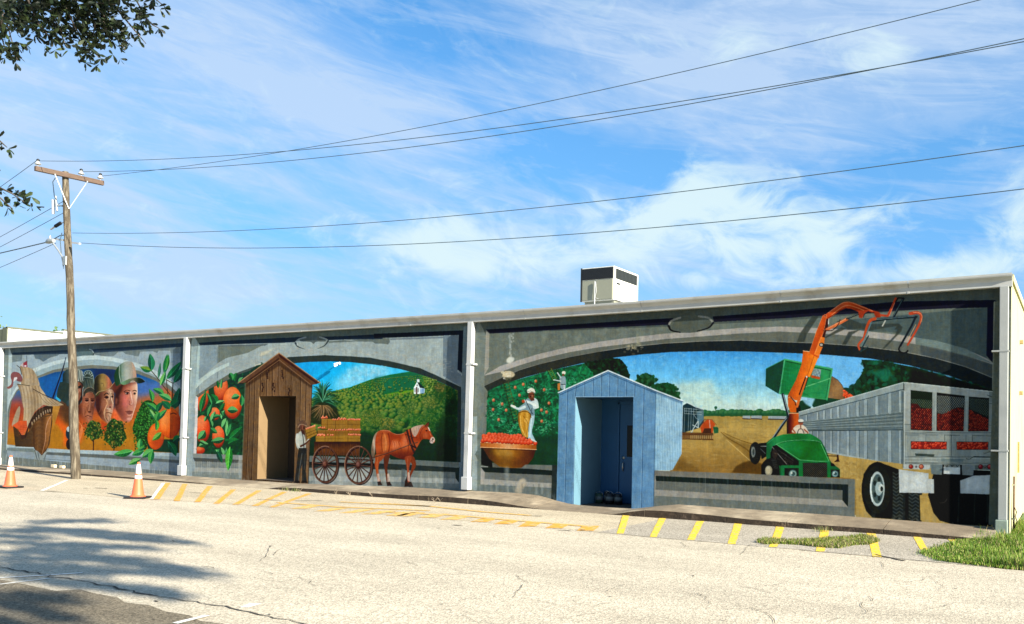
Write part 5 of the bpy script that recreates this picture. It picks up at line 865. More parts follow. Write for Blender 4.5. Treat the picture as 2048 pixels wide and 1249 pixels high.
    # yard under trailer, wheels
    poly(H_, [(150, 210), (460, 255), (840, 300), (1200, 320), (1200, 700), (345, 620), (345, 370), (250, 360), (150, 260)], (172, 144, 82)); scatter(H_, [(250, 240), (460, 260), (390, 500), (360, 590), (345, 380), (250, 340)], 60, 14, [(186, 160, 100), (150, 120, 64)], .4, .4)
    def tyre(x0, x1, y0, y1, tx):
        poly(H_, [(x0, y0+40), (x0+50, y0), (tx, y0+30), (tx, y1), (x0+60, y1), (x0+10, y1-80)], (24, 24, 22))
    poly(H_, [(385, 430), (395, 340), (430, 285), (480, 262), (560, 290), (640, 320), (760, 450), (755, 640), (640, 625), (450, 612), (410, 570), (388, 500)], (26, 28, 26), sm=False)
    ell(H_, (482, 436), 100, 172, (20, 22, 20)); ell(H_, (482, 436), 86, 150, (34, 36, 33)); ell(H_, (480, 432), 46, 108, (170, 182, 178)); ell(H_, (482, 432), 36, 92, (70, 86, 86)); ell(H_, (490, 430), 22, 44, (150, 168, 168)); ell(H_, (504, 428), 16, 26, (196, 204, 196))
    for an in np.linspace(0, 6.28, 6)[:-1]: ell(H_, (484+math.cos(an)*24, 432+math.sin(an)*62), 9, 16, (34, 44, 44))
    line(H_, [(446, 360), (438, 430), (450, 510)], 7, (216, 226, 220), .9, sm=True)
    for x0_, x1_ in ((575, 655), (675, 752)):
        poly(H_, [(x0_, 330), (x1_, 440), (x1_, 630), (x0_, 622)], (38, 42, 40), .9)
        for i in range(14):
            y = 330+i*22; line(H_, [(x0_+4, y), (x0_+24, y+14), (x0_+44, y), (x0_+64, y+14)], 6, (84, 92, 88), .55)
    line(H_, [(664, 450), (660, 626)], 8, (10, 12, 12)); poly(H_, [(745, 470), (800, 470), (830, 560), (870, 640), (750, 628)], (172, 144, 82))
    poly(H_, [(797, 470), (840, 300), (1190, 320), (1190, 665), (940, 650), (870, 630), (830, 580)], (12, 12, 12))
    for x in (990, 1090, 1170): line(H_, [(x, 470), (x-6, 640)], 8, (46, 52, 48), .8)
    for x0_ in (1010, 1110):
        for i in range(7): line(H_, [(x0_, 480+i*22), (x0_+22, 494+i*22), (x0_+44, 480+i*22)], 5, (40, 46, 42), .6)
    line(H_, [(870, 520), (900, 515), (915, 495)], 5, (70, 66, 60), .8, sm=True)
    # mudflaps
    poly(H_, [(614, 310), (800, 335), (800, 370), (834, 370), (834, 460), (618, 455)], (182, 188, 186)); poly(H_, [(640, 330), (780, 345), (780, 440), (640, 440)], (200, 206, 204), .7, 5); poly(H_, [(998, 380), (1080, 350), (1190, 345), (1188, 466), (998, 460)], (178, 186, 188)); poly(H_, [(1040, 370), (1130, 360), (1120, 440), (1030, 440)], (206, 212, 214), .6, 5)
    # rear
    poly(F, [(645, 640), (700, 645), (1225, 700), (1240, 1215), (1215, 1190), (640, 1170)], (136, 144, 140)); poly(F, [(645, 640), (1225, 700), (1222, 745), (690, 690), (690, 900), (648, 900)], (150, 156, 152)); line(F, [(648, 642), (1225, 702)], 4, (196, 202, 196)); line(F, [(646, 655), (646, 690)], 5, (20, 24, 24)); line(F, [(641, 700), (641, 1170)], 5, (60, 70, 72)); line(F, [(652, 700), (648, 1150)], 4, (196, 204, 200), .8)
    wins = [([(232, 235), (475, 260), (470, 692), (232, 682)], 0), ([(528, 262), (842, 300), (828, 698), (525, 692)], 1), ([(893, 310), (1118, 325), (1110, 700), (885, 700)], 2), ([(234, 815), (638, 820), (638, 905), (236, 903)], 3), ([(752, 820), (1110, 822), (1108, 908), (754, 908)], 4)]
    for P, k in wins:
        wm = pmask(f3, P); poly(f3, P, (16, 24, 20))
        if k == 0: poly(f3, [(232, 235), (475, 260), (475, 350), (232, 340)], (12, 52, 30)); poly(f3, [(232, 330), (475, 350), (475, 450), (340, 430), (240, 390)], (84, 104, 84))
        if k == 1: poly(f3, [(528, 290), (842, 320), (830, 430), (760, 430), (620, 510), (528, 490)], (126, 132, 128))
        if k == 2: poly(f3, [(893, 320), (1118, 340), (1110, 540), (900, 450)], (78, 92, 84))
        top = {0: [(232, 385), (300, 390), (350, 440), (420, 445), (475, 440)], 1: [(528, 500), (600, 505), (680, 470), (740, 435), (800, 430), (835, 460)], 2: [(893, 440), (930, 480), (1000, 510), (1060, 540), (1115, 560)], 3: [(234, 812), (640, 820)], 4: [(750, 815), (1112, 820)]}[k]
        poly(f3, top+[P[2], P[3]], (112, 20, 12), clip=wm)
        x0_, x1_ = P[0][0], P[1][0]
        for i in range(150 if k < 3 else 70):
            x = mr.uniform(x0_, x1_); y = mr.uniform(np.interp(x, [t[0] for t in top], [t[1] for t in top])+6, P[2][1]-4); ell(f3, (x, y), 14, 14, (170, 40, 24), .9, hi=(226, 110, 80), lo=(90, 14, 10), clip=wm)
        s_ = 22 if k < 3 else 26
        for i in range(-30, 60):
            x = x0_+i*s_; line(f3, [(x, P[0][1]-20), (x+330, P[0][1]+450)], 5.5 if k < 3 else 3, (14, 18, 16) if k < 3 else (190, 110, 80), .9 if k < 3 else .4, clip=wm); line(f3, [(x+200, P[0][1]-20), (x-130, P[0][1]+450)], 5.5 if k < 3 else 3, (14, 18, 16) if k < 3 else (190, 110, 80), .9 if k < 3 else .4, clip=wm)
        line(f3, P+[P[0]], 5, (30, 34, 30), .8)
    for p in ([(165, 720), (1180, 712)], [(165, 740), (700, 745), (1180, 755)], [(160, 990), (700, 990), (1180, 996)], [(165, 1060), (1180, 1062)], [(1185, 710), (1185, 1000)], [(695, 745), (700, 985)], [(1110, 630), (1180, 632)], [(160, 620), (232, 625)]): line(f3, p, 4, (44, 52, 50), .85)
    for p in ([(160, 708), (1180, 705)], [(180, 745), (180, 980)], [(165, 1006), (1180, 1010)], [(165, 1040), (540, 1044)], [(705, 750), (705, 980)], [(515, 270), (510, 690)], [(872, 310), (860, 690)]): line(f3, p, 5, (186, 194, 188), .7)
    poly(f3, [(280, 950), (500, 962), (495, 986), (285, 982)], (60, 70, 66)); poly(f3, [(575, 1008), (830, 1012), (825, 1048), (575, 1045)], (108, 122, 122)); line(f3, [(945, 988), (1170, 992)], 7, (20, 26, 26)); line(f3, [(860, 1010), (900, 1015), (940, 990)], 6, (40, 48, 46), sm=True)
    for x in (332, 545, 790, 862): poly(f3, [(x, 738), (x+70, 740), (x+68, 812), (x, 812)], (146, 152, 146), .9); line(f3, [(x+70, 740), (x+68, 812)], 4, (60, 70, 68))
    line(f3, [(1060, 945), (1150, 925), (1232, 880)], 20, (128, 134, 126)); line(f3, [(1060, 958), (1235, 895)], 4, (60, 66, 62))
    poly(f3, [(1120, 320), (1200, 330), (1185, 625), (1118, 620)], (128, 138, 136)); line(f3, [(1125, 385), (1175, 388), (1170, 620)], 5, (60, 70, 68)); poly(f3, [(1120, 250), (1200, 255), (1200, 375), (1120, 370)], (112, 122, 120)); line(f3, [(1100, 290), (1200, 330)], 6, (50, 58, 56))
    poly(f3, [(145, 1072), (450, 1082), (445, 1135), (145, 1128)], (176, 182, 178)); poly(f3, [(955, 1085), (1185, 1090), (1185, 1140), (960, 1135)], (96, 104, 100))
    for x, r, c in ((233, 26, (150, 40, 36)), (293, 12, (90, 92, 90)), (350, 28, (176, 90, 66)), (1024, 28, (120, 24, 40)), (1076, 14, (80, 90, 88)), (1128, 30, (140, 28, 40))): ell(f3, (x, 1102), r, r, (70, 30, 28)); ell(f3, (x, 1102), r*.8, r*.8, c, hi=mix(c, (240, 200, 180), .5))
    poly(f3, [(455, 1075), (590, 1080), (585, 1195), (465, 1185)], (108, 120, 120)); poly(f3, [(810, 1080), (948, 1085), (940, 1205), (815, 1195)], (124, 132, 132)); poly(f3, [(590, 1078), (812, 1082), (806, 1196), (594, 1190)], (24, 28, 28)); poly(f3, [(605, 1105), (792, 1108), (790, 1188), (604, 1184)], (206, 212, 210)); poly(f3, [(610, 1086), (790, 1088), (790, 1104), (610, 1102)], (150, 158, 154))
    for x in (640, 700, 760): line(f3, [(x-12, 1088), (x, 1106), (x+12, 1088)], 5, (30, 34, 34))
    # ---- harvester
    dk_ = (20, 20, 20)
    poly(e2, [(240, 310), (370, 300), (350, 480), (280, 520), (260, 400)], (22, 22, 22)); line(e2, [(270, 350), (340, 350)], 9, (120, 126, 124)); line(e2, [(262, 380), (330, 445)], 7, (120, 126, 124), .8)
    ell(e2, (196, 440), 76, 146, (22, 24, 24)); ell(e2, (170, 440), 52, 132, (34, 36, 36)); ell(e2, (170, 425), 28, 70, (110, 116, 112)); ell(e2, (172, 425), 14, 42, (60, 66, 64)); line(e2, [(150, 350), (160, 500)], 5, (150, 160, 156), .6, sm=True)
    for i in range(9): line(e2, [(215, 330+i*26), (265, 338+i*24)], 4, (60, 64, 62), .8)
    body_ = [(345, 300), (420, 240), (560, 195), (760, 180), (920, 188), (1000, 230), (1060, 275), (1120, 380), (1175, 530), (1215, 590), (1310, 650), (1310, 760), (530, 760), (340, 560)]
    poly(e2, body_, (20, 92, 50)); poly(e2, [(345, 560), (345, 300), (420, 240), (560, 195), (760, 180), (920, 188), (1000, 230), (1060, 280), (980, 275), (850, 268), (660, 275), (520, 300), (440, 350), (395, 420), (385, 560)], ('lin', (380, 400), (900, 230), [(24, 90, 54), (44, 136, 76), (28, 116, 56), (20, 100, 44), (36, 124, 62)]))
    poly(e2, [(475, 320), (660, 285), (850, 278), (990, 285), (1060, 320), (1165, 540), (1000, 540), (780, 525)], ('lin', (600, 300), (1000, 540), [(40, 130, 70), (20, 106, 44), (12, 96, 38), (24, 110, 46)])); poly(e2, [(560, 330), (800, 330), (820, 480), (700, 440)], (40, 132, 70), .5, 8)
    line(e2, [(400, 420), (450, 340), (560, 292), (700, 272), (860, 268), (1000, 280), (1062, 300)], 5, (130, 196, 140), .9, sm=True); line(e2, [(475, 325), (780, 528), (1000, 545), (1170, 548)], 7, (110, 190, 124)); line(e2, [(1062, 318), (1165, 545)], 7, (120, 200, 130)); line(e2, [(360, 310), (440, 245)], 8, (70, 150, 100), .8)
    poly(e2, [(395, 560), (398, 430), (425, 350), (470, 330), (770, 545), (775, 620), (560, 620)], (24, 20, 20)); line(e2, [(420, 360), (520, 480), (610, 585)], 9, (120, 120, 118)); ell(e2, (455, 450), 36, 62, (50, 44, 42)); line(e2, [(500, 400), (700, 540)], 6, (70, 66, 62)); line(e2, [(540, 470), (690, 590)], 14, (44, 42, 40))
    for k in range(30): dab(*e2.p([(mr.uniform(420, 700), mr.uniform(430, 600))])[0], mr.uniform(2, 6), 1.2, mr.uniform(0, 1.2), (84, 84, 80), .5)
    poly(e2, [(275, 600), (300, 560), (340, 520), (400, 505), (460, 515), (500, 570), (515, 640), (520, 740), (275, 740)], (22, 24, 24), sm=False); ell(e2, (368, 660), 72, 110, (30, 32, 32)); ell(e2, (372, 670), 48, 66, (150, 144, 122)); ell(e2, (368, 665), 30, 46, (190, 180, 150), .8); 
    for i in range(8): line(e2, [(400+i*6, 520+i*16), (470+i*4, 520+i*18)], 5, (96, 100, 98), .6)
    poly(e2, [(535, 600), (770, 600), (770, 760), (540, 760)], (34, 112, 62)); poly(e2, [(580, 636), (770, 636), (770, 760), (580, 760)], (24, 26, 26)); poly(e2, [(768, 545), (1180, 550), (1190, 760), (770, 760)], (28, 110, 56)); poly(e2, [(820, 565), (1140, 565), (1145, 760), (825, 760)], (26, 26, 24)); poly(e2, [(1180, 580), (1230, 590), (1308, 650), (1308, 760), (1185, 760)], (30, 100, 56)); poly(e2, [(1190, 655), (1305, 660), (1305, 760), (1190, 760)], (24, 26, 26)); poly(e2, [(1185, 560), (1230, 580), (1252, 612), (1190, 610)], (20, 22, 20))
    gm = pmask(e2, [(824, 568), (1140, 568), (1142, 760), (826, 760)])
    for i in range(-10, 24): x = 826+i*26; line(e2, [(x, 565), (x+190, 765)], 4, (120, 116, 100), .8, clip=gm); line(e2, [(x+190, 565), (x, 765)], 3, (90, 86, 74), .6, clip=gm)
    gm = np.maximum(pmask(e2, [(582, 640), (768, 640), (768, 760), (582, 760)]), pmask(e2, [(1192, 658), (1304, 662), (1304, 760), (1192, 760)]))
    for i in range(40): x = 560+i*20; line(e2, [(x, 630), (x+110, 765)], 3, (70, 74, 66), .7, clip=gm); line(e2, [(x+110, 630), (x, 765)], 3, (70, 74, 66), .7, clip=gm)
    for x, r in ((690, 54), (1244, 44)): ell(e2, (x, 712), r, r, (80, 108, 104)); ell(e2, (x, 712), r*.78, r*.78, (140, 168, 166)); ell(e2, (x+6, 712), r*.5, r*.5, (60, 84, 84)); ell(e2, (x-r*.3, 700), r*.22, r*.3, (206, 216, 206))
    line(e2, [(1140, 475), (1270, 478)], 10, (40, 24, 20)); poly(e2, [(1268, 460), (1290, 460), (1296, 530), (1308, 552), (1232, 556), (1272, 520)], (50, 26, 22))
    # driver
    poly(e2, [(690, 170), (700, 110), (740, 75), (800, 65), (850, 90), (885, 140), (892, 180)], (206, 192, 172), sm=True); ell(e2, (795, 38), 32, 36, (140, 76, 58)); ell(e2, (796, 14), 36, 22, (206, 204, 190)); line(e2, [(768, 36), (825, 36)], 8, (44, 26, 22)); line(e2, [(720, 168), (690, 130)], 18, (150, 84, 60)); line(e2, [(888, 170), (840, 130)], 18, (150, 84, 60)); line(e2, [(750, 178), (770, 130), (810, 125), (838, 178)], 8, (30, 26, 26), sm=True); line(e2, [(792, 80), (796, 110)], 12, (110, 60, 50))
    # ---- long plinth
    pm_ = [(0, 712), (700, 735), (1515, 788), (1515, 1249), (0, 1249)]
    Lp = Fr(1480, 840, 6.575)
    poly(G, [(212, 318), (760, 335), (1436, 370), (1460, 372), (1460, 640), (212, 600)], (118, 116, 108)); poly(G, [(214, 350), (760, 375), (1428, 405), (1424, 545), (1386, 500), (1388, 442), (760, 408), (225, 382)], (28, 40, 38))
    poly(G, [(225, 384), (760, 409), (1388, 444), (1388, 500), (760, 468), (215, 436)], (102, 106, 100)); poly(G, [(214, 436), (760, 468), (1388, 500), (1424, 546), (760, 506), (214, 474)], (148, 145, 136)); poly(G, [(212, 474), (760, 506), (1428, 548), (1450, 560), (1450, 660), (212, 620)], (108, 114, 108)); line(G, [(218, 350), (216, 476)], 5, (150, 150, 142))
    poly(H_, [(-10, 355), (342, 372), (342, 640), (-10, 620)], (104, 110, 106)); poly(H_, [(-10, 393), (300, 405), (298, 545), (262, 502), (264, 440), (-10, 428)], (30, 40, 40)); poly(H_, [(-10, 428), (264, 441), (262, 502), (-10, 488)], (104, 108, 102)); poly(H_, [(-10, 488), (262, 502), (298, 546), (-10, 525)], (148, 146, 138)); line(H_, [(342, 372), (340, 600)], 4, (150, 130, 84))
    for i in range(50): x = 220+i*25; y = 330+(x-212)*.05; line(G, [(x, y+mr.uniform(0, 20)), (x+2, y+mr.uniform(60, 170))], mr.uniform(2, 10), [(136, 136, 128), (90, 96, 92), (160, 160, 150)][i % 3], mr.uniform(.05, .2))
    for x, y in ((530, 150), (880, 185), (1180, 205)): line(G, [(x, y+180), (x+3, y+330)], 5, (170, 170, 160), .35)
    # ---- blue shed
    sf = [(123, 440), (758, 132), (1395, 400), (1570, 478), (1570, 2000), (1300, 2000), (100, 2000)]
    poly(D, [(558, 455), (860, 318), (1160, 445), (1140, 1240), (535, 1240)], ('lin', (540, 700), (1150, 760), [(92, 132, 166), (100, 140, 172), (94, 134, 168), (102, 142, 176)]))
    fm = pmask(D, [(558, 455), (860, 318), (1160, 445), (1140, 1240), (535, 1240)])
    for k in range(220): x, y = mr.uniform(545, 1150), mr.uniform(330, 1180); dab(*D.p([(x, y)])[0], mr.uniform(6, 22), mr.uniform(3, 8), 1.5+mr.uniform(-.3, .3), [(112, 150, 180), (84, 122, 158), (104, 142, 172)][k % 3], .2) if fm[int(D.p([(x, y)])[0][1]), int(D.p([(x, y)])[0][0])] > .5 else None
    poly(D, [(1160, 445), (1328, 510), (1318, 840), (1262, 940), (1150, 940)], ('lin', (1150, 700), (1330, 700), [(136, 176, 200), (150, 188, 210), (142, 182, 206)]))
    sm_ = pmask(D, [(1160, 445), (1328, 510), (1318, 840), (1262, 940), (1150, 940)])
    for i in range(16): x = 1164+i*10.5; line(D, [(x, 440), (x-6-i*.1, 940)], 2, (92, 130, 160), .8, clip=sm_); line(D, [(x+3, 440), (x-3-i*.1, 940)], 2.4, (190, 216, 228), .6, clip=sm_)
    for k in range(120): x, y = mr.uniform(1150, 1325), mr.uniform(470, 930); line(D, [(x, y), (x-1, y+mr.uniform(10, 40))], 2, [(190, 214, 226), (112, 154, 184)][k % 2], .4, clip=sm_)
    poly(D, [(1100, 412), (1328, 508), (1326, 530), (1160, 462), (1100, 440)], (70, 104, 136), .6, 2, clip=np.maximum(sm_, fm)); line(D, [(1326, 515), (1318, 840)], 3, (206, 220, 226), .8)
    for x0_, y0_, x1_, y1_ in ((608, 440, 590, 1160), (662, 415, 655, 482), (715, 388, 714, 482), (768, 365, 767, 482), (820, 342, 819, 482), (871, 335, 868, 482), (922, 355, 920, 482), (975, 378, 973, 482), (1028, 400, 1026, 482), (1085, 425, 1068, 1190)):
        line(D, [(x0_, y0_), (x1_, y1_)], 3.4, (44, 76, 110)); line(D, [(x0_-3.5, y0_), (x1_-3.5, y1_)], 2.2, (160, 190, 212), .8)
    line(D, [(560, 470), (860, 336), (1160, 460)], 7, (52, 84, 114), .7); line(D, [(1158, 450), (1144, 1190)], 4, (60, 92, 124), .9); line(D, [(556, 458), (540, 1150)], 3, (120, 160, 190), .8)
    line(D, [(550, 456), (860, 318), (1160, 443), (1330, 508)], 8, (206, 216, 222)); line(D, [(550, 462), (860, 325), (1160, 450), (1330, 514)], 3, (40, 60, 80), .8)
    line(D, [(658, 482), (1024, 482)], 4, (150, 180, 204)); line(D, [(657, 482), (640, 1160)], 4, (140, 172, 200), .8)
    # plaster patches and drips
    ell(D, (240, 343), 38, 22, (196, 184, 152), soft=.15); 
    for k in range(26): ell(D, (240+mr.normal(0, 20), 345+mr.normal(0, 12)), mr.uniform(5, 13), mr.uniform(4, 9), [(206, 196, 168), (186, 170, 140), (214, 206, 184)][k % 3], .8)
    poly(D, [(215, 360), (265, 360), (245, 400), (225, 395)], (60, 62, 46), .8, 2)
    for k in range(26): ell(D, (258+mr.normal(0, 9), 170+mr.uniform(-90, 90)), mr.uniform(2, 7), mr.uniform(3, 12), (166, 172, 168), mr.uniform(.3, .8))
    line(D, [(248, 90), (252, 250)], 12, (150, 156, 150), .5); ell(D, (250, 252), 26, 18, (212, 212, 200), .85, soft=.3, rot=-.4)
    for k in range(30): ell(D, (1020+mr.normal(0, 26), 178+mr.normal(0, 18)), mr.uniform(4, 12), mr.uniform(3, 8), [(186, 176, 144), (96, 92, 74), (150, 144, 120)][k % 3], .5)
    for k in range(16): ell(D, (1045+mr.normal(0, 10), 120+mr.uniform(-25, 40)), 6, 12, (150, 148, 128), .35)
    # medallion
    poly(E_, [(300, 285), (330, 245), (400, 228), (480, 225), (550, 232), (585, 262), (560, 300), (480, 328), (380, 332), (320, 318)], (84, 90, 82), sm=True); line(E_, [(375, 238), (315, 262), (302, 300)], 12, (140, 140, 132), sm=True); line(E_, [(302, 290), (320, 318), (375, 330)], 14, (14, 22, 30), sm=True, w1=6); line(E_, [(490, 230), (550, 240), (578, 268)], 12, (132, 134, 126), sm=True); line(E_, [(580, 270), (550, 302), (480, 322)], 12, (16, 24, 34), sm=True, w1=5)
    # right margin
    poly(N1, [(1986, 606), (2004, 600), (1996, 1050), (1976, 1050), (1984, 780)], (98, 104, 92)); line(N1, [(1988, 604), (1984, 780)], 2, (140, 144, 130), .8)
    poly(f3, [(1200, 90), (1245, 60), (1245, 1400), (1150, 1400), (1190, 1140), (1205, 600)], (106, 112, 98)); scatter(f3, [(1200, 90), (1245, 60), (1245, 1400), (1160, 1400)], 80, 16, [(120, 124, 110), (90, 96, 84)], .3, .5)

def finish_mural():
    rs = np.random.RandomState(11)
    n = vnoise(MH, MW, (26, 40), rs, 4)-.5; s = vnoise(MH, MW, (5, 90), rs, 2)-.5; g = vnoise(MH, MW, 3, rs, 2)-.5; b_ = vnoise(MH, MW, (14, 5), rs, 2)-.5
    br = vnoise(MH, MW, (16, 4), rs, 3)-.5; br2 = vnoise(MH, MW, (4, 13), rs, 3)-.5; sel = np.clip(vnoise(MH, MW, 40, rs, 2)*4-1.5, 0, 1); bb = br*sel+br2*(1-sel)
    CV[:] = CV*(1+n[..., None]*.18+s[..., None]*.08+g[..., None]*.10+b_[..., None]*.05+bb[..., None]*.07)
    CV[:] += ((vnoise(MH, MW, 9, rs, 2)-.5)[..., None]*np.array((14, 4, -12), np.float32)+bb[..., None]*np.array((6, 8, 7), np.float32))
    # pale efflorescence low down
    yy = np.arange(MH)[:, None]/MS+MY0; xx = np.arange(MW)[None]/MS+MX0
    base = 931+(xx/1980.)*122; t = np.clip(1-(base-yy)/22., 0, 1)*np.clip(vnoise(MH, MW, (9, 22), rs, 3)*2.2-1.0, 0, 1)
    CV[:] += (np.array((176, 180, 172), np.float32)-CV)*(t*.35)[..., None]
    np.clip(CV, 0, 255, out=CV)
# ---------------------------------------------------------------- paint the mural, resample it to wall metres
paint_bay_one(); paint_bay_two(); paint_bay_three(); finish_mural()
WX0, WX1, WZ0, WZ1, TPM = -30.8, 0.3, -.35, 4.35, 118
KW = (1.48, 1.45, 1.45)            # photo brightness of a white wall under this light
def bake_mural():
    w, h = int((WX1-WX0)*TPM), int((WZ1-WZ0)*TPM)
    X, Z = np.meshgrid(WX0+(np.arange(w)+.5)/TPM, WZ0+(np.arange(h)+.5)/TPM)
    q = proj(np.stack([X, X*0, Z], -1)); u = np.clip((q[..., 0]-MX0)*MS-.5, 0, MW-1.01); v = np.clip((q[..., 1]-MY0)*MS-.5, 0, MH-1.01)
    # smooth first where many survey samples fall on one texel
    iu = u.astype(int); iv = v.astype(int); fu = (u-iu)[..., None]; fv = (v-iv)[..., None]
    c = (CV[iv, iu]*(1-fu)+CV[iv, iu+1]*fu)*(1-fv)+(CV[iv+1, iu]*(1-fu)+CV[iv+1, iu+1]*fu)*fv
    c = c/255.; g = c.mean(-1, keepdims=True); c = np.clip(g+(c-g)*1.0, 0, 1); c = np.clip((c-.42)*1.10+.42, 0, 1)
    l = np.where(c <= .04045, c/12.92, ((c+.055)/1.055)**2.4)/np.array(KW)-.004
    l = np.clip(l, .002, .86); s = np.where(l <= .0031308, l*12.92, 1.055*l**(1/2.4)-.055)
    im = bpy.data.images.new('mural_paint', w, h); px = np.ones((h, w, 4), np.float32); px[..., :3] = s; im.pixels.foreach_set(px.ravel()); im.update(); im.pack(); return im
def mural_material():
    m = bpy.data.materials.new('mural_wall'); m.use_nodes = True; nt = m.node_tree; N = nt.nodes; L = nt.links; b = N['Principled BSDF']; b.inputs['Roughness'].default_value = .8; b.inputs['Specular IOR Level'].default_value = .1
    uv = N.new('ShaderNodeUVMap'); uv.uv_map = 'wall_metres'; t = N.new('ShaderNodeTexImage'); t.image = bake_mural(); t.extension = 'EXTEND'; L.new(uv.outputs[0], t.inputs[0])
    tc = N.new('ShaderNodeTexCoord'); n = N.new('ShaderNodeTexNoise'); n.inputs['Scale'].default_value = 9; n.inputs['Detail'].default_value = 8; L.new(tc.outputs['Object'], n.inputs[0])
    r = N.new('ShaderNodeMapRange'); r.inputs[1].default_value = .3; r.inputs[2].default_value = .7; r.inputs[3].default_value = .93; r.inputs[4].default_value = 1.07; L.new(n.outputs['Fac'], r.inputs[0])
    mu = N.new('ShaderNodeVectorMath'); mu.operation = 'SCALE'; L.new(t.outputs[0], mu.inputs[0]); L.new(r.outputs[0], mu.inputs['Scale']); L.new(mu.outputs[0], b.inputs['Base Color'])
    nb = N.new('ShaderNodeTexNoise'); nb.inputs['Scale'].default_value = 14; nb.inputs['Detail'].default_value = 9; nb.inputs['Roughness'].default_value = .6; L.new(tc.outputs['Object'], nb.inputs[0])
    bp = N.new('ShaderNodeBump'); bp.inputs['Strength'].default_value = .22; bp.inputs['Distance'].default_value = .012; L.new(nb.outputs['Fac'], bp.inputs['Height']); L.new(bp.outputs[0], b.inputs['Normal']); return m
M_MURAL = mural_material()
CREAM = mat('cream_stucco', (.42, .39, .22), .85, .08, 3, .35, 40, second=(.38, .33, .17), sscale=.8, slo=.5, shi=.75)
WHITE = mat('white_paint', (.42, .43, .42), .55, .08, 4, .05, 30, second=(.38, .37, .32), sscale=2, slo=.55, shi=.75)
GUTTER = mat('gutter_paint', (.42, .42, .39), .5, .08, 3, .06, 20, second=(.31, .29, .24), sscale=2.2, slo=.5, shi=.72)
GREYP = mat('grey_pipe_paint', (.33, .34, .32), .55, .06, 5, .04, 30)
TAN = mat('tan_paint', (.60, .50, .33), .7, .06, 4, .08, 40)
BROWNIN = mat('shaded_brown_render', (.036, .022, .012), .8, .1, 4, .1, 40)  # recess brown darkened for the faces out of the sun
BLUEP = mat('blue_paint', (.007, .068, .17), .55, .06, 5, .05, 40); BLUEL = mat('pale_blue_paint', (.62, .72, .74), .6, .05, 5, .05, 40)
METAL = mat('brushed_metal', (.55, .53, .48), .35, .06, 20, metal=.8); BLACKP = mat('black_plastic', (.012, .012, .013), .5, .2, 20)
GLASS = mat('dark_glass', (.004, .005, .007), .25, .1, 2, spec=.15); ROOFM = mat('roof_membrane', (.5, .5, .48), .9, .1, 1, .1, 10)
DARKG = mat('dark_louvre', (.015, .017, .016), .6, .2, 20); HVACM = mat('unit_cream_metal', (.62, .61, .53), .5, .06, 4, second=(.42, .40, .32), sscale=2.5, slo=.56, shi=.72); HVACG = mat('unit_front_metal', (.24, .24, .175), .55, .06, 4)
CONC = mat('sidewalk_concrete', (.19, .15, .10), .9, .25, 5, .5, 60, second=(.36, .30, .21), sscale=.7, slo=.45, shi=.65); CONCD = mat('curb_grime_and_shade', (.035, .024, .015), .95, .6, 14, .8, 40, second=(.11, .08, .055), sscale=3.5, slo=.56, shi=.8)  # curb face: grime, plus its weak-sun shade darkened into the colour

# ---------------------------------------------------------------- the painted building
bld = empty('storefront_building', (-15, 0, 0), 'long low grey building whose whole street wall carries a three arch citrus mural', 'building')
TOPX = [-30.33, -24.6, -20.4, -16.5, -13.2, -10.46, -8.26, -6.0, -3.3, -2.0, 0.0]; TOPZ = [4.14, 4.12, 4.11, 4.095, 4.085, 4.07, 4.07, 4.08, 4.10, 4.11, 4.13]
def topz(x): return float(np.interp(x, TOPX, TOPZ))
BASEPX = [(2, 931), (200, 939.7), (365, 951), (485, 959.5), (590, 966.5), (815, 974), (917, 980), (1040, 986), (1080, 991), (1110, 1000), (1150, 1010), (1262, 1017.5), (1305, 1013), (1350, 1008), (1480, 1017), (1600, 1025), (1744, 1035.5), (1980, 1053)]
BW = on_y(np.array(BASEPX, float)); BX = BW[:, 0]; BZ = BW[:, 2]
def basez(x): return float(np.interp(x, BX, BZ))
DB = (-17.28, -15.97, 2.17, -16.02, -17.36)     # brown door: left, right, head
d_l, d_r, d_h = float(on_y(np.array([[516.5, 870.]]))[0][0]), float(on_y(np.array([[590., 880.]]))[0][0]), float(on_y(np.array([[556., 792.7]]))[0][2])
OPEN = [(d_l, d_r, d_h, .13), (-7.85, -6.545, 2.23, .03)]
def wall_front():
    xs = sorted(set([-30.42, 0.0]+[o[0] for o in OPEN]+[o[1] for o in OPEN]+list(np.arange(-30, 0, 1.0)))); mb = MB(); H = [topz(x)-.05 for x in xs]
    for i in range(len(xs)-1):
        x0, x1 = xs[i], xs[i+1]; z0 = -.3
        for o in OPEN:
            if x0 >= o[0]-1e-6 and x1 <= o[1]+1e-6: z0 = o[2]
        mb.add([(x0, 0, z0), (x1, 0, z0), (x1, 0, H[i+1]), (x0, 0, H[i])], [(0, 1, 2, 3)])
        for o in OPEN:
            if x0 >= o[0]-1e-6 and x1 <= o[1]+1e-6: mb.add([(x0, 0, -.3), (x1, 0, -.3), (x1, 0, o[3]-.01), (x0, 0, o[3]-.01)], [(0, 1, 2, 3)])
    o = mb.build('mural_wall', M_MURAL, bld); uv = o.data.uv_layers.new(name='wall_metres')
    for l in o.data.loops:
        v = o.data.vertices[l.vertex_index].co; uv.data[l.index].uv = ((v.x-WX0)/(WX1-WX0), (v.z-WZ0)/(WZ1-WZ0))
    return o
wf = wall_front(); tag(wf, 'street wall painted with the three arch citrus harvest mural')
MB().box(-.002, .0, .003, 22, -.3, 4.10).build('side_wall', CREAM, bld)
MB().add([(-.3, .004, 4.02), (-30.4, .004, 4.02), (-30.4, 22, 4.3), (-.3, 22, 4.3)], [(0, 3, 2, 1)]).build('roof', ROOFM, bld)
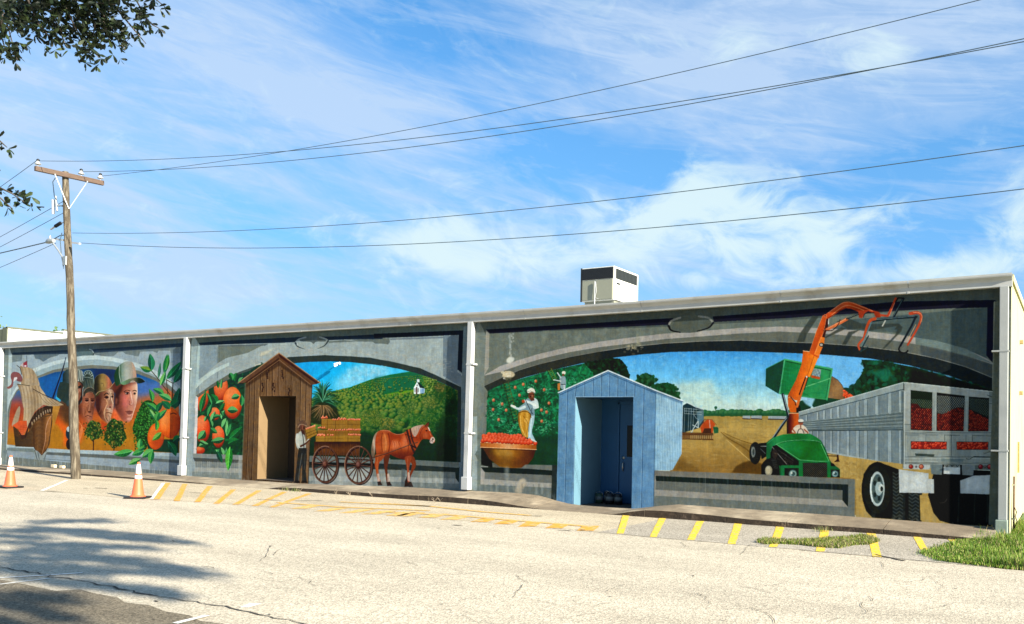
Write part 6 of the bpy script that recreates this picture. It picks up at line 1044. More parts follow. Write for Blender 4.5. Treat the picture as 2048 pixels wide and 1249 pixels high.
MB().box(-30.42, -30.40, .003, 22, -.3, 4.05).build('side_wall', CREAM, bld); MB().box(-30.4, -.003, 21.98, 22, -.3, 4.25).build('back_wall', CREAM, bld)
# side parapet cap that rises to the back
pc = MB(); pc.add([(-.12, -.02, 4.13), (.03, -.02, 4.13), (.03, 22, 4.75), (-.12, 22, 4.75), (-.12, -.02, 4.0), (.03, -.02, 4.02), (.03, 22, 4.6), (-.12, 22, 4.6)], [(0, 1, 2, 3), (0, 4, 5, 1), (1, 5, 6, 2), (4, 7, 6, 5), (0, 3, 7, 4)]); pc.build('parapet_cap', CREAM, bld)
MB().add([(.0015, .003, 4.0), (.0015, 22, 4.0), (.0015, 22, 4.6)], [(0, 1, 2)]).build('side_gable', CREAM, bld)
# gutter in lengths with visible joints
GX = [-30.42, -26.6, -22.9, -19.6, -15.75, -12.2, -9.05, -6.35, -3.62, -1.5, .02]
for i in range(len(GX)-1):
    a, b = GX[i]+.004, GX[i+1]-.004; mb = MB()
    prof = [(-.004, -.205), (-.10, -.205), (-.105, -.20), (-.105, -.115), (-.125, -.085), (-.165, -.05), (-.17, -.03), (-.17, -.002), (-.158, 0), (-.15, -.01), (-.15, -.04), (-.004, -.045)]
    k = len(prof); vs = [(a, y, topz(a)+z) for y, z in prof]+[(b, y, topz(b)+z) for y, z in prof]
    mb.add(vs, [(j, j+k, (j+1) % k+k, (j+1) % k) for j in range(k)]+[tuple(range(k)), tuple(range(2*k-1, k-1, -1))])
    g = mb.build('gutter', GUTTER, bld)
    if i:
        jb = MB(); jb.box(a-.02, a+.012, -.109, -.1, topz(a)-.207, topz(a)-.11); jb.build('gutter_joint', GUTTER, g)
# downspouts
def downspout(x, w, dep, ztop, zbot, lean, straps, m=WHITE, boot=True):
    mb = MB(); mb.add([(x, -dep, ztop), (x+w, -dep, ztop), (x+w, -.015, ztop), (x, -.015, ztop), (x+lean, -dep, zbot), (x+w+lean, -dep, zbot), (x+w+lean, -.015, zbot), (x+lean, -.015, zbot)], [(0, 1, 2, 3), (7, 6, 5, 4), (4, 5, 1, 0), (5, 6, 2, 1), (6, 7, 3, 2), (7, 4, 0, 3)])
    d = mb.build('downspout', m, bld, bevel=.008)
    for z in straps:
        t = (ztop-z)/(ztop-zbot); MB().box(x+lean*t-.006, x+w+lean*t+.07, -dep-.005, -.002, z-.018, z+.018).build('strap', m, d)
    if boot:
        MB().box(x+lean-.03, x+w+lean+.03, -dep-.03, -.01, zbot-.02, zbot+.26).build('boot', m, d, bevel=.012)
    return d
downspout(-30.27, .13, .14, 3.95, -.0, .02, (3.0, 1.1)); downspout(-20.37, .13, .14, 3.91, .12, -.05, (3.05, 1.15)); downspout(-10.53, .125, .14, 3.87, .24, -.04, (2.95, 1.45))
downspout(-.155, .125, .15, 3.93, .30, 0, (), GREYP, False)
for z in (2.92, 1.37): MB().box(-.26, -.02, -.156, -.01, z-.012, z+.012).build('strap', GREYP, bld)
MB().box(-.19, -.02, -.20, -.01, .0, .30).build('downspout_boot', mat('green_grey_paint', (.22, .27, .22), .7, .2, 6), bld, bevel=.01)
# doorways
def recess(name, o, dep, mats, fl):
    x0, x1, zh, zb = o; p = []
    q = MB().add([(x0, .001, zb), (x0, dep, zb), (x0, dep, zh), (x0, .001, zh)], [(0, 1, 2, 3)]).build(name, mats[0], bld)
    MB().add([(x1, .001, zb), (x1, dep, zb), (x1, dep, zh), (x1, .001, zh)], [(3, 2, 1, 0)]).build('reveal', mats[1], q)
    MB().add([(x0, dep, zb), (x1, dep, zb), (x1, dep, zh), (x0, dep, zh)], [(0, 1, 2, 3)]).build('back_panel', mats[2], q)
    MB().add([(x0, .001, zh), (x1, .001, zh), (x1, dep, zh), (x0, dep, zh)], [(0, 1, 2, 3)]).build('soffit', mats[3], q)
    MB().add([(x0, -.02, zb), (x1, -.02, zb), (x1, dep, zb), (x0, dep, zb)], [(0, 1, 2, 3)]).build('threshold', fl, q); return q
FLOORD = mat('shaded_dark_floor', (.07, .055, .04), .9, .25, 6)  # floor colour darkened to deepen the doorway shade
BLUEJ = mat('lit_jamb_blue', (.10, .20, .26), .5, .06, 5, .05, 40)  # paler copy of the blue, sunlight on the jamb put into the colour
TANIN = mat('tan_render', (.17, .11, .05), .75, .06, 4, .1, 40); DARKBR = mat('shaded_soffit_render', (.012, .008, .006), .8, .1, 4, .1, 30)
rb = recess('doorway_recess', OPEN[0], .98, (TANIN, BROWNIN, BROWNIN, DARKBR), FLOORD)  # recess shade put into the colours: reveal and back dark, soffit near black
rb['label'] = 'tan doorway recess behind the painted wooden hut'
r2_ = recess('doorway_recess', OPEN[1], 1.12, (BLUEJ, BLUEP, BLUEP, BLUEP), FLOORD); r2_['label'] = 'blue doorway recess behind the painted blue shed'
dx0, dx1 = float(on_y(np.array([[1240., 900.]]), 1.1)[0][0]), 0
door = MB().box(dx0, -6.56, 1.085, 1.118, .05, 2.12).build('door', BLUEP, bld, bevel=.004)
MB().box(dx0-.06, dx0-.012, 1.075, 1.117, .05, 2.17).build('door_frame', BLUEP, door); MB().box(dx0-.06, -6.56, 1.075, 1.117, 2.125, 2.18).build('door_frame', BLUEP, door)
wx = float(on_y(np.array([[1254., 880.]]), 1.08)[0][0]); MB().box(wx, wx+.22, 1.078, 1.084, 1.02, 1.68).build('window_pane', GLASS, door)
hx = float(on_y(np.array([[1247., 930.]]), 1.08)[0][0]); MB().lathe([(0, 0), (.03, 0), (.03, .012), (0, .014)], (hx, 1.084, 1.0), 12, (0, -1, 0)).tube([(hx, 1.08, .90), (hx, 1.04, .88), (hx, 1.04, .74), (hx, 1.08, .72)], .012, 6).build('door_handle', METAL, door)
# cases of cans in the blue doorway
CAN = mat('dark_green_carton', (.02, .05, .03), .5, .3, 30); LBL = mat('pale_label', (.10, .11, .11), .5, .1, 30)
def canister(x, y, h, r, lab, txt):
    e = empty('paint_can', (x, y, .04), txt, 'can', 'paint cans in the blue doorway'); 
    MB().lathe([(0, 0), (r, 0), (r, h*.94), (r*.96, h*.95), (r*.96, h), (0, h)], (x, y, .04), 16).build('can_body', lab, e); MB().lathe([(r*1.004, h*.3), (r*1.006, h*.3), (r*1.006, h*.7), (r*1.004, h*.7)], (x, y, .04), 16).build('label_band', LBL, e)
    MB().tube([(x+math.cos(t)*r, y-.01, .04+h*.9+math.sin(t)*r*.7) for t in np.linspace(0, math.pi, 7)], .003, 5).build('handle', METAL, e)
for i, (dx, dy, h, r, mt, tx) in enumerate(((.13, .84, .20, .085, CAN, 'dark green paint can, leftmost on the floor of the blue doorway'), (.27, .92, .24, .06, BLACKP, 'tall black can behind the row in the blue doorway'), (.40, .80, .22, .09, BLACKP, 'black paint can in the middle of the row in the blue doorway'), (.58, .84, .21, .085, BLACKP, 'black paint can with a pale band, rightmost in the blue doorway'))):
    canister(-7.85+dx, dy, h, r, mt, tx)

# ---------------------------------------------------------------- security camera on the mural sky
sc_ = empty('security_camera', (-14.58, 0, 3.0), 'small white security camera mounted on the painted blue sky above the hills', 'camera')
cw = mat('camera_white', (.8, .82, .8), .35, .03, 5); MB().lathe([(0, 0), (.035, 0), (.035, .02), (0, .02)], (-14.50, 0, 3.07), 14, (0, -1, 0)).build('mount_plate', cw, sc_)
MB().tube([(-14.50, -.02, 3.07), (-14.50, -.09, 3.075), (-14.50, -.10, 3.05)], .011, 8).build('bracket', cw, sc_)
b_ = MB(); a0 = Vector((-14.49, -.085, 3.035)); a1_ = Vector((-14.54, -.14, 3.0)); b_.tube([a0, a1_], .03, 14); b_.build('camera_body', cw, sc_); MB().obox(a0+Vector((.01, 0, .05)), a1_+Vector((-.01, -.01, .05)), .06, .006).build('sun_shield', cw, sc_)
MB().tube([a1_+(a0-a1_)*.01, a1_+(a1_-a0).normalized()*.005], .026, 12).build('lens', GLASS, sc_)

# ---------------------------------------------------------------- rooftop unit
hx1, hy = -9.14, 4.0; hx0 = -10.08; hy1 = 5.42; zt, zb = 5.73, 4.86
hv = empty('rooftop_air_conditioner', (hx1-.45, hy+.7, 4.1), 'boxy cream rooftop air conditioner with black grilles above the gutter', 'air conditioner')
MB().box(hx0, hx1, hy+.03, hy1, zb, zt).build('cabinet', HVACM, hv, bevel=.015)
MB().box(hx0+.07, hx1-.02, hy+.08, hy1-.05, 4.05, zb-.004).build('roof_curb', HVACG, hv)
MB().box(hx0+.03, hx0+.40, hy+.004, hy+.028, zb+.03, zb+.53).build('access_panel', HVACG, hv, bevel=.006); MB().box(hx0+.44, hx1-.03, hy+.0, hy+.028, zb+.03, zb+.53).build('access_panel', HVACG, hv, bevel=.006)
MB().box(hx0+.02, hx1-.02, hy-.004, hy+.029, zt-.31, zt-.03).build('grille_opening', BLACKP, hv)
for i in range(9): MB().box(hx0+.03, hx1-.03, hy-.01, hy-.005, zt-.30+i*.03, zt-.294+i*.03).build('louvre', DARKG, hv)
MB().box(hx1+.001, hx1+.006, hy+.12, hy1-.08, zt-.31, zt-.05).build('grille_opening', DARKG, hv)
for i in range(16): MB().box(hx1+.007, hx1+.014, hy+.14+i*.078, hy+.15+i*.078, zt-.31, zt-.05).build('louvre', mat('louvre_green', (.03, .04, .035), .5) if i == 0 else bpy.data.materials['louvre_green'], hv)
MB().tube([(hx0+.42, hy-.03, 4.3), (hx0+.42, hy-.03, zb+.5)], .014, 6).build('drain_pipe', WHITE, hv); MB().tube([(hx0+.44, hy-.02, zb+.48), (hx0+.47, hy-.03, zb+.25), (hx0+.43, hy-.03, zb+.08), (hx0+.52, hy-.02, zb+.05)], .007, 5).build('cable', WHITE, hv)
MB().box(hx1+.001, hx1+.004, hy+.16, hy+.36, zb+.42, zb+.47).build('nameplate', DARKG, hv)
for (yy, zz) in ((1.05, .3), (1.2, .29), (1.05, .08), (1.2, .07)): MB().box(hx1+.001, hx1+.005, hy+yy, hy+yy+.07, zb+zz, zb+zz+.02).build('vent_slot', DARKG, hv)
MB().box(hx1+.001, hx1+.008, hy+.05, hy1-.02, zb+.0, zb+.018).build('base_rail', DARKG, hv); MB().box(hx0-.02, hx0+.01, hy+.0, hy+.03, zb, zt).build('corner_post', DARKG, hv)

# ---------------------------------------------------------------- white building behind the left end
nb = empty('parapet_building', (-34, 4, 0), 'white walled flat roofed building rising behind the far left end of the mural wall', 'building')
DGR = mat('dark_trim_and_shade', (.10, .11, .07), .8, .2, 3); WWALL = mat('white_wall', (.80, .80, .76), .8, .05, 1, .1, 20)
MB().box(-36, -32.1, 1.02, 2.95, 0, 4.82).build('wall', WWALL, nb); MB().box(-36, -32.1, 2.953, 14, 0, 4.95).build('wall', WWALL, nb); MB().box(-32.40, -32.09, .98, 1.018, 0, 4.86).build('shaded_end_face', DGR, nb); MB().box(-35.9, -32.41, 1.0, 1.018, 0, 4.8).build('front_wall', DGR, nb)  # front faces coloured dark for grazing-sun shade, side walls left white
MB().box(-32.16, -32.06, .98, 2.94, 4.823, 4.875).build('coping', DGR, nb); MB().box(-32.16, -32.06, 2.945, 14, 4.953, 5.0).build('coping', DGR, nb)

# ---------------------------------------------------------------- ground
def asphalt(name, base, dark, sp=1.0):
    m = bpy.data.materials.new(name); m.use_nodes = True; nt = m.node_tree; N = nt.nodes; L = nt.links; b = N['Principled BSDF']; b.inputs['Roughness'].default_value = .93; b.inputs['Specular IOR Level'].default_value = .15
    tc = N.new('ShaderNodeTexCoord'); v = tc.outputs['Object']
    def no(s, d, r, st=None):
        n = N.new('ShaderNodeTexNoise'); n.inputs['Scale'].default_value = s; n.inputs['Detail'].default_value = d; n.inputs['Roughness'].default_value = r
        if st: mp = N.new('ShaderNodeMapping'); mp.inputs['Scale'].default_value = st; L.new(v, mp.inputs[0]); L.new(mp.outputs[0], n.inputs[0])
        else: L.new(v, n.inputs[0])
        return n.outputs['Fac']
    def mr_(x, a, b2, c, d, sm=False):
        n = N.new('ShaderNodeMapRange'); n.interpolation_type = 'SMOOTHSTEP' if sm else 'LINEAR'; L.new(x, n.inputs[0]); [setattr(n.inputs[i+1], 'default_value', q) for i, q in enumerate((a, b2, c, d))]; return n.outputs[0]
    def mul(a, b2):
        n = N.new('ShaderNodeMath'); n.operation = 'MULTIPLY'; L.new(a, n.inputs[0]); L.new(b2, n.inputs[1]); return n.outputs[0]
    vo = N.new('ShaderNodeTexVoronoi'); vo.inputs['Scale'].default_value = 62; L.new(v, vo.inputs['Vector'])
    hs = N.new('ShaderNodeSeparateColor'); L.new(vo.outputs['Color'], hs.inputs[0])
    f = mul(mul(mr_(hs.outputs[0], 0, 1, 1-.36*sp, 1+.26*sp), mr_(no(150, 3, .6), .3, .7, 1-.25*sp, 1+.25*sp)), mul(mr_(no(1.1, 6, .6, (.35, 1, 1)), .35, .68, .84, 1.08), mr_(no(12, 6, .7), .35, .7, .92, 1.07)))
    mx = N.new('ShaderNodeMixRGB'); L.new(mr_(no(.5, 8, .65, (.45, 1.6, 1)), .5, .72, 0, .55, True), mx.inputs['Fac']); mx.inputs['Color1'].default_value = (*base, 1); mx.inputs['Color2'].default_value = (*dark, 1)
    sc = N.new('ShaderNodeVectorMath'); sc.operation = 'SCALE'; L.new(mx.outputs[0], sc.inputs[0]); L.new(f, sc.inputs['Scale']); L.new(sc.outputs[0], b.inputs['Base Color'])
    bp = N.new('ShaderNodeBump'); bp.inputs['Strength'].default_value = .5; bp.inputs['Distance'].default_value = .006; L.new(vo.outputs['Distance'], bp.inputs['Height']); L.new(bp.outputs[0], b.inputs['Normal']); return m
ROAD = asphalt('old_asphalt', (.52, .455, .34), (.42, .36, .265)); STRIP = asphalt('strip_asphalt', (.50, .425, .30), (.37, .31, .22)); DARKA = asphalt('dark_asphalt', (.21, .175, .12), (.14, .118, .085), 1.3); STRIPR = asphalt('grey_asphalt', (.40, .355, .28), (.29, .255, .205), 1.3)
SOIL = mat('soil', (.11, .095, .05), .95, .3, 3, .5, 10, second=(.09, .14, .035), sscale=.25, slo=.35, shi=.5)
SEAMPX = [(-60, 978), (100, 983), (240, 996), (310, 1000.5), (420, 1006), (540, 1014), (640, 1021.5), (830, 1035), (1000, 1048), (1150, 1061), (1300, 1075), (1450, 1088), (1600, 1101), (1760, 1115), (1900, 1128), (2048, 1142), (2120, 1149)]
SW = on_z(np.array(SEAMPX, float)); SWX, SWY = SW[:, 0], SW[:, 1]
def seamy(x): return float(np.interp(x, SWX, SWY)) if SWX[0] < x < SWX[-1] else (-4.6 if x <= SWX[0] else -3.35)
def curby(x): return float(np.interp(x, [-40, -27, -24, -20, -15.5, -12, -8.5, -6, -4, -2, 0], [-1.25, -1.2, -1.1, -.95, -.86, -.85, -.8, -.75, -.72, -.68, -.66]))
struct(MB().add([(-400, -300, -.03), (400, -300, -.03), (400, 700, -.03), (-400, 700, -.03)], [(0, 1, 2, 3)]).build('ground', SOIL))
xs = list(np.arange(-60, 30.1, 1.0)); mb = MB()
mb.add([(x, seamy(x), 0) for x in xs]+[(x, -60, 0) for x in xs], [(i, i+len(xs), i+1+len(xs), i+1) for i in range(len(xs)-1)]); struct(mb.build('road', ROAD))
xs = [x for x in np.arange(-60, .01, .5)]; mb = MB()
mb.add([(x, curby(x)+.1, -.002) for x in xs]+[(x, seamy(x)+.012, -.002) for x in xs], [(i, i+len(xs), i+1+len(xs), i+1) for i in range(len(xs)-1)]); struct(mb.build('parking_strip', STRIP))
xs = [x for x in np.arange(-5.5, .01, .5)]; mb = MB()
mb.add([(x, curby(x)+.1, .0005) for x in xs]+[(x, seamy(x)+.018+.04*math.sin(x*7), .0015) for x in xs], [(i, i+len(xs), i+1+len(xs), i+1) for i in range(len(xs)-1)]); struct(mb.build('parking_strip', STRIPR))
# sidewalk with a rolled top surveyed along the curb: (photo x, top edge y, bottom y)
CP = [(-40, 934, 939), (0, 938.4, 942.5), (145, 948, 952.5), (287, 957, 961), (370, 963, 966.5), (410, 967, 969.5), (435, 973.5, 974), (480, 977, 977.2), (530, 980.8, 981), (550, 978, 982.5), (600, 977.5, 985), (700, 982.4, 990), (800, 986.5, 995.5), (860, 989, 1000.5), (920, 991, 1003), (960, 994, 1005.5), (1000, 1000, 1009), (1050, 1009.5, 1013.5), (1090, 1016.5, 1017), (1220, 1025.4, 1025.8), (1250, 1020, 1028), (1300, 1016, 1032), (1330, 1019, 1035), (1400, 1027, 1042), (1500, 1035, 1047), (1600, 1042, 1053.5), (1700, 1048.5, 1060), (1775, 1053, 1064.5), (1900, 1063, 1072), (1965, 1068, 1076)]
def sidewalk():
    px = np.array([c[0] for c in CP], float); tp = np.array([c[1] for c in CP]); bt = np.array([c[2] for c in CP])
    G = on_z(np.stack([px, bt], 1)); cx = []; ch = []
    for i in range(len(CP)):
        x = G[i, 0]; y = curby(x)
        # move along the view ray of the top edge to the curb line
        d = ray(np.array([px[i], tp[i]])); t = (y-CAM[1])/d[1]; P = CAM+t*d
        hgt = max((bt[i]-tp[i])/FPX*(P-CAM)@AX_F*1.02, .004); cx.append(P[0]); ch.append(hgt)
    o = np.argsort(cx); cx = np.array(cx)[o]; ch = np.array(ch)[o]
    return cx, ch
SX, SH = sidewalk()
def curbh(x): return float(np.interp(x, SX, SH))
jn = [-26.5, -23, -19.8, -16.9, -14.9, -11.2, -9.9, -8.3, -5.9, -3.3, -1.75, -.17]
prev = -33.
sidewalk_root = None
for k, jx in enumerate([-29.5]+jn):
    xs = np.linspace(prev+.006, jx-.006, 9); mb = MB(); rows = []
    for x in xs:
        yc = curby(x); h = curbh(x); zb_ = max(basez(min(max(x, -30.2), -.25)), h*.5)-.008
        n1 = .012*math.sin(x*2.3)+.008*math.sin(x*5.1)
        rows.append([(x, yc+n1, -.03), (x, yc+n1+.004, max(h-.014, .0)), (x, yc+n1+.02, h), (x, (yc)*.5, h+(zb_-h)*.55), (x, -.0, zb_), (x, .03 if not any(o[0]-.02 < x < o[1]+.02 for o in OPEN) else .03, zb_)])
    n = 6; vs = [p for r_ in rows for p in r_]
    mb.add(vs, [(i*n+j, (i+1)*n+j, (i+1)*n+j+1, i*n+j+1) for i in range(len(rows)-1) for j in range(1, n-1)]); mb.add(rows[0], [tuple(range(n))]); mb.add(rows[-1], [tuple(range(n-1, -1, -1))])
    o = mb.build('sidewalk' if k == 0 else 'slab', CONC, sidewalk_root); 
    if k == 0: sidewalk_root = struct(o)
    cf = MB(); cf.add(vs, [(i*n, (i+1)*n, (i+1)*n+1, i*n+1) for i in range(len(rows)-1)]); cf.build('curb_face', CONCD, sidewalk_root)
    prev = jx
# light patches where the slab top catches: lighter end slab
# ---------------------------------------------------------------- painted markings
YEL = mat('yellow_paint', (.70, .47, .02), .8, .12, 12, .2, 60, second=(.46, .36, .2), sscale=14, slo=.50, shi=.62); ORA = mat('faded_orange_paint', (.60, .30, .035), .85, .1, 8, .2, 60, second=(.48, .37, .22), sscale=9, slo=.50, shi=.66)
FAI = mat('worn_orange_paint', (.60, .35, .07), .9, .08, 8, .2, 60, second=(.50, .40, .25), sscale=12, slo=.46, shi=.66); WHT = mat('white_road_paint', (.72, .71, .64), .8, .08, 8, .2, 60, second=(.45, .40, .33), sscale=10, slo=.55, shi=.7)
def stripe(name, a, b, w, m, z=.004, fr=None, w2=None):
    """stripe between two surveyed points, w = width across in survey units"""
    P = fr(np.array([a, b], float)) if fr else np.array([a, b], float)
    w2 = w2 or w; n = 8; L_ = []; Rr = []
    for i in range(n+1):
        t = i/n; c = P[0]*(1-t)+P[1]*t; ww = w*(1-t)+w2*t; j = random.uniform(-.5, .5)
        L_.append((c[0]-ww/2+j, c[1])); Rr.append((c[0]+ww/2+j, c[1]))
    g = on_z(np.array(L_+Rr)); mb = MB().add([(p[0], p[1], z) for p in g], [(i, i+n+1, i+n+2, i+1) for i in range(n)]); o = mb.build(name, m); struct(o); return o
def fA(q): return q/3.657+np.array([300, 940])
def fB(q): return q/3.657+np.array([760, 960])
stripe('white_marking', (100, 98), (10, 215), 7, WHT, fr=fA)
for a, b, m_ in (((133, 97), (45, 216), ORA), ((255, 105), (195, 230), ORA), ((440, 120), (345, 238), ORA), ((610, 145), (485, 250), ORA), ((800, 152), (625, 256), ORA), ((985, 162), (765, 266), ORA), ((1165, 175), (890, 276), ORA)):
    stripe('hatch_stripe', a, b, 10.5, m_, fr=fA, w2=12.5)
for a, b in (((1220, 258), (1080, 286)), ((1400, 280), (1250, 305)), ((1600, 290), (1430, 318)), ((1760, 300), (1600, 327)), ((1960, 313), (1830, 342))): stripe('hatch_stripe', a, b, 30, FAI, fr=fA)
for a, b in (((230, 235), (100, 264)), ((450, 250), (340, 278)), ((600, 268), (500, 294)), ((800, 285), (720, 310)), ((960, 300), (890, 326)), ((1130, 310), (1070, 344)), ((1330, 325), (1270, 356)), ((1545, 338), (1500, 374))): stripe('hatch_stripe', a, b, 34, ORA if a[0] > 700 else FAI, fr=fB)
def ribbon(name, pts, w, m, z, jit=0.):
    """flat band along a surveyed polyline on the ground; w in metres"""
    P = on_z(np.array(pts, float))[:, :2]; Q = []
    for i in range(len(P)-1):
        n = max(2, int(np.linalg.norm(P[i+1]-P[i])/.12)+1)
        for t in np.arange(n)/n: Q.append(P[i]*(1-t)+P[i+1]*t+(np.array([random.gauss(0, jit), random.gauss(0, jit)])))
    Q.append(P[-1]); Q = np.array(Q); vs = []
    for i in range(len(Q)):
        d = Q[min(i+1, len(Q)-1)]-Q[max(i-1, 0)]; d /= max(np.linalg.norm(d), 1e-6); nn = np.array([-d[1], d[0]]); ww = w*(random.uniform(.4, 1.3) if jit else 1)/2
        vs += [(*(Q[i]+nn*ww), z), (*(Q[i]-nn*ww), z)]
    return MB().add(vs, [(2*i, 2*i+1, 2*i+3, 2*i+2) for i in range(len(Q)-1)])
for pts in ([fB(np.array(p)) for p in [(0, 172), (380, 196), (760, 236), (1100, 262)]], [fA(np.array(p)) for p in [(930, 240), (1400, 274), (2048, 300)]], [fA(np.array(p)) for p in [(1390, 236), (2048, 268)]], [fB(np.array(p)) for p in [(0, 235), (560, 262), (1000, 300), (1560, 345)]]):
    struct(ribbon('faded_line', pts, .13, FAI, .0055).build('faded_line', FAI))
for a, b, w_ in (((1252, 1031), (1240, 1068), 14), ((1325, 1037), (1306, 1075), 14), ((1401, 1043), (1381, 1081), 15), ((1477, 1047), (1463, 1089), 16), ((1561, 1053), (1546, 1095), 17), ((1650, 1060), (1640, 1104), 18), ((1742, 1064), (1754, 1115), 18), ((1832, 1071), (1853, 1108), 15), ((1898, 1075), (1915, 1088), 16)):
    stripe('bay_stripe', a, b, w_, YEL)
stripe('white_marking', (134, 961), (84, 982), 7, WHT, w2=9); stripe('white_marking', (512, 1208), (488, 1216), 26, WHT, w2=18); stripe('white_marking', (170, 1147), (0, 1158), 60, WHT, .005, w2=60) if False else None
struct(ribbon('x', [(0, 1157), (90, 1152), (165, 1147)], .05, WHT, .0065).build('white_marking', WHT)); struct(ribbon('x', [(0, 1170), (100, 1158)], .035, WHT, .0065).build('white_marking', WHT)); struct(ribbon('x', [(350, 1249), (415, 1233)], .06, WHT, .0095).build('white_marking', WHT))
# dark repaired asphalt in the near left corner
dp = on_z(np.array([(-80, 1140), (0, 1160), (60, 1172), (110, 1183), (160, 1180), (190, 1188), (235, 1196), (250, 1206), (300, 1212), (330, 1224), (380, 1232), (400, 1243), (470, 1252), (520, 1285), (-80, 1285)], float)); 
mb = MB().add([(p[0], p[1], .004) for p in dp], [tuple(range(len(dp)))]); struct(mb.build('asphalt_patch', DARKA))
# cracks
CRK = mat('crack_dirt', (.05, .04, .028), .95, .3, 20); ck = MB()
def crack(pts, w, jit=.012, z=.0075):
    r_ = ribbon('c', pts, w, CRK, z, jit); ck.add(r_.v, r_.f)
crack([(-20, 1132), (80, 1150), (200, 1170), (300, 1192), (450, 1215), (610, 1249), (650, 1262)], .02, .02); crack([(95, 982.5), (240, 996), (310, 1000.5), (420, 1006)], .02, .004); crack([(420, 1006), (640, 1021.5), (830, 1035), (1000, 1048), (1150, 1061), (1300, 1075), (1450, 1088)], .012, .004)
crack([(1600, 1101), (1760, 1115), (1900, 1128)], .02, .01); crack([(1750, 1110), (1810, 1123)], .05, .02)
for p in ([(815, 1124), (835, 1133)], [(596, 1155), (612, 1160), (620, 1168), (632, 1173)], [(530, 1142), (546, 1150)], [(1030, 1152), (1042, 1160), (1058, 1168)], [(1046, 1171), (1030, 1186), (1026, 1196)], [(1140, 1196), (1160, 1192)], [(1348, 1178), (1372, 1184), (1385, 1190), (1400, 1188)], [(1395, 1188), (1415, 1200), (1420, 1209)], [(1470, 1212), (1500, 1216), (1530, 1225), (1546, 1237), (1550, 1249)], [(1738, 1194), (1746, 1203), (1744, 1204)], [(1723, 1206), (1728, 1215), (1738, 1224), (1730, 1230)], [(1755, 1123), (1766, 1130), (1768, 1136)], [(1360, 1085), (1372, 1094), (1380, 1092)], [(1480, 1173), (1520, 1180), (1545, 1188)], [(1500, 1090), (1490, 1100), (1482, 1112)], [(1495, 1092), (1530, 1090)], [(1650, 1246), (1680, 1238)], [(540, 1093), (536, 1110), (520, 1124)], [(560, 1100), (548, 1112)], [(1880, 1145), (1895, 1143)]):
    crack(p, .006, .012)
for (x0, y0, x1, y1) in ((168, 977, 175, 977.5), (190, 976.5, 215, 978), (380, 986, 402, 987), (515, 999.5, 562, 1002), (590, 1002.5, 645, 1002), (1050, 1032.5, 1085, 1033), (905, 1051, 925, 1052), (345, 1082, 348, 1084), (540, 1093, 542, 1094), (310, 1203, 315, 1205), (537, 1231, 541, 1230), (1385, 1152, 1388, 1154)): crack([(x0, y0), (x1, y1)], .05 if x0 < 1100 and y0 < 1060 else .02, .003)
crack([(1115, 1061), (1140, 1062.5)], .04); crack([(1160, 1060.5), (1170, 1061)], .05)
rc = random.Random(12)
for k in range(22):
    x, y = rc.uniform(350, 2000), rc.uniform(1130, 1245); a_ = rc.uniform(-.5, .9); P_ = [(x, y)]
    for j in range(rc.randint(3, 9)): a_ += rc.gauss(0, .5); P_.append((P_[-1][0]+math.cos(a_)*rc.uniform(8, 20), P_[-1][1]+math.sin(a_)*rc.uniform(2, 6)))
    crack(P_, .0045, .009)
for k in range(60): x, y = rc.uniform(0, 2048), rc.uniform(1050, 1245); crack([(x, y), (x+rc.uniform(2, 7), y+rc.uniform(-1, 1))], .012, .004)
struct(ck.build('pavement_cracks', CRK))
# ---------------------------------------------------------------- utility pole
WOODP = mat('weathered_pole_wood', (.07, .054, .034), .9, .45, 5, .9, 30, second=(.165, .14, .098), sscale=3, slo=.45, shi=.62, stretch=(6, 6, .5)); ARMW = mat('crossarm_wood', (.10, .065, .045), .85, .3, 6, .4, 30, stretch=(6, .6, 6)); PORC = mat('porcelain', (.40, .40, .39), .25, .04, 4); STEELW = mat('galvanised', (.30, .32, .32), .45, .08, 8, metal=.3); WIREM = mat('wire', (.05, .08, .10), .6, .1, 3)
PB = Vector((-22.224, -1.93, 0)); PT = Vector((-23.19, -1.93, 8.42))
pole = empty('utility_pole', PB, 'tall leaning wooden utility pole with a crossarm at the left end of the mural', 'utility pole')
def pp(z): t = z/8.42; return PB.lerp(PT, t)+Vector((.05*math.sin(math.pi*t), 0, 0))
mb = MB(); zz = np.linspace(-.1, 8.42, 30); mb.tube([pp(z)+Vector((.008*math.sin(z*3), .008*math.cos(z*2.3), 0)) for z in zz], [.119-.0045*z+.004*math.sin(z*9) for z in zz], 16); mb.build('pole_shaft', WOODP, pole)
adir = Vector((math.sin(R(7)), math.cos(R(7)), 0))
def arm_t(px, z0=8.25):
    best = min(np.linspace(-3, 3, 601), key=lambda t: abs(proj(np.array(pp(z0)+adir*t))[0]-px)); return float(best)
AZ = 8.22; tl, tr = arm_t(66), arm_t(203); ac = pp(AZ)+Vector((.12, -.02, 0)); tilt = Vector((0, 0, 0))
zl = float(on_y(np.array([[66., 338.]]), (ac+adir*tl).y)[0][2]); zr = float(on_y(np.array([[203., 368.]]), (ac+adir*tr).y)[0][2])
AL = Vector(((ac+adir*tl).x, (ac+adir*tl).y, zl)); AR = Vector(((ac+adir*tr).x, (ac+adir*tr).y, zr))
MB().obox(AL, AR, .10, .125).build('crossarm', ARMW, pole, bevel=.006)
for s_ in (-1, 1):
    e = AL.lerp(AR, .5+s_*.24); MB().obox(e+Vector((.07, 0, -.05)), pp(AZ-.85)+Vector((.11, 0, 0)), .010, .022).build('brace', STEELW, pole)
INS = []
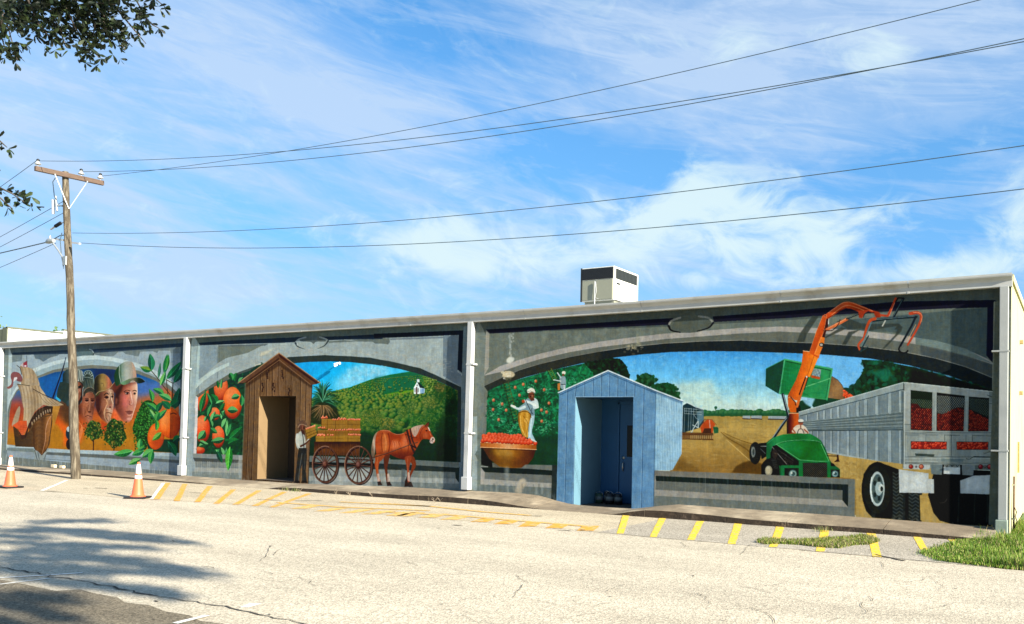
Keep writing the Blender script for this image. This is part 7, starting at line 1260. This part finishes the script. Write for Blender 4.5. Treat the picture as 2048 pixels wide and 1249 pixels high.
for t, px in ((.04, 72), (.66, 156), (.95, 197)):
    p = AL.lerp(AR, t)+Vector((0, 0, .06)); q = MB().tube([p, p+Vector((0, 0, .09))], .012, 6); q.lathe([(.02, .05), (.075, .06), (.08, .085), (.045, .105), (.05, .12), (.03, .15), (.012, .16)], p, 14).build('insulator', PORC, pole); MB().lathe([(.0, 0), (.04, .0), (.045, .025), (.02, .05), (0, .05)], p+Vector((0, 0, .158)), 10).build('insulator_cap', BLACKP, pole); INS.append(p+Vector((0, 0, .19)))
# fuse cutout, arrester and bare hardware on the left of the shaft
c0 = pp(7.55)+Vector((-.42, -.1, 0)); MB().obox(pp(7.42), c0, .03, .03).build('cutout_bracket', STEELW, pole)
MB().tube([c0+Vector((-.03, 0, -.28)), c0+Vector((-.06, 0, .12))], .04, 10).build('fuse_cutout', PORC, pole); MB().tube([c0+Vector((.16, 0, -.22)), c0+Vector((.06, 0, .2))], .03, 10).build('fuse_tube', STEELW, pole)
MB().tube([AL.lerp(AR, .33), AL.lerp(AR, .33)+Vector((-.08, -.1, -.25)), c0+Vector((0, 0, .2))], .012, 5).build('jumper_wire', WIREM, pole); MB().tube([c0+Vector((.1, 0, -.05)), c0+Vector((.25, 0, -.1)), pp(7.5)], .01, 5).build('jumper_wire', WIREM, pole)
c1_ = pp(6.98)+Vector((-.34, -.06, -.03)); q = MB()
for i in range(6): q.lathe([(.02, 0), (.05, .01), (.02, .035)], c1_+Vector((-.13+i*.048, 0, -.02+i*.012)), 10, (1, 0, .25))
q.tube([c1_+Vector((-.15, 0, -.03)), c1_+Vector((.17, 0, .04))], .02, 8); q.build('strain_insulator', BLACKP, pole); MB().tube([c1_+Vector((-.15, 0, -.03)), c1_+Vector((-.36, 0, -.08))], .026, 8).build('wire_grip', PORC, pole); MB().tube([c1_+Vector((.17, 0, .04)), pp(7.02)], .012, 5).build('eye_bolt', STEELW, pole)
# street light arm with small cobra head and steel brackets
l0 = pp(5.93)+Vector((.0, -.12, 0)); lp = Vector(tuple(on_y(np.array([[104., 484.]]), -2.05)[0]))
MB().tube([l0, l0.lerp(lp, .5)+Vector((0, 0, .02)), lp], .022, 8).build('light_arm', STEELW, pole); hd = MB(); hd.tube([lp+Vector((.09, 0, .02)), lp+Vector((0, 0, .03)), lp+Vector((-.16, 0, .03)), lp+Vector((-.3, 0, .01))], [.05, .07, .075, .03], 12); hd.build('lamp_head', STEELW, pole); MB().tube([lp+Vector((-.1, 0, .09)), lp+Vector((-.1, 0, .17))], .03, 8).build('photocell', METAL, pole)
MB().box(l0.x-.06, l0.x+.09, l0.y-.02, l0.y+.02, l0.z-.14, l0.z+.1).build('arm_plate', STEELW, pole)
for px0, px1, py in ((113, 128, 479), (146, 160, 486)):
    a_ = Vector(tuple(on_y(np.array([[px0, py-0.]]), -1.98)[0])); b2_ = Vector(tuple(on_y(np.array([[px1, py+2.]]), -1.98)[0])); MB().obox(a_, b2_, .06, .05).build('wire_bracket', PORC, pole)
MB().tube([pp(6.7)+Vector((-.1, -.1, 0)), pp(6.5)+Vector((-.2, -.1, 0)), pp(6.1)+Vector((-.17, -.1, 0)), pp(5.7)+Vector((-.05, -.12, 0))], .012, 5).build('ground_wire', WIREM, pole); MB().tube([lp+Vector((0, 0, .05)), lp.lerp(pp(6.7), .5)+Vector((0, 0, .05)), pp(6.66)], .014, 5).build('jumper_wire', WIREM, pole)
# overhead wires: quadratic through surveyed points in the plane of each attachment
def wire(pts, yv, r, label, x1=30.):
    P = on_y(np.array(pts, float), yv); c = np.polyfit(P[:, 0], P[:, 2], 2); X = np.linspace(P[0, 0], 9, 60)
    o = MB().tube([(x, yv, float(np.polyval(c, x))) for x in X], r, 5, cap=False).build('overhead_wire', WIREM); return tag(o, label, 'wire', 'overhead wires')
wire([(77, 323.2), (313, 318), (532, 304.4), (760, 285.6), (1049, 252), (1400, 197), (1702, 147), (2048, 82)], INS[0].y, .007, 'overhead wire running right from the left end insulator of the crossarm')
wire([(160, 343.7), (306, 341), (436, 332.5), (593, 321.5), (760, 301.7), (1042, 265.8), (1400, 202.5), (1702, 148), (2048, 79)], INS[1].y, .0075, 'overhead wire running right from the middle insulator of the crossarm')
wire([(200, 353), (333, 339), (470, 316), (593, 300), (760, 272), (1042, 216), (1400, 134), (1756, 51), (1964, 0)], INS[2].y, .007, 'steepest overhead wire, from the right end insulator up to the top of the photo')
wire([(145, 466.7), (357, 465), (572.6, 456.5), (760, 445), (1127, 411.7), (1400, 379.6), (1698, 339), (2048, 292.7)], -1.93, .007, 'upper of the two lower overhead wires leaving the pole shaft')
wire([(162.5, 487), (299, 493), (470, 495.8), (760, 491), (1127, 472.5), (1400, 447), (1598, 428), (2048, 378)], -1.93, .007, 'lowest overhead wire crossing the sky to the right of the pole')
def lwire(p0, dr, n_, sag, r, label):
    X = [Vector(p0)+Vector(dr)*40*t+Vector((0, 0, -sag*4*t*(1-t))) for t in np.linspace(0, 1, 30)]; tag(MB().tube(X, r, 5, cap=False).build('overhead_wire', WIREM), label, 'wire', 'overhead wires')
ld_ = (-.983, .18, 0); lwire(INS[0], ld_, 0, .6, .008, 'thin wire leaving the crossarm tip toward the left edge'); lwire(pp(7.62)+Vector((-.1, 0, 0)), ld_, 0, .5, .008, 'thin wire leaving the pole left just above the fuse cutout'); lwire(pp(7.3)+Vector((-.1, 0, 0)), ld_, 0, .5, .008, 'thin wire leaving the pole left just below the fuse cutout'); lwire(lp+Vector((0, .1, -.02)), ld_, 0, .3, .008, 'thin wire leaving left beneath the street lamp head')
lwire(lp+Vector((-.1, 0, .02)), (-.9995, -.03, 0), 0, .5, .016, 'thick black service cable running left from the street lamp head')

# ---------------------------------------------------------------- traffic cones
ORG = mat('cone_orange', (.78, .13, .05), .5, .06, 8, second=(.62, .10, .03), sscale=6, slo=.55, shi=.7); REFL = mat('reflective_collar', (.82, .78, .76), .4, .04, 20); RUB = mat('black_rubber', (.014, .012, .012), .75, .2, 12)
def cone(loc, rz, label, h=.735):
    e = empty('traffic_cone', loc, label, 'traffic cone', 'orange traffic cones in the parking strip'); x, y, z = loc
    MB().box(-.20, .20, -.20, .20, 0, .035).build('cone_base', RUB, None, bevel=.01)
    o = COL.objects[-1]; o.parent = e; o.rotation_euler.z = rz
    def rr(t): return .126+(.024-.126)*t
    MB().lathe([(.148, .036), (.142, .05), (rr(.06), .065)]+[(rr(t), h*t) for t in np.linspace(.1, 1, 12)]+[(.018, h+.004), (0, h+.004)], (0, 0, 0), 28).build('cone_body', ORG); o = COL.objects[-1]; o.parent = e
    for a, b in ((.54, .64), (.68, .94)): MB().lathe([(rr(a), h*a), (rr(a)+.003, h*a), (rr(b)+.003, h*b), (rr(b), h*b)], (0, 0, 0), 28).build('collar', REFL); COL.objects[-1].parent = e
    return e
g = on_z(np.array([(20., 976.), (275.5, 997.)])); cone((g[0][0], g[0][1], .003), R(3), 'orange and white traffic cone nearest the left edge of the photo'); cone((g[1][0], g[1][1], .003), R(33), 'orange and white traffic cone beside the start of the yellow hatching')

# ---------------------------------------------------------------- right of the building
FEN = mat('pale_fence_wood', (.52, .45, .22), .8, .15, 4, .3, 30, stretch=(8, 8, .8)); fe = empty('wooden_fence', (1.2, .4, 0), 'low pale yellow board fence to the right of the building corner', 'fence')
for i in range(15): x = .2+i*.15; MB().box(x, x+.143, .38+random.uniform(-.004, .004), .40, 0, .80+random.uniform(-.012, .012)).build('board', FEN, fe)
MB().box(.2, 2.45, .405, .44, .6, .68).build('rail', FEN, fe); MB().box(.2, 2.45, .405, .44, .15, .23).build('rail', FEN, fe)
cp = empty('wall_conduit', (.03, .55, 0), 'thin rusty conduit pipe climbing the cream side wall', 'pipe'); RUST = mat('rusty_pipe', (.10, .05, .03), .7, .3, 10); MB().tube([(.03, .62, .0), (.03, .62, .95)], .014, 7).build('pipe', RUST, cp)
for z in (.25, .8): MB().box(.0, .05, .6, .64, z, z+.025).build('pipe_clip', METAL, cp)
MB().tube([(.04, .62, .45), (.07, .58, .38), (.05, .66, .3), (.08, .6, .22), (.04, .62, .12)], .008, 6).build('loose_cable', RUST, cp)
MB().tube([(.03, 2.2, .95), (.03, 2.2, 1.5)], .02, 7).build('pipe', mat('yellow_pipe', (.5, .42, .15), .6, .2), cp)
for i, (y, z, l_) in enumerate(((2.9, 3.35, 'upper'), (2.9, 2.4, 'lower'))):
    tag(MB().box(.001, .06, y, y+.10, z-.03, z+.04).build('wall_bracket', mat('rust_bracket', (.4, .3, .14), .7, .2) if i == 0 else bpy.data.materials['rust_bracket'], None, bevel=.005), f'small rusty bracket on the cream side wall, the {l_} of the two', 'bracket', 'brackets on the side wall')

# ---------------------------------------------------------------- grass and weeds (uncountable blades)
def blades(name, pts, hs, cols, label, w=.006, lean=.5):
    """pts: list of (x, y, z); one mesh of bent blades, colour varied per blade"""
    n = len(pts); rs = np.random.RandomState(len(pts)); P = np.array(pts); an = rs.uniform(0, 6.283, n); h = np.array(hs)*rs.uniform(.55, 1.25, n); le = rs.uniform(.1, lean, n)*h
    dx, dy = np.cos(an), np.sin(an); sx, sy = -dy, dx; W_ = w*rs.uniform(.6, 1.4, n); v = np.zeros((n, 5, 3)); 
    v[:, 0] = P+np.stack([sx*W_, sy*W_, 0*h], 1); v[:, 1] = P-np.stack([sx*W_, sy*W_, 0*h], 1); md = P+np.stack([dx*le*.35, dy*le*.35, h*.6], 1)
    v[:, 2] = md-np.stack([sx*W_*.8, sy*W_*.8, 0*h], 1); v[:, 3] = md+np.stack([sx*W_*.8, sy*W_*.8, 0*h], 1); v[:, 4] = P+np.stack([dx*le, dy*le, h], 1)
    me = bpy.data.meshes.new(name); idx = np.arange(n)*5; q = np.stack([idx, idx+1, idx+2, idx+3], 1); t = np.stack([idx+3, idx+2, idx+4], 1)
    faces = [tuple(a) for a in q.tolist()]+[tuple(a) for a in t.tolist()]; me.from_pydata(v.reshape(-1, 3).tolist(), [], faces); me.update()
    ca = me.color_attributes.new('tint', 'FLOAT_COLOR', 'POINT'); C = np.ones((n, 5, 4), np.float32); C[..., :3] = np.array(cols)[rs.randint(len(cols), size=n)][:, None]*rs.uniform(.75, 1.25, n)[:, None, None]; ca.data.foreach_set('color', C.ravel())
    me.materials.append(GRASSM); o = bpy.data.objects.new(name, me); COL.objects.link(o); tag(o, label, 'grass', kind='stuff'); return o
def tint_mat(name, rough=.6, trl=.35):
    m = bpy.data.materials.new(name); m.use_nodes = True; nt = m.node_tree; N = nt.nodes; L = nt.links; b = N['Principled BSDF']; b.inputs['Roughness'].default_value = rough; b.inputs['Specular IOR Level'].default_value = .3
    a = N.new('ShaderNodeVertexColor'); a.layer_name = 'tint'; L.new(a.outputs[0], b.inputs['Base Color']); tr = N.new('ShaderNodeBsdfTranslucent'); L.new(a.outputs[0], tr.inputs[0]); mx = N.new('ShaderNodeMixShader'); mx.inputs[0].default_value = trl; L.new(b.outputs[0], mx.inputs[1]); L.new(tr.outputs[0], mx.inputs[2]); L.new(mx.outputs[0], N['Material Output'].inputs[0]); return m
GRASSM = tint_mat('grass_blades'); LEAFM = tint_mat('leaf_surface', .5, .12)
rs = np.random.RandomState(21)
edge = on_z(np.array([(1962, 1078), (1935, 1085), (1905, 1095), (1880, 1104), (1862, 1110), (1900, 1124), (1960, 1131), (2048, 1141), (2120, 1148)], float))[:, :2]
def in_poly(x, y, P):
    c = False; j = len(P)-1
    for i in range(len(P)):
        if (P[i][1] > y) != (P[j][1] > y) and x < (P[j][0]-P[i][0])*(y-P[i][1])/(P[j][1]-P[i][1])+P[i][0]: c = not c
        j = i
    return c
PL = [(-.17, .0), (-.17, -.35), tuple(edge[0]), tuple(edge[1]), tuple(edge[2]), tuple(edge[3]), tuple(edge[4]), tuple(edge[5]), tuple(edge[6]), tuple(edge[7]), (2.6, -3.4), (2.6, 5), (.02, 5), (.02, 0)]
struct(MB().add([(x, y, .012 if i in range(2, 10) else .04) for i, (x, y) in enumerate(PL)], [tuple(range(len(PL)))]).build('lawn', SOIL))
pts = []; hs = []
while len(pts) < 62000:
    x, y = rs.uniform(-1.3, 2.6), rs.uniform(-3.5, 2.2)
    if in_poly(x, y, PL): 
        dl = min(1, max(.35, (x+.9)*1.2)); pts.append((x, y, .02)); hs.append((.075*dl+(.035 if y > -.9 else 0)+(.05 if rs.rand() < .08 else 0))*(.55+.9*abs(math.sin(x*3.1+y*1.7)*math.cos(x*1.3-y*2.9))))
for k in range(2600):
    e_ = edge[rs.randint(len(edge)-1)]; e2_ = edge[min(rs.randint(len(edge)), len(edge)-1)]; t = rs.rand(); i_ = rs.randint(len(edge)-2); q_ = edge[i_]*(1-t)+edge[i_+1]*t; pts.append((q_[0]-abs(rs.normal(0, .09)), q_[1]+rs.normal(0, .03), .004)); hs.append(.04)
blades('lawn_grass', pts, hs, [(.10, .20, .015), (.16, .28, .025), (.22, .33, .04), (.13, .23, .02), (.30, .33, .08), (.38, .32, .14), (.07, .14, .015)], 'bright green uncut grass at the right corner of the building', .005)
def scatter_px(poly_px, n):
    out = []; xs_ = [p[0] for p in poly_px]; ys_ = [p[1] for p in poly_px]
    while len(out) < n:
        x, y = rs.uniform(min(xs_), max(xs_)), rs.uniform(min(ys_), max(ys_))
        if in_poly(x, y, poly_px): g_ = on_z(np.array([[x, y]]))[0]; out.append((g_[0], g_[1], .0))
    return out
sp_ = scatter_px([(1508, 1085), (1530, 1079), (1560, 1082), (1600, 1082), (1640, 1080), (1665, 1078), (1700, 1076), (1720, 1072), (1745, 1075), (1760, 1084), (1740, 1090), (1705, 1092), (1680, 1098), (1640, 1096), (1600, 1091), (1560, 1089), (1530, 1090)], 5200)
blades('strip_grass', sp_, [.055]*len(sp_), [(.15, .22, .02), (.24, .29, .04), (.30, .27, .11), (.08, .14, .015), (.34, .28, .16)], 'ragged yellow green grass growing along the crack in the parking strip', .005, .9)
wp = []
for x, y, n_, sx in ((1320, 1031, 90, 9), (1465, 1041, 150, 12), (1640, 1052, 260, 16), (1655, 1057, 160, 14), (1050, 1003, 60, 6), (1560, 1048, 60, 10), (870, 1000, 30, 10), (1645, 1063, 60, 10), (1095, 997, 40, 5), (570, 982, 40, 5), (1020, 1008, 40, 20), (590, 983, 40, 6)):
    for k in range(n_): g_ = on_z(np.array([[x+rs.normal(0, sx), y+rs.normal(0, 1.2)]]))[0]; wp.append((g_[0], g_[1], .0))
blades('curb_weeds', wp, [.09]*len(wp), [(.14, .20, .04), (.26, .26, .12), (.10, .16, .03), (.30, .24, .14)], 'thin weeds sprouting from the joint along the curb', .004, 1.2)
tw = MB()
for x, y in ((672, 985), (700, 988), (855, 990), (870, 1002), (880, 1000), (905, 1000), (925, 1001), (940, 1003), (960, 1005), (1395, 1036), (1480, 1042), (1523, 1045), (1560, 1050), (1600, 1046), (1610, 1050), (1655, 1052), (1670, 1055), (745, 991), (600, 982)):
    g_ = on_z(np.array([[float(x), y+4.]]))[0]
    for k in range(5): a_ = rs.uniform(-1.3, 1.3); L_ = rs.uniform(.06, .16); tw.tube([(g_[0], g_[1], 0), (g_[0]+math.sin(a_)*L_*.5, g_[1]-.02, L_*.6), (g_[0]+math.sin(a_)*L_*1.1, g_[1]-.03, L_*.9)], .003, 4, cap=False)
tag(tw.build('dry_twigs', mat('dry_stem', (.42, .34, .24), .9, .2, 9)), 'dry pale twigs caught in the gutter along the curb', 'twigs', kind='stuff')
lt = on_z(np.array([[1412., 1040.]]))[0]; lit = MB(); 
vs = [(lt[0]+math.cos(t)*.07*rs.uniform(.6, 1), lt[1]+math.sin(t)*.04, .01+rs.uniform(0, .02)) for t in np.linspace(0, 6.28, 9)[:-1]]; lit.add(vs+[(lt[0], lt[1], .045)], [(i, (i+1) % 8, 8) for i in range(8)]); tag(lit.build('crumpled_paper', WHITE), 'crumpled scrap of white paper lying in the gutter by a yellow stripe', 'litter')
# small tan rubble at the wall foot near the pole
bt = on_y(np.array([[112., 934.]]), -.05)[0]
for k, (dx, s_, nm) in enumerate(((-.18, .10, 'left'), (.30, .085, 'right'))):
    b_ = MB(); b_.box(bt[0]+dx, bt[0]+dx+.2, -.12, -.03, basez(bt[0])+.0, basez(bt[0])+s_); tag(b_.build('rubble_block', TAN, None, bevel=.015), f'small tan rubble block at the wall foot under the painted ship, the {nm} of two', 'block', 'rubble blocks at the wall foot')

# ---------------------------------------------------------------- trees
BARK = mat('oak_bark', (.10, .08, .06), .9, .4, 8, .8, 20)
def leaf_mesh(name, centres, dirs, size, cols, parent, rs, wid=.36):
    n = len(centres); P = np.array(centres); D = np.array(dirs); D /= np.linalg.norm(D, axis=1)[:, None]; up = rs.normal(0, 1, (n, 3)); S = np.cross(D, up); S /= np.linalg.norm(S, axis=1)[:, None]; L_ = np.array(size)*rs.uniform(.7, 1.25, n)
    v = np.zeros((n, 6, 3)); Nn = np.cross(D, S)
    for k, (a_, b_, c_) in enumerate(((0, 0, 0), (.45, wid*.42, .04), (.8, wid*.5, .02), (1, 0, -.05), (.8, -wid*.5, .02), (.45, -wid*.42, .04))): v[:, k] = P+D*(L_*a_)[:, None]+S*(L_*b_)[:, None]+Nn*(L_*c_)[:, None]
    i6 = np.arange(n)*6; f = np.stack([i6, i6+1, i6+2, i6+3, i6+4, i6+5], 1); me = bpy.data.meshes.new(name); me.from_pydata(v.reshape(-1, 3).tolist(), [], [tuple(a) for a in f.tolist()]); me.update()
    ca = me.color_attributes.new('tint', 'FLOAT_COLOR', 'POINT'); C = np.ones((n, 6, 4), np.float32); C[..., :3] = np.array(cols)[rs.randint(len(cols), size=n)][:, None]*rs.uniform(.7, 1.3, n)[:, None, None]; ca.data.foreach_set('color', C.ravel()); me.materials.append(LEAFM)
    o = bpy.data.objects.new(name, me); COL.objects.link(o); o['kind'] = 'stuff'
    if parent: o.parent = parent; o.matrix_parent_inverse = Matrix.Translation(-Vector(parent.location))
    return o
oak = empty('live_oak_tree', (-3.2, -18.2, 0), 'oak with shade-darkened leaves whose branches hang into the top left corner of the photo', 'tree')
tb = MB(); tb.tube([(-3.2, -18.2, -.1), (-3.1, -18.1, 1.2), (-3.0, -17.8, 2.4), (-2.8, -17.3, 3.4)], [.42, .34, .3, .28], 14); tb.build('trunk', BARK, oak)
lb = MB(); C0 = Vector((-2.8, -17.3, 3.4))
def limb(a, b, r0, r1, n=6, wob=.15):
    a, b = Vector(a), Vector(b); P = [a.lerp(b, i/n)+Vector((rs.normal(0, wob), rs.normal(0, wob), rs.normal(0, wob)+.5*math.sin(math.pi*i/n)))*(1 if 0 < i < n else 0) for i in range(n+1)]; lb.tube(P, r0, 7, r1, cap=False); return P
TWG = []; LC = []; LD = []; LS = []
def px3(x, y, dep): q = ray(np.array([x, y], float)); return CAM+q*dep
HB = [([(-70, -60), (10, 30), (20, 70), (35, 122)], 8.6, 1.0), ([(-40, 40), (5, 80), (12, 104)], 8.4, .9), ([(0, 60), (5, 30), (-10, -20)], 8.3, 1), ([(30, -60), (60, 10), (75, 45), (92, 80)], 8.8, 1.0), ([(75, 45), (95, 70), (106, 80)], 8.8, .9), ([(90, -60), (130, 10), (150, 55), (170, 85), (198, 116)], 9.0, 1.1), ([(150, 55), (165, 60), (188, 62)], 9.1, .8), ([(118, 55), (125, 75), (131, 92)], 9.0, .4), ([(150, -50), (200, 20), (225, 60), (250, 100)], 9.2, 1.1), ([(200, 20), (215, 70), (222, 84)], 9.2, .9), ([(235, 20), (262, 52), (275, 68), (292, 88)], 9.4, .5), ([(230, -60), (275, 5), (290, 35), (304, 60)], 9.5, .9), ([(290, 35), (305, 50), (318, 57)], 9.6, .35), ([(285, -40), (310, -2), (330, 14)], 9.8, .45),
      ([(-60, 340), (0, 376), (25, 388), (48, 404)], 8.0, .55), ([(-60, 370), (0, 396), (25, 418)], 8.0, .45), ([(-50, 250), (0, 283), (14, 295)], 8.0, .5), ([(-30, 0), (20, 15), (70, 10), (120, 20), (180, 5), (240, 10)], 9.0, 2.2), ([(-30, -30), (60, -15), (150, -20), (260, -20)], 9.2, 2.0), ([(20, 20), (40, 35), (50, 45)], 8.9, .8), ([(100, 20), (112, 45), (122, 60)], 9, .8), ([(180, 30), (190, 50), (186, 70)], 9.1, .8), ([(170, 10), (215, 40), (240, 75)], 9.3, 1)]
vis = np.random.RandomState(9)
for pl, dep, dens in HB:
    P3 = [px3(x, y, dep+vis.uniform(-.2, .2)) for x, y in pl]; lb.tube(P3, .012, 5, .004, cap=False)
    for i in range(len(P3)-1):
        L_ = np.linalg.norm(P3[i+1]-P3[i]); nn = int(L_/(.026 if dens < .7 else .018)*dens)+1
        for k in range(nn):
            t = vis.rand(); c = P3[i]*(1-t)+P3[i+1]*t+vis.normal(0, .05 if dens < .6 else .075, 3); dm = (P3[i+1]-P3[i])/L_; base_d = dm*.6+vis.normal(0, .6, 3)
            for j in range(vis.randint(3, 6)): LC.append(c); LD.append(base_d+vis.normal(0, .7, 3)); LS.append(.085)
    if pl[0][0] < 0 or pl[0][1] < 0: TWG.append(P3[0])
leaf_mesh('hanging_leaves', LC, LD, LS, [(.012, .02, .008), (.016, .028, .01), (.01, .016, .008), (.04, .06, .02)], oak, vis)  # leaf colours darkened to stand in for the canopy's shade
for t_ in TWG[::1]: limb((-3.6+rs.uniform(-1, 1), -15.2, 6.8), t_, .05, .012)
# crown above and behind the camera: shades the corner and dapples the road
ST = [((60, 1045), (230, 1042), 7), ((0, 1062), (200, 1062), 8), ((60, 1056), (330, 1074), 7), ((150, 1070), (388, 1086), 6), ((0, 1085), (310, 1097), 7), ((0, 1103), (200, 1100), 8), ((0, 1117), (300, 1118), 9), ((120, 1108), (420, 1145), 8), ((0, 1130), (400, 1150), 12), ((60, 1160), (340, 1182), 8), ((0, 1142), (210, 1146), 8), ((0, 1190), (150, 1200), 8), ((0, 1207), (70, 1216), 6), ((-10, 1238), (40, 1252), 9), ((85, 1228), (150, 1242), 6), ((0, 1072), (100, 1078), 6), ((250, 1182), (360, 1192), 5)]
CC = []; CD = []; CS = []; CLB = []; sdn = np.array(SD)
for a, b, th in ST:
    n = int(math.dist(a, b)/5)+1
    for i in range(n+1):
        t = i/max(n, 1); q = (a[0]+(b[0]-a[0])*t, a[1]+(b[1]-a[1])*t+rs.normal(0, th*.16)); g_ = on_z(np.array([q]))[0]; hgt = rs.uniform(5.2, 6.6); c = g_+sdn*(hgt/sdn[2]); CLB.append(c); taper = 1-.45*abs(2*t-1)
        for k in range(int(16*taper)): CC.append(c+rs.normal(0, 1, 3)*np.array([.15, .055, .045])); CD.append(rs.normal(0, 1, 3)); CS.append(.10)
for k in range(340):   # high crown mass, wholly above and behind the view
    c = np.array([-3.5, -12.6, 9.6])+rs.normal(0, 1, 3)*np.array([2.3, 1.7, .9])
    if c[2] < 8.1: c[2] = 8.1+rs.uniform(0, 1)
    for j in range(26): CC.append(c+rs.normal(0, .28, 3)); CD.append(rs.normal(0, 1, 3)); CS.append(.14)
leaf_mesh('crown', CC, CD, CS, [(.05, .085, .025), (.07, .11, .035), (.04, .07, .02)], oak, rs, .5)
for tgt in ((-4, -12.5, 9.2), (-1.5, -13, 9.0), (-5.5, -12, 8.9), (-3, -14, 9.6)): limb(C0, tgt, .16, .03)
hub = Vector((1.0, -15.5, 6.6)); limb(C0, hub, .16, .08)
for i in range(0, len(CLB), 28): limb(hub, CLB[i], .05, .01)
limb(C0, (-3.6, -15.2, 6.8), .15, .09)
lb.build('branches', BARK, oak)
# small trees far left: crown top behind the white parapet, pale foliage sliver at the left edge
def small_tree(loc, h, rad, n, label, cols, s_=.16):
    e = empty('background_tree', loc, label, 'tree', 'trees beyond the building'); x, y, z = loc; t = MB().tube([(x, y, 0), (x+.1, y, h*.5), (x, y, h*.8)], .16, 8, .06); t.build('trunk', BARK, e); C = []; Dd = []; S_ = []
    for k in range(n//16):
        c = np.array([x, y, h*.78])+rs.normal(0, 1, 3)*np.array([rad*.5, rad*.5, h*.13])
        for j in range(16): C.append(c+rs.normal(0, .2, 3)); Dd.append(rs.normal(0, 1, 3)); S_.append(s_)
    leaf_mesh('crown', C, Dd, S_, cols, e, rs, .5)
p_ = on_y(np.array([[112., 664.]]), 16)[0]; small_tree((p_[0], 16, 0), p_[2]/.97-.5, .55, 640, 'small dark tree top peeking over the white parapet behind the pole', [(.04, .09, .02), (.06, .12, .03)], .25)
p_ = on_y(np.array([[-10., 740.]]), 3)[0]; small_tree((p_[0]-1.0, 3, 0), 4.6, 2.6, 9000, 'yellow green shrubby tree beside the far left end of the building', [(.16, .22, .04), (.24, .30, .06), (.10, .16, .03)], .14)
p_ = on_y(np.array([[2., 690.]]), 5)[0]; small_tree((p_[0]-2.2, 5, 0), 5.0, 1.8, 4000, 'dark leafy tree behind the yellow green shrub at the left edge', [(.05, .10, .02), (.08, .13, .03)], .16)
SC.render.film_transparent = False
SC.cycles.max_bounces = 6
